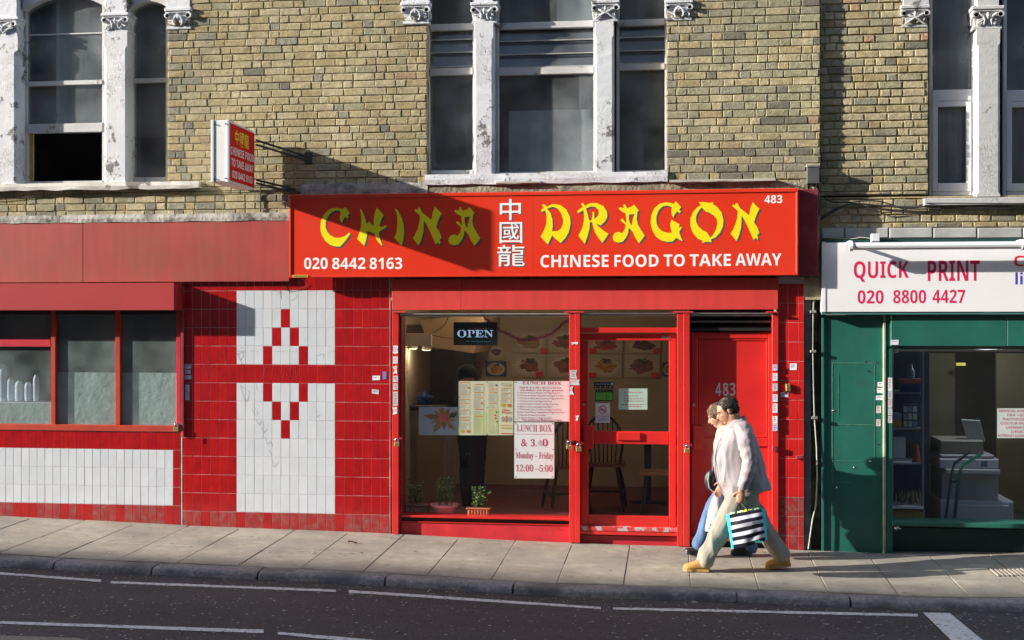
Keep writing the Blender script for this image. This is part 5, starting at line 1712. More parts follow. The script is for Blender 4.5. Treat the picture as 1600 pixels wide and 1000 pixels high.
# notices on the glazed door (inside the glass)
YE = YD + .034
m_o = sheet(928, 597, 958.5, 607, 'card_sticker', 'small black opening hours sticker above the green hygiene rating in the door', 'sticker', BLACK, YE, 0)
m_ = MB()
for k in range(8):
    p = pt(930.5 + k * 3.8, 604.3, YE); m_.flat(ell(p.x, p.z, .006, .007, 8), [], [PAPER, ORG, PAPER, M('sticker_blue', (.1, .2, .5), .5)][k % 4], YE - .001)
pbox(m_, 930, 599.5, 952, 600.8, YE - .001, YE - .0008, GREYP, 0); pbox(m_, 954.5, 598, 957.5, 602, YE - .001, YE - .0008, PAPER, 0)
m_.build('print', m_o)
m_o = sheet(930, 608.5, 958, 627, 'rating_sticker', 'bright green and black hygiene rating sticker on the door glass', 'sticker', BLACK, YE, 0)
m_ = MB(); pbox(m_, 931, 613, 957, 625, YE - .001, YE - .0008, M('rating_green', (0.12, 0.50, 0.03), .5), 0)
p = pt(949, 620.5, YE); m_.flat(ell(p.x, p.z, .016, .016, 14), [], BLACK, YE - .0012)
for k in range(5):
    p = pt(934 + k * 4.5, 610.7, YE); m_.flat(ell(p.x, p.z, .005, .005, 6), [], GREYP, YE - .001)
ptext(m_, B_('4'), 948, 619, 950.2, 622.3, YE - .002, PAPER)
m_.build('print', m_o)
m_o = sheet(930.5, 630, 953, 660.5, 'no_smoking_notice', 'white no smoking notice with a red crossed circle on the door glass', 'notice', PAPER, YE, 0)
m_ = MB(); p = pt(941.5, 640, YE)
m_.flat(ell(p.x, p.z, .041, .041, 26), [ell(p.x, p.z, .033, .033, 26)[::-1]], TAGR, YE - .001)
m_.poly([(p.x - .03, YE - .0012, p.z + .024), (p.x - .024, YE - .0012, p.z + .03), (p.x + .03, YE - .0012, p.z - .024), (p.x + .024, YE - .0012, p.z - .03)][::-1], TAGR)
m_.box(p.x - .024, p.x + .02, YE - .0009, YE - .0007, p.z - .006, p.z + .003, BLACK)
ptext(m_, B_('NO SMOKING'), 933, 649.5, 951, 651.5, YE - .001, TAGR)
for k in range(3): pbox(m_, 934, 653 + k * 2, 950, 653.8 + k * 2, YE - .001, YE - .0008, M('blue_print', (.15, .25, .5), .5), 0)
m_.build('print', m_o)
m_o = sheet(966.5, 607, 1011.5, 640, 'paper_notice', 'pale green printed notice in the middle of the door glass', 'notice', PAPERG, YE, 0)
m_ = MB()
for y, a, b in [(612.5, 974, 1004), (618, 975, 998), (622.5, 974, 1004), (626, 975, 1006), (631.5, 972, 1006), (634.5, 980, 1002)]:
    x = a
    while x < b:
        w_ = R.uniform(2, 5); pbox(m_, x, y, min(x + w_, b), y + 1.1, YE - .001, YE - .0008, PALEC, 0); x += w_ + 1
m_.build('print', m_o)

# ---- stickers outside
STK = [M('sticker_white', (0.66, 0.68, 0.72), .6, .06, 20), M('sticker_grey', (0.5, 0.5, 0.52), .6, .15, 30), M('sticker_violet', (0.50, 0.50, 0.68), .6, .08, 20)]
SPK = [M('sticker_ink', (0.12, 0.12, 0.2), .6), M('sticker_red_ink', (0.5, 0.06, 0.07), .6), M('sticker_blue_ink', (0.10, 0.2, 0.5), .6)]
def sticker(x0, y0, x1, y1, Y, label, mat=None, tilt=0.0, torn=False, group=None):
    rr = random.Random(int(x0 * 7 + y0))
    mat = mat or STK[rr.choice([0, 0, 1])]
    m_ = MB()
    j = lambda: rr.uniform(-.9, .9) * (1.4 if torn else .25)
    P = [(x0 + j(), y1 + j() - tilt), (x1 + j(), y1 + j() + tilt), (x1 + j(), y0 + j() + tilt), (x0 + j(), y0 + j() - tilt)]
    if torn:
        P = [P[0], ((x0 + x1) / 2, y1 + j()), P[1], (x1 - 1.2 + j(), (y0 + y1) / 2), P[2], P[3], (x0 + 1 + j(), (y0 + y1) / 2)]
    q = [pt(a, b, Y) for a, b in P]
    m_.flat([(p.x, p.z) for p in q], [], mat, Y - .0012)
    ink = rr.choice(SPK)
    n_ = max(1, int((y1 - y0 - 3) / 2.6))
    for k in range(n_):
        y = y0 + 2 + k * 2.6
        a = x0 + 1.6; b = x0 + (x1 - x0) * rr.uniform(.55, .85)
        c1, c2 = pt(a, y + 1.0 + tilt * .3, Y), pt(b, y + tilt * .3, Y)
        m_.box(c1.x, c2.x, Y - .0016, Y - .0013, c1.z, c2.z, ink)
    return tag(m_.build('sticker'), label, 'sticker', group)
for x0, y0, x1, y1, tl, lab in [(287.5, 569.5, 299, 576, 0, 'topmost card sticker on the tiles right of the shutter guide'), (287, 578, 298, 584, 0, 'second card sticker down right of the shutter guide'), (288, 586.5, 299, 592.5, 0, 'third card sticker down right of the shutter guide'), (289.5, 601, 296, 612, 0, 'upper of two upright card stickers right of the shutter guide'), (289.5, 613, 296, 625, 0, 'lower of two upright card stickers right of the shutter guide'),
                                   (582, 587, 594, 594, 0, 'upper white card sticker on the red tiles left of the window'), (581, 608.5, 592, 615.5, .8, 'tilted white card sticker lowest on the red tiles left of the window'), (598, 580.5, 604, 592, 0, 'small blue sticker on the red tiles beside the window post')]:
    sticker(x0, y0, x1, y1, -.0015, lab, STK[2] if x0 < 300 else (M('sticker_blue', (.1, .2, .5), .5) if x0 > 597 else None), tl)
for i, (a, b) in enumerate([(541, 552), (557, 568), (572, 584), (587, 597), (599, 609), (612, 634), (637, 647)]):
    sticker(614.2, a, 621.5, b, -.036, ['torn sticker at the top of the left window post', 'blank white sticker second on the left window post', 'torn sticker with a red mark third on the left window post', 'grey worn sticker fourth on the left window post', 'lilac sticker fifth on the left window post', 'longest sticker on the left window post', 'lowest sticker on the left window post, above the padlock'][i], None, 0, i in (0, 2, 6))
for i, (x0, a, x1, b) in enumerate([(892, 535, 903, 538), (891, 577.5, 902, 591), (891, 593, 905, 601), (890.5, 604, 896, 616), (899, 650, 904, 657)]):
    sticker(x0, a, x1, b, -.054, ['torn strip of white paper high on the middle post', 'torn white sticker half way up the middle post', 'two peeling sticker scraps below the torn white one on the middle post', 'upright white sticker scrap on the left half of the middle post', 'small white scrap shaped like a tick above the padlocks'][i], None, 0, True)
for i, (a, b) in enumerate([(569.5, 579), (583, 595), (599, 611), (616, 628), (630.5, 645), (650, 662), (662.5, 673.5)]):
    sticker(1207.2, a, 1214.8, b, -.031, ['rounded lilac sticker at the top of the right door post', 'second white sticker down the right door post', 'third white sticker down the right door post', 'fourth blank white sticker on the right door post', 'fifth sticker with a yellow stain on the right door post', 'sixth white sticker on the right door post', 'lowest sticker on the right door post'][i], STK[2] if i in (0, 6) else None)
sticker(1234, 568, 1245, 578, -.0015, 'square sticker with an orange mark high on the tiled pier', PAPER)
sticker(1219.5, 613, 1232, 620.5, -.0015, 'lilac card sticker with blue print on the tiled pier', STK[2])
for i, (x0, a, x1, b) in enumerate([(1371, 597, 1382, 604), (1370, 606, 1380, 614), (1368.5, 618, 1380, 625), (1369, 634, 1376.5, 645.5), (1369, 655, 1376, 666)]):
    sticker(x0, a, x1, b, .0585, ['topmost card sticker at the right edge of the green panel', 'yellow-marked sticker second on the green panel', 'wide white sticker third on the green panel', 'upright sticker fourth on the green panel', 'lowest upright sticker on the green panel'][i])
for i, (a, b) in enumerate([(590, 611), (611.5, 624), (624.5, 637), (638, 649), (650, 661)]):
    sticker(1387, a, 1394, b, .0285, ['longest white sticker on the green window post', 'pink tinted sticker second on the green window post', 'blue printed sticker third on the green window post', 'worn sticker fourth on the green window post', 'pink sticker lowest on the green window post'][i])
sticker(1391.5, 531, 1404, 538.5, -.0012, 'white card sticker at the lower left corner of the green fascia board', None)
# scratched tag on the far left pane
m_ = MB()
m_.tube([pt(267, 649, .09), pt(273, 646, .09), pt(274, 651, .09), pt(270, 658, .09)], .004, PAPER, 4)
m_.tube([pt(265, 646, .09), pt(268, 650, .09)], .005, PAPER, 4)
tag(m_.build('sticker_scrap'), 'curled scrap of white sticker in the corner of the left shop window', 'scrap')

# ---- padlocks
def padlock(px, py, Y, label, tilt=0.0, s=1.0):
    c = pt(px, py, Y)
    o = root('padlock', label, 'padlock', c)
    m_ = MB(); w_, h_ = .026 * s, .042 * s
    m_.box(c.x - w_, c.x + w_, c.y - .012, c.y + .012, c.z - h_, c.z, BRASS, .005); m_.build('body', o)
    m_ = MB()
    arc = [Vector((c.x + w_ * .62 * math.cos(a), c.y, c.z + .012 + .028 * s * math.sin(a))) for a in [math.pi * k / 8 for k in range(9)]]
    m_.tube([Vector((c.x + w_ * .62, c.y, c.z - .005))] + arc + [Vector((c.x - w_ * .62, c.y, c.z - .005))], .006 * s, STEELC, 8); m_.build('shackle', o, True)
    m_ = MB(); m_.box(c.x - .03, c.x + .05, c.y + .014, c.y + .03, c.z + .015, c.z + .045, MAROON, .003); m_.build('hasp', o)
padlock(275.3, 668, -.04, 'brass padlock at the lower right corner of the left shop window')
padlock(620, 691, -.065, 'brass padlock on the left window post')
padlock(889, 695, -.085, 'left of the two brass padlocks on the middle post')
padlock(904, 699, -.085, 'right of the two brass padlocks on the middle post')
padlock(1073.5, 701, -.09, 'brass padlock on the post left of the door numbered 483')
part_ = part('key_switch', None, 1228, 600, 1235, 611.5, -.03, -.0, BRASS, .004); tag(part_, 'small oval brass key switch on the tiled pier', 'switch')
part_ = part('hasp', None, 1207, 697, 1214.5, 705, -.045, -.03, MAROON, .002); tag(part_, 'dark iron hasp on the right door post', 'hasp')
part_ = part('hasp', None, 1244, 712, 1255, 717, -.03, .0, MAROON, .002); tag(part_, 'dark iron hasp on the edge of the tiled pier', 'hasp')

# ---- plants on the window board
LEAF = [M('leaf_dark', (0.06, 0.13, 0.045), .5), M('leaf_mid', (0.12, 0.24, 0.07), .5), M('leaf_pale', (0.25, 0.38, 0.10), .5)]
wb = part('window_board', None, 623, 806, 892, 810, .135, .75, FLOORI); tag(wb, 'dark red board inside the takeaway window with potted plants on it', 'shelf')
zwb = gzz(757, 806, .135) + .0005
def plant(px, Y, pot, hpx, spread, label, seed, potmat, wpx, topx, nst):
    rr = random.Random(seed)
    c = Vector((gx(px, Y), Y, zwb))
    o = root('potted_plant', label, 'plant', c)
    sc = _t(px, Y) 
    ht = gzz(px, topx, Y) - zwb
    hw = (gx(px + wpx / 2, Y) - gx(px - wpx / 2, Y)) / 2
    m_ = MB()
    if pot == 'round':
        m_.lathe(c.x, c.y, [(hw * .72, zwb), (hw * .9, zwb + ht * .80), (hw, zwb + ht * .80), (hw * 1.02, zwb + ht), (hw * .92, zwb + ht), (hw * .86, zwb + ht * .86)], potmat, 22)
    else:
        for u0, u1, e in [(0, .80, .0), (.82, 1, .012)]:
            m_.box(c.x - hw * (.88 if u0 == 0 else 1), c.x + hw * (.88 if u0 == 0 else 1), c.y - .045 - e, c.y + .045 + e, zwb + ht * u0, zwb + ht * u1, potmat, .006)
        for k in range(7):
            x = c.x - hw * .75 + hw * 1.5 * k / 6
            m_.box(x - .006, x + .006, c.y - .053, c.y - .043, zwb + ht * .1, zwb + ht * .72, potmat, .002)
    m_.build('pot', o)
    st, lf = MB(), MB()
    H__ = gzz(px, hpx, Y) - zwb - ht
    for k in range(nst):
        b = Vector((c.x + rr.uniform(-.5, .5) * hw, c.y + rr.uniform(-.04, .04), zwb + ht * .9))
        top = b + Vector((rr.gauss(0, spread * .45), rr.gauss(0, .05), H__ * rr.uniform(.6, 1.0)))
        mid = b.lerp(top, .5) + Vector((rr.uniform(-.015, .015), 0, 0))
        st.tube([b, mid, top], [.003, .0025, .0015], LEAF[0], 5)
        for q in range(34):
            u = rr.uniform(.15, 1)
            p = b.lerp(top, u)
            a = rr.uniform(0, 6.28); L_ = rr.uniform(.022, .045)
            d_ = Vector((math.cos(a), math.sin(a) * .8, rr.uniform(-.1, .7))).normalized()
            s_ = d_.cross(Vector((rr.uniform(-1, 1), rr.uniform(-1, 1), rr.uniform(-1, 1)))).normalized() * L_ * .2
            lf.poly([p, p + d_ * L_ * .5 + s_, p + d_ * L_, p + d_ * L_ * .5 - s_], LEAF[rr.choice([0, 1, 1, 2])])
    st.build('stem', o)
    f_ = lf.build('foliage', o); f_['kind'] = 'stuff'
plant(650, .27, 'box', 745, .10, 'dark spreading plant in a shadowed brown trough, left of the pink pot', 1, M('brown_trough', (0.22, 0.10, 0.06), .7), 44, 787, 12)
plant(695, .25, 'round', 737, .07, 'bushy plant in a round pink pot in the takeaway window', 2, M('pink_pot', (0.74, 0.34, 0.37), .6, .1, 8), 44, 787.5, 12)
plant(748, .19, 'box', 755, .07, 'two tufted shoots in a ribbed terracotta trough, right of the pink pot', 3, M('terracotta', (0.58, 0.20, 0.09), .7, .15, 12), 37, 793, 11)

# ---- chairs and table inside
WOODD = M('dark_stained_wood', (0.018, 0.014, 0.012), .4, .2, 12)
WOODS = M('seat_wood', (0.16, 0.08, 0.035), .4, .2, 12, stretch=(1, 8, 8))
def windsor(loc, rz, label):
    o = root('windsor_chair', label, 'chair', (0, 0, 0), 'spindle-back chairs inside the takeaway')
    m_ = MB()
    ring_ = [(.21 * math.copysign(abs(math.cos(a)) ** .7, math.cos(a)), .20 * math.copysign(abs(math.sin(a)) ** .7, math.sin(a))) for a in [2 * math.pi * k / 20 for k in range(20)]]
    m_.grid([[(x, y, z) for x, y in ring_] for z in (.43, .445, .465)], WOODS, True)
    m_.poly([(x, y, .465) for x, y in ring_], WOODS); m_.poly([(x, y, .43) for x, y in ring_][::-1], WOODS); m_.build('seat', o)
    for sx in (-1, 1):
        for sy_ in (-1, 1):
            MB().tube([(sx * .21, sy_ * .20, 0), (sx * .18, sy_ * .17, .2), (sx * .13, sy_ * .12, .435)], [.012, .021, .014], WOODD, 8).build('leg', o, True)
        MB().tube([(sx * .19, -.18, .17), (sx * .19, .18, .17)], .011, WOODD, 8).build('stretcher', o, True)
    MB().tube([(-.19, 0, .17), (.19, 0, .17)], .011, WOODD, 8).build('stretcher', o, True)
    arc = [(-.17, .15, .46)] + [(-.20 * math.cos(math.pi * k / 12), .17 + .07 * math.sin(math.pi * k / 12), .66 + .27 * math.sin(math.pi * k / 12)) for k in range(13)] + [(.17, .15, .46)]
    MB().tube(arc, .014, WOODD, 8).build('back_bow', o, True)
    for k in range(-3, 4):
        x = k * .048
        zt_ = .66 + .27 * math.sqrt(max(0, 1 - (x * 1.05 / .20) ** 2))
        MB().tube([(x * .85, .155, .46), (x * 1.05, .17 + .07 * (zt_ - .66) / .27, zt_)], .007, WOODD, 6).build('spindle', o, True)
    o.location = loc; o.rotation_euler = (0, 0, rz); o.scale = (1.05, 1.05, 1.12)
    return o
zc = zfl
windsor((gx(885, 1.0), 1.0, zc), math.radians(200), 'spindle-back chair partly behind the upright LUNCH BOX poster')
windsor((gx(945, 1.25), 1.25, zc), math.radians(178), 'spindle-back chair seen whole through the lower door glass')
tb = root('cafe_table', 'dark pedestal table inside the takeaway to the right of the whole chair', 'table', (gx(1012, 1.7), 1.7, zc))
cx_ = gx(1012, 1.7)
MB().box(cx_ - .35, cx_ + .35, 1.4, 2.0, zc + .70, zc + .73, WOODD, .01).build('table_top', tb)
MB().tube([(cx_, 1.7, zc + .03), (cx_, 1.7, zc + .7)], .04, WOODD, 10).build('pedestal', tb)
MB().box(cx_ - .2, cx_ + .2, 1.66, 1.74, zc, zc + .04, WOODD, .01).build('foot', tb)
st_ = root('stool', 'low dark stool with a tan wooden seat at the lower right of the door glass', 'stool', (gx(1030, 1.0), 1.0, zc))
cx_ = gx(1028, 1.0)
MB().box(cx_ - .19, cx_ + .19, .82, 1.18, zc + .42, zc + .455, M('tan_seat', (0.30, 0.18, 0.08), .5, .2, 10), .01).build('seat', st_)
for sx in (-1, 1):
    for s2 in (-1, 1):
        MB().tube([(cx_ + sx * .17, 1.0 + s2 * .16, zc), (cx_ + sx * .12, 1.0 + s2 * .12, zc + .43)], .018, WOODD, 8).build('leg', st_, True)

# ---- inside the print shop
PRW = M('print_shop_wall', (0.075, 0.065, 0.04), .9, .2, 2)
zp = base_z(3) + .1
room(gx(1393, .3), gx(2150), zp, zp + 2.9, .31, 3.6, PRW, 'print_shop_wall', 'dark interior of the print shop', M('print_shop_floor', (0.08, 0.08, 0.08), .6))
for x0, x1, Y, c in [(1448, 1492, 2.6, (0.11, 0.10, 0.06)), (1557, 1640, 2.0, (0.13, 0.11, 0.055))]:
    m_ = MB(); pbox(m_, x0, 552, x1, 800, Y, Y + .05, M('wall_panel_%d' % x0, c, .8, .15, 3), 0); tag(m_.build('door_panel'), ['dull olive panel in the print shop behind the copier', 'dull ochre panel behind the services notice'][x0 > 1500], 'panel')
cab = root('display_cabinet', 'glass display cabinet of stationery at the left end of the print shop window', 'cabinet', (gx(1420, .4), .5, zp))
CB = M('cabinet_steel', (0.20, 0.22, 0.26), .4, .1, 6, metal=.4)
part('upright', cab, 1440, 546, 1444, 800, .34, .38, CB); part('upright', cab, 1394, 546, 1396, 815, .34, .38, CB)
part('back_panel', cab, 1390, 540, 1452, 815, .85, .87, M('cabinet_back', (0.06, 0.075, 0.11), .7, .2, 3), 0)
SHY = [613, 669, 724, 790]
for y in SHY:
    part('shelf', cab, 1393, y, 1441, y + 2.2, .36, .85, CB, .002)
part('base_trim', cab, 1393, 791, 1443, 795.5, .32, .36, UPVC)
part('base', cab, 1393, 797, 1445, 822, .35, .85, M('tan_wood_base', (0.34, 0.25, 0.11), .6, .15, 10, stretch=(1, 1, 6)))
def thing_box(name, cat, label, x0, y0, x1, y1, Y, mat, d=.12):
    return tag(part(name, None, x0, y0, x1, y1, Y, Y + d, mat), label, cat)
BLU = M('blue_box', (0.02, 0.035, 0.20), .5, .1, 8)
for i in range(3):
    thing_box('ink_box', 'box', ['leftmost of three blue boxes on the top cabinet shelf', 'middle of three blue boxes on the top cabinet shelf', 'rightmost of three blue boxes on the top cabinet shelf'][i], 1408 + i * 11.3, 600, 1418.6 + i * 11.3, 612.6, .42, BLU)
thing_box('paper_pack', 'pack', 'flat red and white pack lying on the blue boxes', 1407, 592, 1441, 599.6, .42, M('red_white_pack', (0.35, 0.10, 0.12), .6, .3, 14))
m_ = MB(); c_ = pt(1423, 592, .5); m_.lathe(c_.x, c_.y, [(.035, c_.z), (.04, c_.z + .07), (.02, c_.z + .11), (.015, c_.z + .15)], M('dim_glass_jar', (0.2, 0.24, 0.3), .3), 12)
tag(m_.build('glue_bottle', smooth=True), 'grey bottle standing on the pack at the top of the cabinet', 'bottle')
o = root('card_rack', 'leaning rack of printed cards on the second cabinet shelf', 'rack', pt(1420, 650, .45))
part('frame', o, 1410, 632, 1434, 668.6, .45, .52, DARKV)
for i in range(3):
    for j in range(3):
        part('card', o, 1412 + i * 7.4, 635 + j * 11.4, 1418 + i * 7.4, 644 + j * 11.4, .44, .449, M('card_print_%d' % ((i + j) % 3), [(0.42, 0.48, 0.52), (0.2, 0.3, 0.42), (0.5, 0.5, 0.46)][(i + j) % 3], .6, .3, 40), 0)
thing_box('small_box', 'box', 'small yellow box at the left of the second cabinet shelf', 1396, 656, 1409, 668.6, .44, M('yellow_box', (0.42, 0.25, 0.05), .6, .4, 30))
thing_box('small_box', 'box', 'small mauve box on the yellow box in the cabinet', 1396, 646, 1408, 655.7, .44, M('mauve_box', (0.22, 0.22, 0.38), .6, .2, 30))
thing_box('paper_stack', 'paper', 'white paper sheets standing on the third cabinet shelf', 1396, 683, 1415, 716, .46, M('pale_sheet', (0.42, 0.50, 0.60), .6, .05, 10), .05)
m_ = MB(); c_ = pt(1432, 723.5, .5); m_.lathe(c_.x, c_.y, [(.045, c_.z), (.03, c_.z + .1), (.018, c_.z + .19)], M('brick_red_cone', (0.28, 0.09, 0.05), .6, .3, 20), 10); tag(m_.build('cone_ornament'), 'brownish red cone on the third cabinet shelf', 'ornament')
thing_box('ruler', 'ruler', 'upper pale ruler lying on the third cabinet shelf', 1394, 724.5 - 3, 1424, 723.4, .38, PAPER, .03)
m_ = MB()
rr = random.Random(3)
for k in range(26):
    c_ = pt(1397 + rr.uniform(0, 42), 789.6, rr.uniform(.42, .75)); h = rr.uniform(.08, .17)
    m_.lathe(c_.x, c_.y, [(.012, c_.z), (.012, c_.z + h * .6), (.005, c_.z + h * .8), (.005, c_.z + h)], M('dim_vial_%d' % (k % 3), [(0.20, 0.2, 0.17), (0.32, 0.34, 0.36), (0.16, 0.13, 0.08)][k % 3], .25), 8)
o = m_.build('small_bottles', smooth=True); tag(o, 'crowd of tiny bottles and pens on the lowest cabinet shelf', 'bottles', kind='stuff')
c_ = pt(1530, 505, 2.2)
pl_ = root('ceiling_lamp', 'added ceiling lamp, unseen behind the fascia, brightening the print shop', 'lamp', c_)  # lamp added to lighten the copier and cabinet, hidden by the fascia
MB().lathe(c_.x, c_.y, [(.12, c_.z), (.14, c_.z + .02), (.1, c_.z + .06)], UPVC, 16).build('shade', pl_)
MB().lathe(c_.x, c_.y, [(.10, c_.z - .006), (.105, c_.z - .001)], MATS['lamp_glow'], 16).build('lens', pl_)
l = bpy.data.lights.new('lamp', 'POINT'); l.energy = 14; l.color = (.85, .92, 1); l.shadow_soft_size = .1
lo = bpy.data.objects.new('light_source', l); COL.objects.link(lo); lo.location = (c_.x - .2, 1.0, c_.z - .1)
# copier
cp = root('photocopier', 'large pale grey photocopier with a tilted screen in the print shop window', 'photocopier', (gx(1510, .9), 1.0, zp))
PG = M('copier_grey', (0.34, 0.35, 0.38), .5, .08, 3); PG2 = M('copier_light', (0.44, 0.47, 0.52), .5, .05, 3)
part('base', cp, 1469, 783, 1584, 860, .75, 1.4, PG2, .01)
part('paper_tray', cp, 1494, 789, 1577, 820, .72, .749, PG2, .01)
part('body', cp, 1471, 737, 1560, 782.7, .85, 1.4, PG, .01)
part('scanner', cp, 1468, 717, 1561, 733, .80, 1.4, PG2, .012)
part('output_tray', cp, 1478, 733.5, 1563, 741, .74, 1.2, PG2, .008)
part('lid', cp, 1470, 711, 1554, 716.6, .82, 1.4, PG, .01)
part('feeder', cp, 1469, 688, 1537, 710.6, .9, 1.4, M('copier_beige', (0.22, 0.21, 0.18), .6, .1, 4), .012)
part('badge', cp, 1533, 721, 1543, 729, .795, .799, M('badge_blue', (0.12, 0.14, 0.30), .5), 0)
part('front_door', cp, 1500, 757, 1525, 779, .845, .849, M('copier_panel', (0.28, 0.29, 0.31), .5), 0)
m_ = MB()
s4 = [pt(1502, 656, 1.0), pt(1531, 658, 1.0), pt(1539, 690, 1.0), pt(1513, 694, 1.0)]
m_.poly([(p.x, p.y, p.z) for p in s4][::-1], PG); m_.poly([(p.x + .03, p.y + .12, p.z) for p in s4], PG)
m_.grid([[(p.x, p.y, p.z) for p in s4], [(p.x + .03, p.y + .12, p.z) for p in s4]], PG, True)
m_.build('screen', cp)
MB().tube([pt(1518, 688, 1.05), pt(1517, 712, 1.05)], .022, PG, 8).build('screen_arm', cp)
# sack truck
tk = root('sack_truck', 'green tubular sack truck handles leaning in front of the photocopier', 'trolley', (gx(1487, .45), .45, zp))
GRB = M('bright_green_tube', (0.03, 0.30, 0.16), .35, .05, 5); GRD2 = M('dull_green_tube', (0.03, 0.10, 0.085), .4, .1, 5)
cs = [(1533, 709, .42), (1506, 726, .42), (1500.5, 735, .42), (1497, 760, .44), (1489, 830, .5)]
MB().tube([pt(*p) for p in cs[:3]], .016, GRB, 8).build('handle', tk, True)
MB().tube([pt(*p) for p in cs[2:]], .017, GRD2, 8).build('upright', tk, True)
cs = [(1516, 705, .55), (1491, 725, .55), (1488, 735, .55), (1485, 755, .56), (1475, 830, .62)]
MB().tube([pt(*p) for p in cs], .014, GRD2, 8).build('upright', tk, True)
MB().tube([pt(1486, 748, .55), pt(1491, 753, .5), pt(1498, 751, .44)], .011, GRD2, 8).build('cross_bar', tk, True)
# services notice
sv = sheet(1558, 638, 1640, 684.5, 'services_notice', 'white services notice with crimson capitals at the right edge of the print shop window', 'notice', PAPER, .175, 0)
for k, (s, x, y0) in enumerate([('SERVICES AVA', 1560.5, 640), ('FAX / SC', 1574, 646.5), ('PHOTOCOP', 1567, 653), ('COLOUR PRI', 1563, 659.5), ('LAMINAT', 1572, 666), ('DESIG', 1580, 672.5), ('INTERNET DOW', 1559.5, 678.8)]):
    tline(sv, s, x, y0, 1601, y0 + 3.9, .1742, PALEC if k in () else CRIM, .0)
lt = MB(); pbox(lt, 1495, 567, 1509, 571.5, 2.2, 2.25, M('dim_yellow_light', (0.55, 0.55, 0.08), .5, 0, emit=.25), .003); tag(lt.build('lamp_reflector'), 'small yellow-green light high in the print shop', 'lamp')

# fallen leaves and litter
LF = M('dry_leaf', (0.28, 0.12, 0.05), .8, .3, 30)
for i, (x, y, s_, lab, mt) in enumerate([(551, 850, .07, 'curled brown leaf on the pavement below the tiled wall', LF), (810, 858, .022, 'tiny orange leaf on the pavement under the takeaway window', M('orange_leaf', (0.45, 0.2, 0.03), .7)), (973, 899, .018, 'white scrap of paper on the slab before the glazed door', PAPER), (868, 826, .02, 'tiny dry leaf caught on the red board under the window', M('orange_leaf', (0.45, 0.2, 0.03), .7)), (327, 820, .02, 'white scrap at the foot of the tiled wall', PAPER), (1570, 888, .03, 'small orange scrap lying on the drain grating', M('orange_leaf', (0.45, 0.2, 0.03), .7)), (622, 838, .03, 'dry leaf at the foot of the left window post', LF)]):
    c_ = on_ground(x, y, pave_z, .012)
    if i == 3: c_ = pt(868, 826, .015)
    rr = random.Random(i)
    m_ = MB()
    rws = []
    for a in range(5):
        u = a / 4
        wd = s_ * .4 * math.sin(math.pi * (u * .9 + .05))
        rws.append([(c_.x + s_ * (u - .5) * 1.3, c_.y + wd * v * .8, c_.z + s_ * .18 * abs(v) + s_ * .1 * math.sin(u * 5 + v)) for v in (-1, 0, 1)])
    m_.grid(rws, mt)
    tag(m_.build('fallen_leaf' if mt != PAPER else 'paper_scrap'), lab, 'leaf' if mt != PAPER else 'litter')
# ================================================================ PEOPLE
SKIN = M('skin', (0.36, 0.185, 0.125), .55, .08, 20)
SKIN2 = M('skin_pale', (0.40, 0.22, 0.15), .55, .06, 20)
def stack(mb, secs, mat=None, n=24, p=2.4):
    """body shell from level cuts: (x_left_px, x_right_px, y_px, half width across the street, centre Y)"""
    rws = []
    for (a, b, y, hw, Yc) in secs:
        c = pt((a + b) / 2, y, Yc)
        rx = (gx(b, Yc) - gx(a, Yc)) / 2
        rws.append([(c.x + rx * math.copysign(abs(math.cos(t)) ** (2 / p), math.cos(t)), Yc + hw * math.copysign(abs(math.sin(t)) ** (2 / p), math.sin(t)), c.z) for t in [2 * math.pi * k / n for k in range(n)]])
    mb.grid(rws[::-1], mat or SKIN, True)
    mb.poly(rws[0], mat or SKIN)
    mb.poly(rws[-1][::-1], mat or SKIN)
def ball(mb, c, r, mat=None, n=12, sq=(1, 1, 1), M3=None):
    rws = []
    for i in range(1, n):
        a = math.pi * i / n
        ring = []
        for k in range(2 * n):
            b = math.pi * k / n
            v = Vector((r * sq[0] * math.sin(a) * math.cos(b), r * sq[1] * math.sin(a) * math.sin(b), r * sq[2] * math.cos(a)))
            if M3: v = M3 @ v
            ring.append(Vector(c) + v)
        rws.append(ring)
    mb.grid(rws[::-1], mat or SKIN, True)
    mb.poly(rws[0], mat or SKIN); mb.poly(rws[-1][::-1], mat or SKIN)
def limb(mb, pts_, rs, n=14):
    P = [Vector(p) for p in pts_]
    for i in range(len(P) - 1):
        seg = [P[i].lerp(P[i + 1], u) for u in (0, .34, .67, 1)]
        rr_ = [rs[i] + (rs[i + 1] - rs[i]) * u for u in (0, .34, .67, 1)]
        mb.tube(seg, rr_, SKIN, n)
    for p, r in zip(P, rs): ball(mb, p, r * .985, n=8)

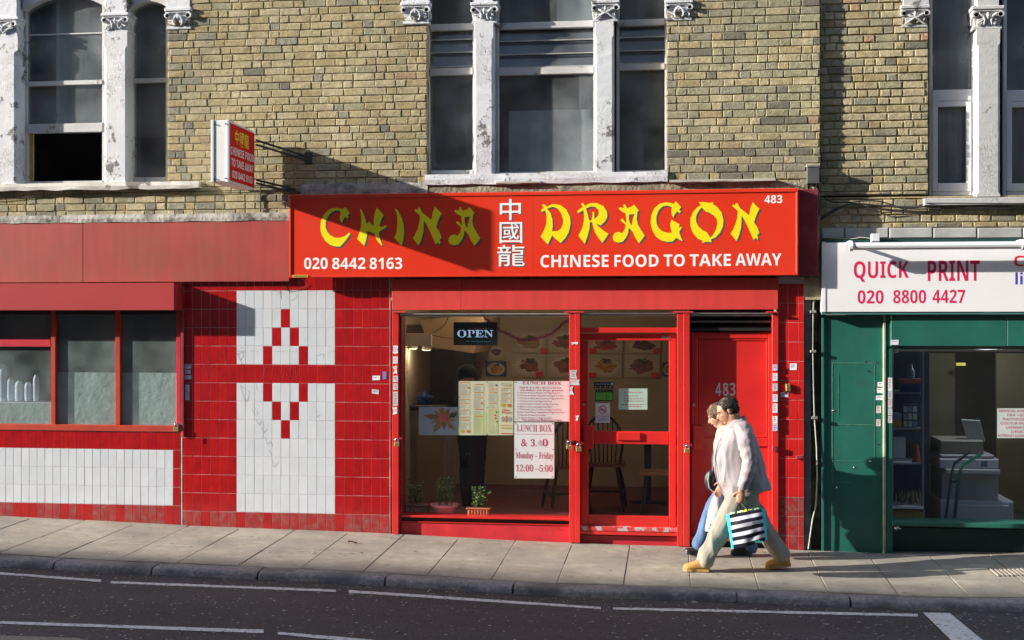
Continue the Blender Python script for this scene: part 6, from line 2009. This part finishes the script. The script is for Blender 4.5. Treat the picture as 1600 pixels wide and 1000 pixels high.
def head(mb, c, s, pitch, yaw=0.0, female=False):
    """c: centre of the skull, facing -X; s: head height; returns the frame matrix"""
    Rm = (Matrix.Rotation(yaw, 3, 'Z') @ Matrix.Rotation(-pitch, 3, 'Y'))
    c = Vector(c)
    def L(x, y, z): return c + Rm @ (Vector((x, y, z)) * s)
    k = s
    ball(mb, L(.06, 0, .10), .40 * k, sq=(1.08, .80, .95), M3=Rm)            # cranium
    ball(mb, L(-.10, 0, -.08), .33 * k, sq=(.92, .82, 1.18), M3=Rm)          # face
    ball(mb, L(-.22, 0, -.38), .125 * k, sq=(1, 1.05, .85), M3=Rm)           # chin
    ball(mb, L(-.04, 0, -.28), .22 * k, sq=(1.1, 1.1, .8), M3=Rm)            # jaw
    ball(mb, L(-.33, 0, .09), .11 * k, sq=(.75, 2.0, .5), M3=Rm)             # brow
    mb.tube([L(-.34, 0, .04), L(-.44, 0, -.07), L(-.485, 0, -.14), L(-.39, 0, -.175)], [.030 * k, .045 * k, .055 * k, .04 * k], SKIN, 8)   # nose
    ball(mb, L(-.365, .05, -.235), .045 * k, sq=(1, 1.4, .55), M3=Rm); ball(mb, L(-.365, -.05, -.235), .045 * k, sq=(1, 1.4, .55), M3=Rm)
    ball(mb, L(-.345, 0, -.29), .05 * k, sq=(1, 1.6, .5), M3=Rm)
    for sg_ in (-1, 1):
        ball(mb, L(-.27, sg_ * .17, -.10), .085 * k, sq=(.8, .8, .8), M3=Rm)       # cheeks
        ball(mb, L(.05, sg_ * .325, -.04), .10 * k, sq=(.55, .26, 1.0), M3=Rm)     # ears
    return L, Rm

def face_bits(parent, L, Rm, s):
    for sg_ in (-1, 1):
        m_ = MB(); ball(m_, L(-.325, sg_ * .145, .0), .036 * s, M('eye_dark', (0.03, 0.02, 0.015), .3), 8, (.7, 1.1, .6), Rm); m_.build('eye', parent, True)
        m_ = MB(); m_.tube([L(-.39, sg_ * .07, .085), L(-.375, sg_ * .16, .10), L(-.31, sg_ * .24, .075)], .014 * s, M('eyebrow_dark', (0.04, 0.03, 0.025), .8), 6); m_.build('eyebrow', parent, True)
    m_ = MB(); m_.tube([L(-.395, -.09, -.262), L(-.412, 0, -.258), L(-.395, .09, -.262)], .010 * s, M('lips', (0.30, 0.10, 0.08), .6), 6); m_.build('lip', parent, True)

def hand_down(mb, wrist, d, s, curl=0.0, side=-1, thumb_dir=None, near=-1):
    """hand hanging from the wrist along d, closing on something: palm, four unequal fingers with two bends, a thumb"""
    d = Vector(d).normalized()
    fw = Vector((-1, 0, 0))                       # forward, the way the person walks
    fw = (fw - d * fw.dot(d)).normalized()
    out = d.cross(fw).normalized()                # across
    if out.y * near < 0: out = -out               # back of the hand faces out
    w = Vector(wrist)
    for u, r in ((.0, .026), (.35, .031), (.7, .036), (1, .037)):
        ball(mb, w + d * .085 * u * s, r * s, n=8, sq=(1.05, .62, 1.0))
    kn = w + d * .085 * s
    for k, (off, L1) in enumerate([(.030, .040), (.010, .045), (-.010, .042), (-.028, .034)]):
        b = kn + fw * off * s
        p1 = b + (d * math.cos(curl * .5) - out * math.sin(curl * .5)) * L1 * s
        p2 = p1 + (d * math.cos(curl * 1.3) - out * math.sin(curl * 1.3)) * L1 * .72 * s
        p3 = p2 + (d * math.cos(curl * 2.0) - out * math.sin(curl * 2.0)) * L1 * .5 * s
        mb.tube([b - d * .02 * s, b, p1, p2, p3], [.010 * s, .0105 * s, .0095 * s, .0085 * s, .007 * s], SKIN, 8)
    t0 = w + d * .03 * s + fw * .028 * s
    t1 = t0 + (d * .6 + fw * .8).normalized() * .035 * s
    t2 = t1 + (d * .85 + fw * .35 - out * .3).normalized() * .03 * s
    mb.tube([t0 - fw * .01, t0, t1, t2], [.014 * s, .014 * s, .011 * s, .009 * s], SKIN, 8)
    return kn

def folds(sx, sz, a, seed=0):
    def f(c):
        q = Vector((c.x * sx + seed, c.y * sx, c.z * sz))
        w = noise.noise(q * 1.0 + Vector((noise.noise(q * .6) * 1.6, 0, 0)))
        return a * (1 - abs(w) * 3.2) * .6 + a * .25 * noise.noise(Vector((c.x * 18, c.y * 18 + seed, c.z * 9)))
    return f
def shoe(parent, toe, heel, mat, sole_mat, w=.048, h=.085, name='shoe', boot=False):
    toe, heel = Vector(toe), Vector(heel)
    d = (toe - heel); L_ = d.length; d.normalize()
    up = Vector((0, 0, 1)); up = (up - d * up.dot(d)).normalized()
    ac = d.cross(up).normalized()
    o_ = MB()
    rws = []
    for u, ww, hh in [(0.0, .55, .55), (.05, .80, .85), (.18, .92, 1.05), (.34, .88, 1.02), (.5, .92, .80), (.68, 1.05, .60), (.84, 1.02, .48), (.95, .80, .40), (1.0, .45, .26)]:
        c = heel + d * L_ * u
        ring = []
        for k in range(16):
            t = 2 * math.pi * k / 16
            x, z = math.cos(t), math.sin(t)
            zz = max(z, -.30)
            ring.append(c + ac * w * ww * math.copysign(abs(x) ** .8, x) + up * (h * hh * (.32 + .68 * zz if zz > 0 else .32 + zz * .9)))
        rws.append(ring)
    o_.grid(rws, mat, True); o_.poly(rws[0][::-1], mat); o_.poly(rws[-1], mat)
    s_ = o_.build(name, parent, True)
    so = MB(); rws = []
    for u, ww in [(-.01, .6), (.05, .9), (.3, .86), (.5, .88), (.7, 1.08), (.88, 1.02), (1.0, .62), (1.02, .4)]:
        c = heel + d * L_ * u
        rws.append([c - ac * w * ww * 1.04 - up * .018, c + ac * w * ww * 1.04 - up * .018, c + ac * w * ww * 1.06 + up * .006, c - ac * w * ww * 1.06 + up * .006])
    so.grid(rws, sole_mat, True); so.poly(rws[0][::-1], sole_mat); so.poly(rws[-1], sole_mat)
    so.build('sole', s_)
    return s_

# ---- the man
YM = -1.02
man = root('person', 'man in a pale lilac-grey zip jacket and beige trousers striding left with his head bowed', 'person', (gx(1150, YM), YM, pave_z(gx(1150, YM), YM)))
mb = MB()
mb.smooth = True
HS = .232
hc = pt(1136.5, 641.5, YM - .02)
L, Rm = head(mb, hc, HS, math.radians(24))
mb.tube([L(.12, 0, -.15), pt(1147, 665, YM), pt(1155, 684, YM)], [.070, .070, .085], SKIN, 14)
stack(mb, [(1140, 1168, 668, .10, YM), (1131, 1180, 682, .17, YM), (1128, 1186, 712, .16, YM), (1130, 1188, 745, .15, YM), (1135, 1186, 775, .16, YM), (1140, 1184, 790, .14, YM)], p=2.2)
# near (left) arm carries the bag, far arm swings
sh = pt(1163, 676, YM - .17); el = pt(1170, 722, YM - .25); wr = pt(1158.5, 764, YM - .27)
limb(mb, [sh, el, wr], [.058, .044, .028])
kn = hand_down(mb, wr, (pt(1157, 783, YM - .27) - wr), 1.06, 1.0, near=-1)
sh2 = pt(1155, 676, YM + .17); el2 = pt(1150, 722, YM + .20); wr2 = pt(1132, 752, YM + .17)
limb(mb, [sh2, el2, wr2], [.055, .044, .028])
hand_down(mb, wr2, Vector((-.5, 0, -1)), 1.0, .6, near=1)
ym1, ym2 = YM - .10, YM + .10
limb(mb, [pt(1152, 782, ym1), pt(1128, 826, ym1), pt(1104, 876, ym1)], [.085, .058, .042])
limb(mb, [pt(1168, 782, ym2), pt(1192, 824, ym2), pt(1222, 868, ym2)], [.085, .058, .042])
body = remeshed(mb, 'body', man, SKIN, .0065, 3)
face_bits(man, L, Rm, HS)
# hair: greying at the temples, dark at the nape
HAIR = M('dark_greying_hair', (0.020, 0.017, 0.015), .85, .4, 60, .8, 160, col2=(0.12, 0.105, 0.09), c2s=26, c2t=(0.50, 0.64), bdist=.004, spec=.15)
hm = MB()
ball(hm, L(.105, 0, .165), .395 * HS, sq=(1.04, .86, .90), M3=Rm)
ball(hm, L(.23, 0, -.02), .29 * HS, sq=(.85, 1.05, 1.0), M3=Rm)
for sg_ in (-1, 1): ball(hm, L(-.03, sg_ * .26, .15), .15 * HS, sq=(.9, .5, 1.1), M3=Rm); ball(hm, L(-.04, sg_ * .30, -.02), .06 * HS, sq=(.7, .5, 1.5), M3=Rm)
ball(hm, L(-.13, 0, .365), .14 * HS, sq=(1.2, 1.4, .6), M3=Rm)
hair = remeshed(hm, 'hair', man, HAIR, .0055, 2, lambda c: .005 * noise.noise(c * 75))
# jacket
JK = M('pale_lilac_jacket', (0.265, 0.232, 0.245), .7, .05, 6, .3, 26, bdist=.006)
jm = MB()
stack(jm, [(1144, 1165, 656, .09, YM), (1134, 1171, 668, .19, YM), (1124, 1181, 684, .225, YM), (1117.5, 1187, 704, .215, YM), (1116, 1193, 724, .21, YM), (1118.5, 1199, 742, .215, YM), (1123, 1204, 756, .22, YM), (1128.5, 1205, 762, .22, YM)], p=2.3)
stack(jm, [(1123, 1200, 750, .21, YM), (1127, 1196, 762, .21, YM), (1128.5, 1182, 770, .20, YM), (1129, 1160, 773.5, .15, YM)], p=2.6)
limb(jm, [pt(1154, 674, YM + .17), pt(1150, 722, YM + .20), pt(1134, 748, YM + .17)], [.085, .07, .055])
jacket = remeshed(jm, 'jacket', man, JK, .0075, 5, folds(7, 2.0, .020, 2))
sm_ = MB()
limb(sm_, [pt(1161, 671, YM - .165), pt(1166, 690, YM - .225), pt(1172, 720, YM - .265), pt(1169, 735, YM - .28), pt(1161.5, 757, YM - .285)], [.083, .080, .070, .064, .052])
remeshed(sm_, 'sleeve', jacket, JK, .0065, 4, lambda c: .010 * math.sin(c.z * 62 + 9 * noise.noise(c * 5)) * (.35 + noise.noise(c * 6 + Vector((3, 1, 0)))) + .004 * noise.noise(c * 25))
cf = MB(); cf.tube([pt(1162, 754, YM - .27), pt(1160.5, 761, YM - .27)], [.050, .046], JK, 14); cf.build('cuff', jacket, True)
cl = MB()
n_ = 20
c0 = pt(1150, 664, YM)
ring0 = []; ring1 = []
for k in range(n_ + 1):
    a = math.pi * (-.80) + 2 * math.pi * .80 * k / n_
    ring0.append((c0.x + .105 * math.cos(a) + .005, c0.y + .10 * math.sin(a), c0.z + .03 * math.cos(a) - .035))
    ring1.append((c0.x + .088 * math.cos(a) - .006, c0.y + .088 * math.sin(a), c0.z + .05 * math.cos(a) + .038))
cl.grid([ring0, ring1, [(x * .0 + x, y, z - .004) for x, y, z in ring1]], JK)
cl.build('collar', jacket, True)
zp_ = MB(); zp_.tube([pt(1133, 676, YM - .10), pt(1123, 690, YM - .10), pt(1117, 712, YM - .10), pt(1117, 735, YM - .10), pt(1122, 756, YM - .10), pt(1129, 771, YM - .10)], .007, M('jacket_seam', (0.30, 0.27, 0.30), .6), 6); zp_.build('zip', jacket)
# trousers
TR = M('stone_beige_trousers', (0.235, 0.215, 0.178), .8, .06, 6, .3, 30, bdist=.005)
tm = MB()
stack(tm, [(1131, 1186, 756, .155, YM), (1133, 1186, 778, .165, YM), (1136, 1186, 794, .15, YM)], p=2.2)
limb(tm, [pt(1150, 784, ym1), pt(1140, 802, ym1), pt(1127, 827, ym1), pt(1113, 853, ym1), pt(1102, 873, ym1)], [.110, .104, .086, .080, .082])
limb(tm, [pt(1166, 784, ym2), pt(1179, 803, ym2), pt(1192, 825, ym2), pt(1207, 847, ym2), pt(1220, 867, ym2)], [.110, .100, .082, .076, .080])
remeshed(tm, 'trousers', man, TR, .0075, 5, folds(9, 2.6, .018, 9))
TAN = M('tan_suede', (0.40, 0.21, 0.055), .85, .12, 20, .3, 90)
SOLE = M('gum_sole', (0.34, 0.20, 0.07), .7)
def gpt(px, Y, lift): 
    x = gx(px, Y); return Vector((x, Y, pave_z(x, Y) + lift))
shoe(man, gpt(1068, ym1, .022), gpt(1109, ym1, .022), TAN, SOLE, .05, .10)
shoe(man, gpt(1196.5, ym2, .022), gpt(1235, ym2, .055), TAN, SOLE, .05, .10)

# striped shopping bag hanging from his left hand
YB = YM - .29
bg = root('shopping_bag', 'black and white striped shopping bag with turquoise ends hanging from the man\'s hand', 'bag', pt(1165, 800, YB))
WH = M('bag_white', (0.62, 0.63, 0.70), .5, .05, 8, .3, 20); BKS = M('bag_black', (0.012, 0.012, 0.022), .45, .1, 8); TQ = M('bag_turquoise', (0.02, 0.46, 0.60), .5, .08, 8, .3, 20)
BAGQ = [(1139.5, 804, 1144.5, 857), (1190, 794.5, 1195.5, 845)]      # front face: left edge top/bottom, right edge top/bottom
def bf(u, v, Y, bulge=.0):
    lx = 1139.5 + 6.5 * v; ly = 804 + 53.5 * v
    rx = 1190 + 6 * v; ry = 794.5 + 50 * v
    x, y = lx + (rx - lx) * u, ly + (ry - ly) * u
    y += 2.0 * math.sin(math.pi * u) * (v if v > .5 else 0) * .8
    wob = noise.noise(Vector((u * 4, v * 5, 1))) * .010
    return pt(x, y, Y - (bulge * math.sin(math.pi * u) * math.sin(math.pi * min(1, v * .8 + .1)) + wob) if bulge else Y)
nb_ = 9
m_ = MB(); m_.smooth = True
for i in range(nb_):
    v0, v1 = i / nb_, (i + 1) / nb_
    mt = BKS if i % 2 == 0 else WH
    rws = [[bf(u / 16, v, YB - .085, .03) for u in range(17)] for v in (v1, (v0 + v1) / 2, v0)]
    m_.grid(rws, mt)
m_.build('striped_side', bg)
m_ = MB(); m_.smooth = True
for i in range(nb_):
    v0, v1 = i / nb_, (i + 1) / nb_
    m_.grid([[bf(1 - u / 16, v, YB + .085) for u in range(17)] for v in (v1, v0)], BKS if i % 2 == 0 else WH)
m_.build('striped_side', bg)
for u in (0, 1):
    m_ = MB(); m_.smooth = True
    rws = []
    for v in [0, .2, .4, .6, .8, 1]:
        a, b = bf(u, v, YB - .085, .03), bf(u, v, YB + .085)
        sgn = -1 if u == 0 else 1
        pin = .055 * (1 - v * .45) * sgn
        row = [a.lerp(b, k / 6) + Vector((pin * math.sin(math.pi * k / 6) * .55 + noise.noise(Vector((k, v * 5, u))) * .006, 0, 0)) for k in range(7)]
        rws.append(row[::-1] if u == 0 else row)
    m_.grid(rws[::-1], TQ)
    m_.build('gusset', bg)
m_ = MB(); m_.grid([[bf(u / 8, 1, YB - .085, .03) for u in range(9)], [bf(u / 8, 1, YB + .085) for u in range(9)]], BKS); m_.build('base', bg)
m_ = MB()
for k in range(6):
    p = bf(.15 + k * .14, -.015, YB + R.uniform(-.04, .05)); ball(m_, p - Vector((0, 0, .012)), .035, M('grocery_green', (0.35, 0.52, 0.30), .5, .3, 20) if k != 3 else M('grocery_yellow', (0.7, 0.6, 0.03), .5), 7, (1.2, .8, .7))
m_.build('groceries', bg, True)
top = Vector((kn.x - .005, YB, kn.z - .035))
for u0, dy, dx in [(.18, -.07, -.012), (.62, -.07, .012), (.34, .06, -.005), (.80, .06, .008)]:
    m_ = MB(); p = bf(u0, .06, YB + dy - (.02 if dy < 0 else 0))
    m_.tube([p, p.lerp(top, .55) + Vector((dx, 0, 0)), top + Vector((dx, 0, 0))], .0085, BLACK, 6, flat=.4); m_.build('handle', bg, True)
m_ = MB()
for k, s in enumerate([0]):
    a, b = bf(.80, .90, YB - .085, .03), bf(.96, .955, YB - .085, .03)
    ptext(m_, 'wilko', 1179, 843.5, 1192, 848.5, a.y - .012, M('bag_print_teal', (0.05, 0.35, 0.35), .5), .02)
m_.build('print', bg)

# ---- the woman beyond him
YV = -.44
wo = root('person', 'woman in a cream coat and blue jeans half hidden behind the man, looking down', 'person', (gx(1115, YV), YV, pave_z(gx(1115, YV), YV)))
mb = MB(); mb.smooth = True
HS2 = .218
hc = pt(1121, 648.5, YV)
L2, Rm2 = head(mb, hc, HS2, math.radians(26))
mb.tube([L2(.12, 0, -.15), pt(1129, 668, YV), pt(1134, 682, YV)], [.055, .055, .07], SKIN, 14)
stack(mb, [(1122, 1146, 672, .08, YV), (1117, 1152, 686, .14, YV), (1118, 1150, 712, .125, YV), (1120, 1148, 740, .12, YV), (1118, 1150, 768, .15, YV), (1122, 1148, 785, .13, YV)], p=2.2)
sw = pt(1128, 684, YV - .13); ew = pt(1127, 722, YV - .20); ww = pt(1126, 754, YV - .17)
limb(mb, [sw, pt(1130, 722, YV - .19), pt(1127, 752, YV - .2)], [.046, .036, .024])
hand_down(mb, pt(1127, 752, YV - .2), pt(1119, 761, YV - .2) - pt(1127, 752, YV - .2), .95, .9, near=-1)
limb(mb, [pt(1130, 684, YV + .13), pt(1138, 722, YV + .16), pt(1130, 755, YV + .15)], [.046, .036, .024])
yw1, yw2 = YV - .07, YV + .08
limb(mb, [pt(1128, 775, yw1), pt(1108, 808, yw1), pt(1094, 846, yw1)], [.078, .052, .036])
limb(mb, [pt(1140, 775, yw2), pt(1156, 815, yw2), pt(1170, 852, yw2)], [.078, .052, .036])
remeshed(mb, 'body', wo, SKIN2, .0065, 3)
face_bits(wo, L2, Rm2, HS2)
hm = MB()
ball(hm, L2(.07, 0, .15), .42 * HS2, sq=(1.06, .90, .92), M3=Rm2); ball(hm, L2(.26, 0, -.05), .30 * HS2, sq=(.85, 1.0, 1.1), M3=Rm2)
for sg_ in (-1, 1): ball(hm, L2(-.10, sg_ * .26, .12), .18 * HS2, sq=(1.0, .5, 1.3), M3=Rm2); ball(hm, L2(.06, sg_ * .30, -.05), .15 * HS2, sq=(1.0, .5, 1.2), M3=Rm2)
ball(hm, L2(-.20, 0, .30), .16 * HS2, sq=(1, 1.3, .7), M3=Rm2)
remeshed(hm, 'hair', wo, M('brown_hair', (0.06, 0.033, 0.02), .8, .4, 50, .8, 130, col2=(0.22, 0.13, 0.07), c2s=20, bdist=.004), .006, 2, lambda c: .003 * noise.noise(c * 80))
CO = M('cream_coat', (0.33, 0.29, 0.225), .75, .05, 6, .3, 30)
cm = MB()
stack(cm, [(1124, 1144, 664, .075, YV), (1118.5, 1150, 678, .155, YV), (1115, 1156, 692, .175, YV), (1114, 1156, 715, .165, YV), (1116, 1156, 745, .165, YV), (1118, 1156, 768, .175, YV)], p=2.3)
limb(cm, [pt(1130, 682, YV - .13), pt(1134, 722, YV - .18), pt(1130, 747, YV - .19)], [.072, .06, .046])
limb(cm, [pt(1130, 684, YV + .13), pt(1138, 722, YV + .16), pt(1132, 748, YV + .15)], [.068, .058, .046])
remeshed(cm, 'coat', wo, CO, .0075, 6, folds(8, 3, .009, 5))
tp = MB()
stack(tp, [(1118, 1140, 694, .10, YV - .03), (1112.5, 1140, 715, .13, YV - .03), (1112.5, 1140, 742, .13, YV - .03), (1116, 1140, 758, .12, YV - .03)], p=2.2)
remeshed(tp, 'top', wo, M('dark_grey_top', (0.06, 0.055, 0.065), .8, .1, 8), .008, 4, folds(9, 3, .006, 4))
jn = MB()
stack(jn, [(1116, 1152, 758, .145, YV), (1119, 1150, 780, .145, YV)], p=2.2)
limb(jn, [pt(1127, 778, yw1), pt(1117, 792, yw1), pt(1107, 812, yw1), pt(1099, 836, yw1), pt(1093, 850, yw1)], [.092, .086, .070, .068, .072])
limb(jn, [pt(1140, 778, yw2), pt(1149, 795, yw2), pt(1157, 818, yw2), pt(1168, 842, yw2), pt(1174, 854, yw2)], [.092, .084, .068, .064, .068])
remeshed(jn, 'jeans', wo, M('blue_denim', (0.055, 0.11, 0.22), .85, .2, 12, .3, 90), .0075, 5, folds(10, 3.2, .009, 7))
BS = M('black_shoe_leather', (0.012, 0.012, 0.013), .3, .1, 10)
shoe(wo, gpt(1070, yw1, .055), gpt(1099, yw1, .016), BS, BLACK, .040, .075)
s_ = shoe(wo, gpt(1142, yw2, .018), gpt(1172, yw2, .035), BS, BLACK, .040, .075)
k_ = MB(); p = gpt(1170, yw2, .0); k_.box(p.x - .03, p.x + .03, p.y - .03, p.y + .03, p.z, p.z + .045, M('heel_grey', (0.12, 0.12, 0.12), .5), .006); k_.build('heel', s_)
hb = root('handbag', 'small black handbag on a long strap at the woman\'s hip', 'bag', pt(1112, 750, YV - .24))
m_ = MB(); m_.smooth = True
ball(m_, pt(1112.5, 751, YV - .235), .075, BLACK, 10, (.95, .45, 1.35)); m_.build('pouch', hb)
MB().tube([pt(1131, 670, YV - .17), pt(1123, 690, YV - .24), pt(1117, 715, YV - .25), pt(1113, 742, YV - .25)], .008, BLACK, 6, flat=.5).build('strap', hb)
MB().tube([pt(1108, 738, YV - .27), pt(1106, 750, YV - .275), pt(1108, 763, YV - .27), pt(1113, 767, YV - .27)], .004, M('pale_piping', (0.5, 0.5, 0.52), .5), 6).build('piping', hb)
wbg = root('carrier_bag', 'white plastic carrier bag hanging in front of the woman\'s jeans', 'bag', pt(1115, 800, YV - .22))
m_ = MB()
yb = YV - .22
stack(m_, [(1119, 1125, 768, .02, yb), (1112, 1129, 782, .05, yb), (1106, 1132, 800, .065, yb), (1103, 1130, 818, .07, yb), (1101.5, 1122, 830, .06, yb)], p=2.4)
remeshed(m_, 'sack', wbg, M('white_plastic_film', (0.46, 0.47, 0.50), .4, .03, 8, .3, 30), .007, 3, folds(11, 2.5, .010, 3))
MB().tube([pt(1122, 772, yb), pt(1122, 764, yb), pt(1121, 760, YV - .2)], .008, MATS['white_plastic_film'], 6).build('handle', wbg)
m_ = MB(); ball(m_, pt(1111, 821, yb - .068), .014, M('red_bag_print', (0.5, 0.03, 0.04), .5), 6, (1, .3, 1)); ball(m_, pt(1109, 826, yb - .062), .014, M('blue_bag_print', (0.05, 0.1, 0.5), .5), 6, (1, .3, 1)); m_.build('print', wbg)

# ---- customer standing inside with back to the window
YI = .95
cu = root('person', 'person in black clothes and a black hat standing inside the window behind the menu', 'person', (gx(738, YI), YI, zfl))
mb = MB(); mb.smooth = True
ball(mb, pt(731, 591, YI), .105, sq=(.85, 1, 1.15)); mb.tube([pt(731, 600, YI), pt(733, 620, YI)], [.06, .07], SKIN, 12)
stack(mb, [(722, 744, 612, .08, YI), (716, 752, 628, .13, YI), (720, 750, 670, .11, YI), (722, 752, 700, .12, YI)], p=2.2)
limb(mb, [pt(716, 628, YI), pt(712, 665, YI), pt(722, 690, YI + .1)], [.045, .035, .025]); limb(mb, [pt(752, 628, YI), pt(759, 665, YI), pt(750, 690, YI + .1)], [.045, .035, .025])
for a, b in ((729, 727), (745, 747)):
    p = pt(a, 700, YI); limb(mb, [p, pt(b, 745, YI), Vector((gx(b, YI), YI, zfl + .07))], [.08, .055, .04])
remeshed(mb, 'body', cu, SKIN, .012, 3)
BC = M('black_cloth', (0.006, 0.006, 0.007), .9, .2, 8)
m_ = MB(); ball(m_, pt(730, 583, YI), .118, BC, 10, (1.0, 1.0, .85)); m_.tube([pt(716.5, 590, YI), pt(744.5, 590, YI)], .045, BC, 10); remeshed(m_, 'hat', cu, BC, .01, 3)
m_ = MB(); stack(m_, [(722, 745, 608, .09, YI), (712, 757, 624, .16, YI), (713, 760, 660, .16, YI), (716, 760, 690, .17, YI), (719, 758, 715, .16, YI), (720, 756, 740, .15, YI), (723, 752, 770, .14, YI)], p=2.4)
limb(m_, [pt(717, 628, YI), pt(716, 662, YI - .02), pt(724, 690, YI + .05)], [.07, .06, .05]); limb(m_, [pt(754, 628, YI), pt(758, 662, YI - .02), pt(752, 690, YI + .05)], [.07, .06, .05])
remeshed(m_, 'coat', cu, BC, .012, 6, folds(8, 3, .01, 4))
m_ = MB()
for a in (729, 746):
    limb(m_, [pt(a, 735, YI), pt(a, 765, YI), Vector((gx(a, YI), YI, zfl + .06))], [.085, .07, .055])
remeshed(m_, 'trousers', cu, BC, .012, 4)
for a in (729, 746):
    shoe(cu, (gx(a, YI), YI + .16, zfl + .02), (gx(a, YI), YI - .08, zfl + .02), BC, BC, .045, .08)
m_ = MB()
for dx in (-2.6, 2.2): m_.flat([(pt(732 + dx + a, 709 + b, YI - .178).x, pt(732 + dx + a, 709 + b, YI - .178).z) for a, b in [(-1.6, -2.5), (-1, 2.5), (.8, 1), (1.6, -2.5), (0, -.5)]][::-1], [], M('grey_logo_print', (0.16, 0.17, 0.19), .8), YI - .178)
m_.build('print', cu)
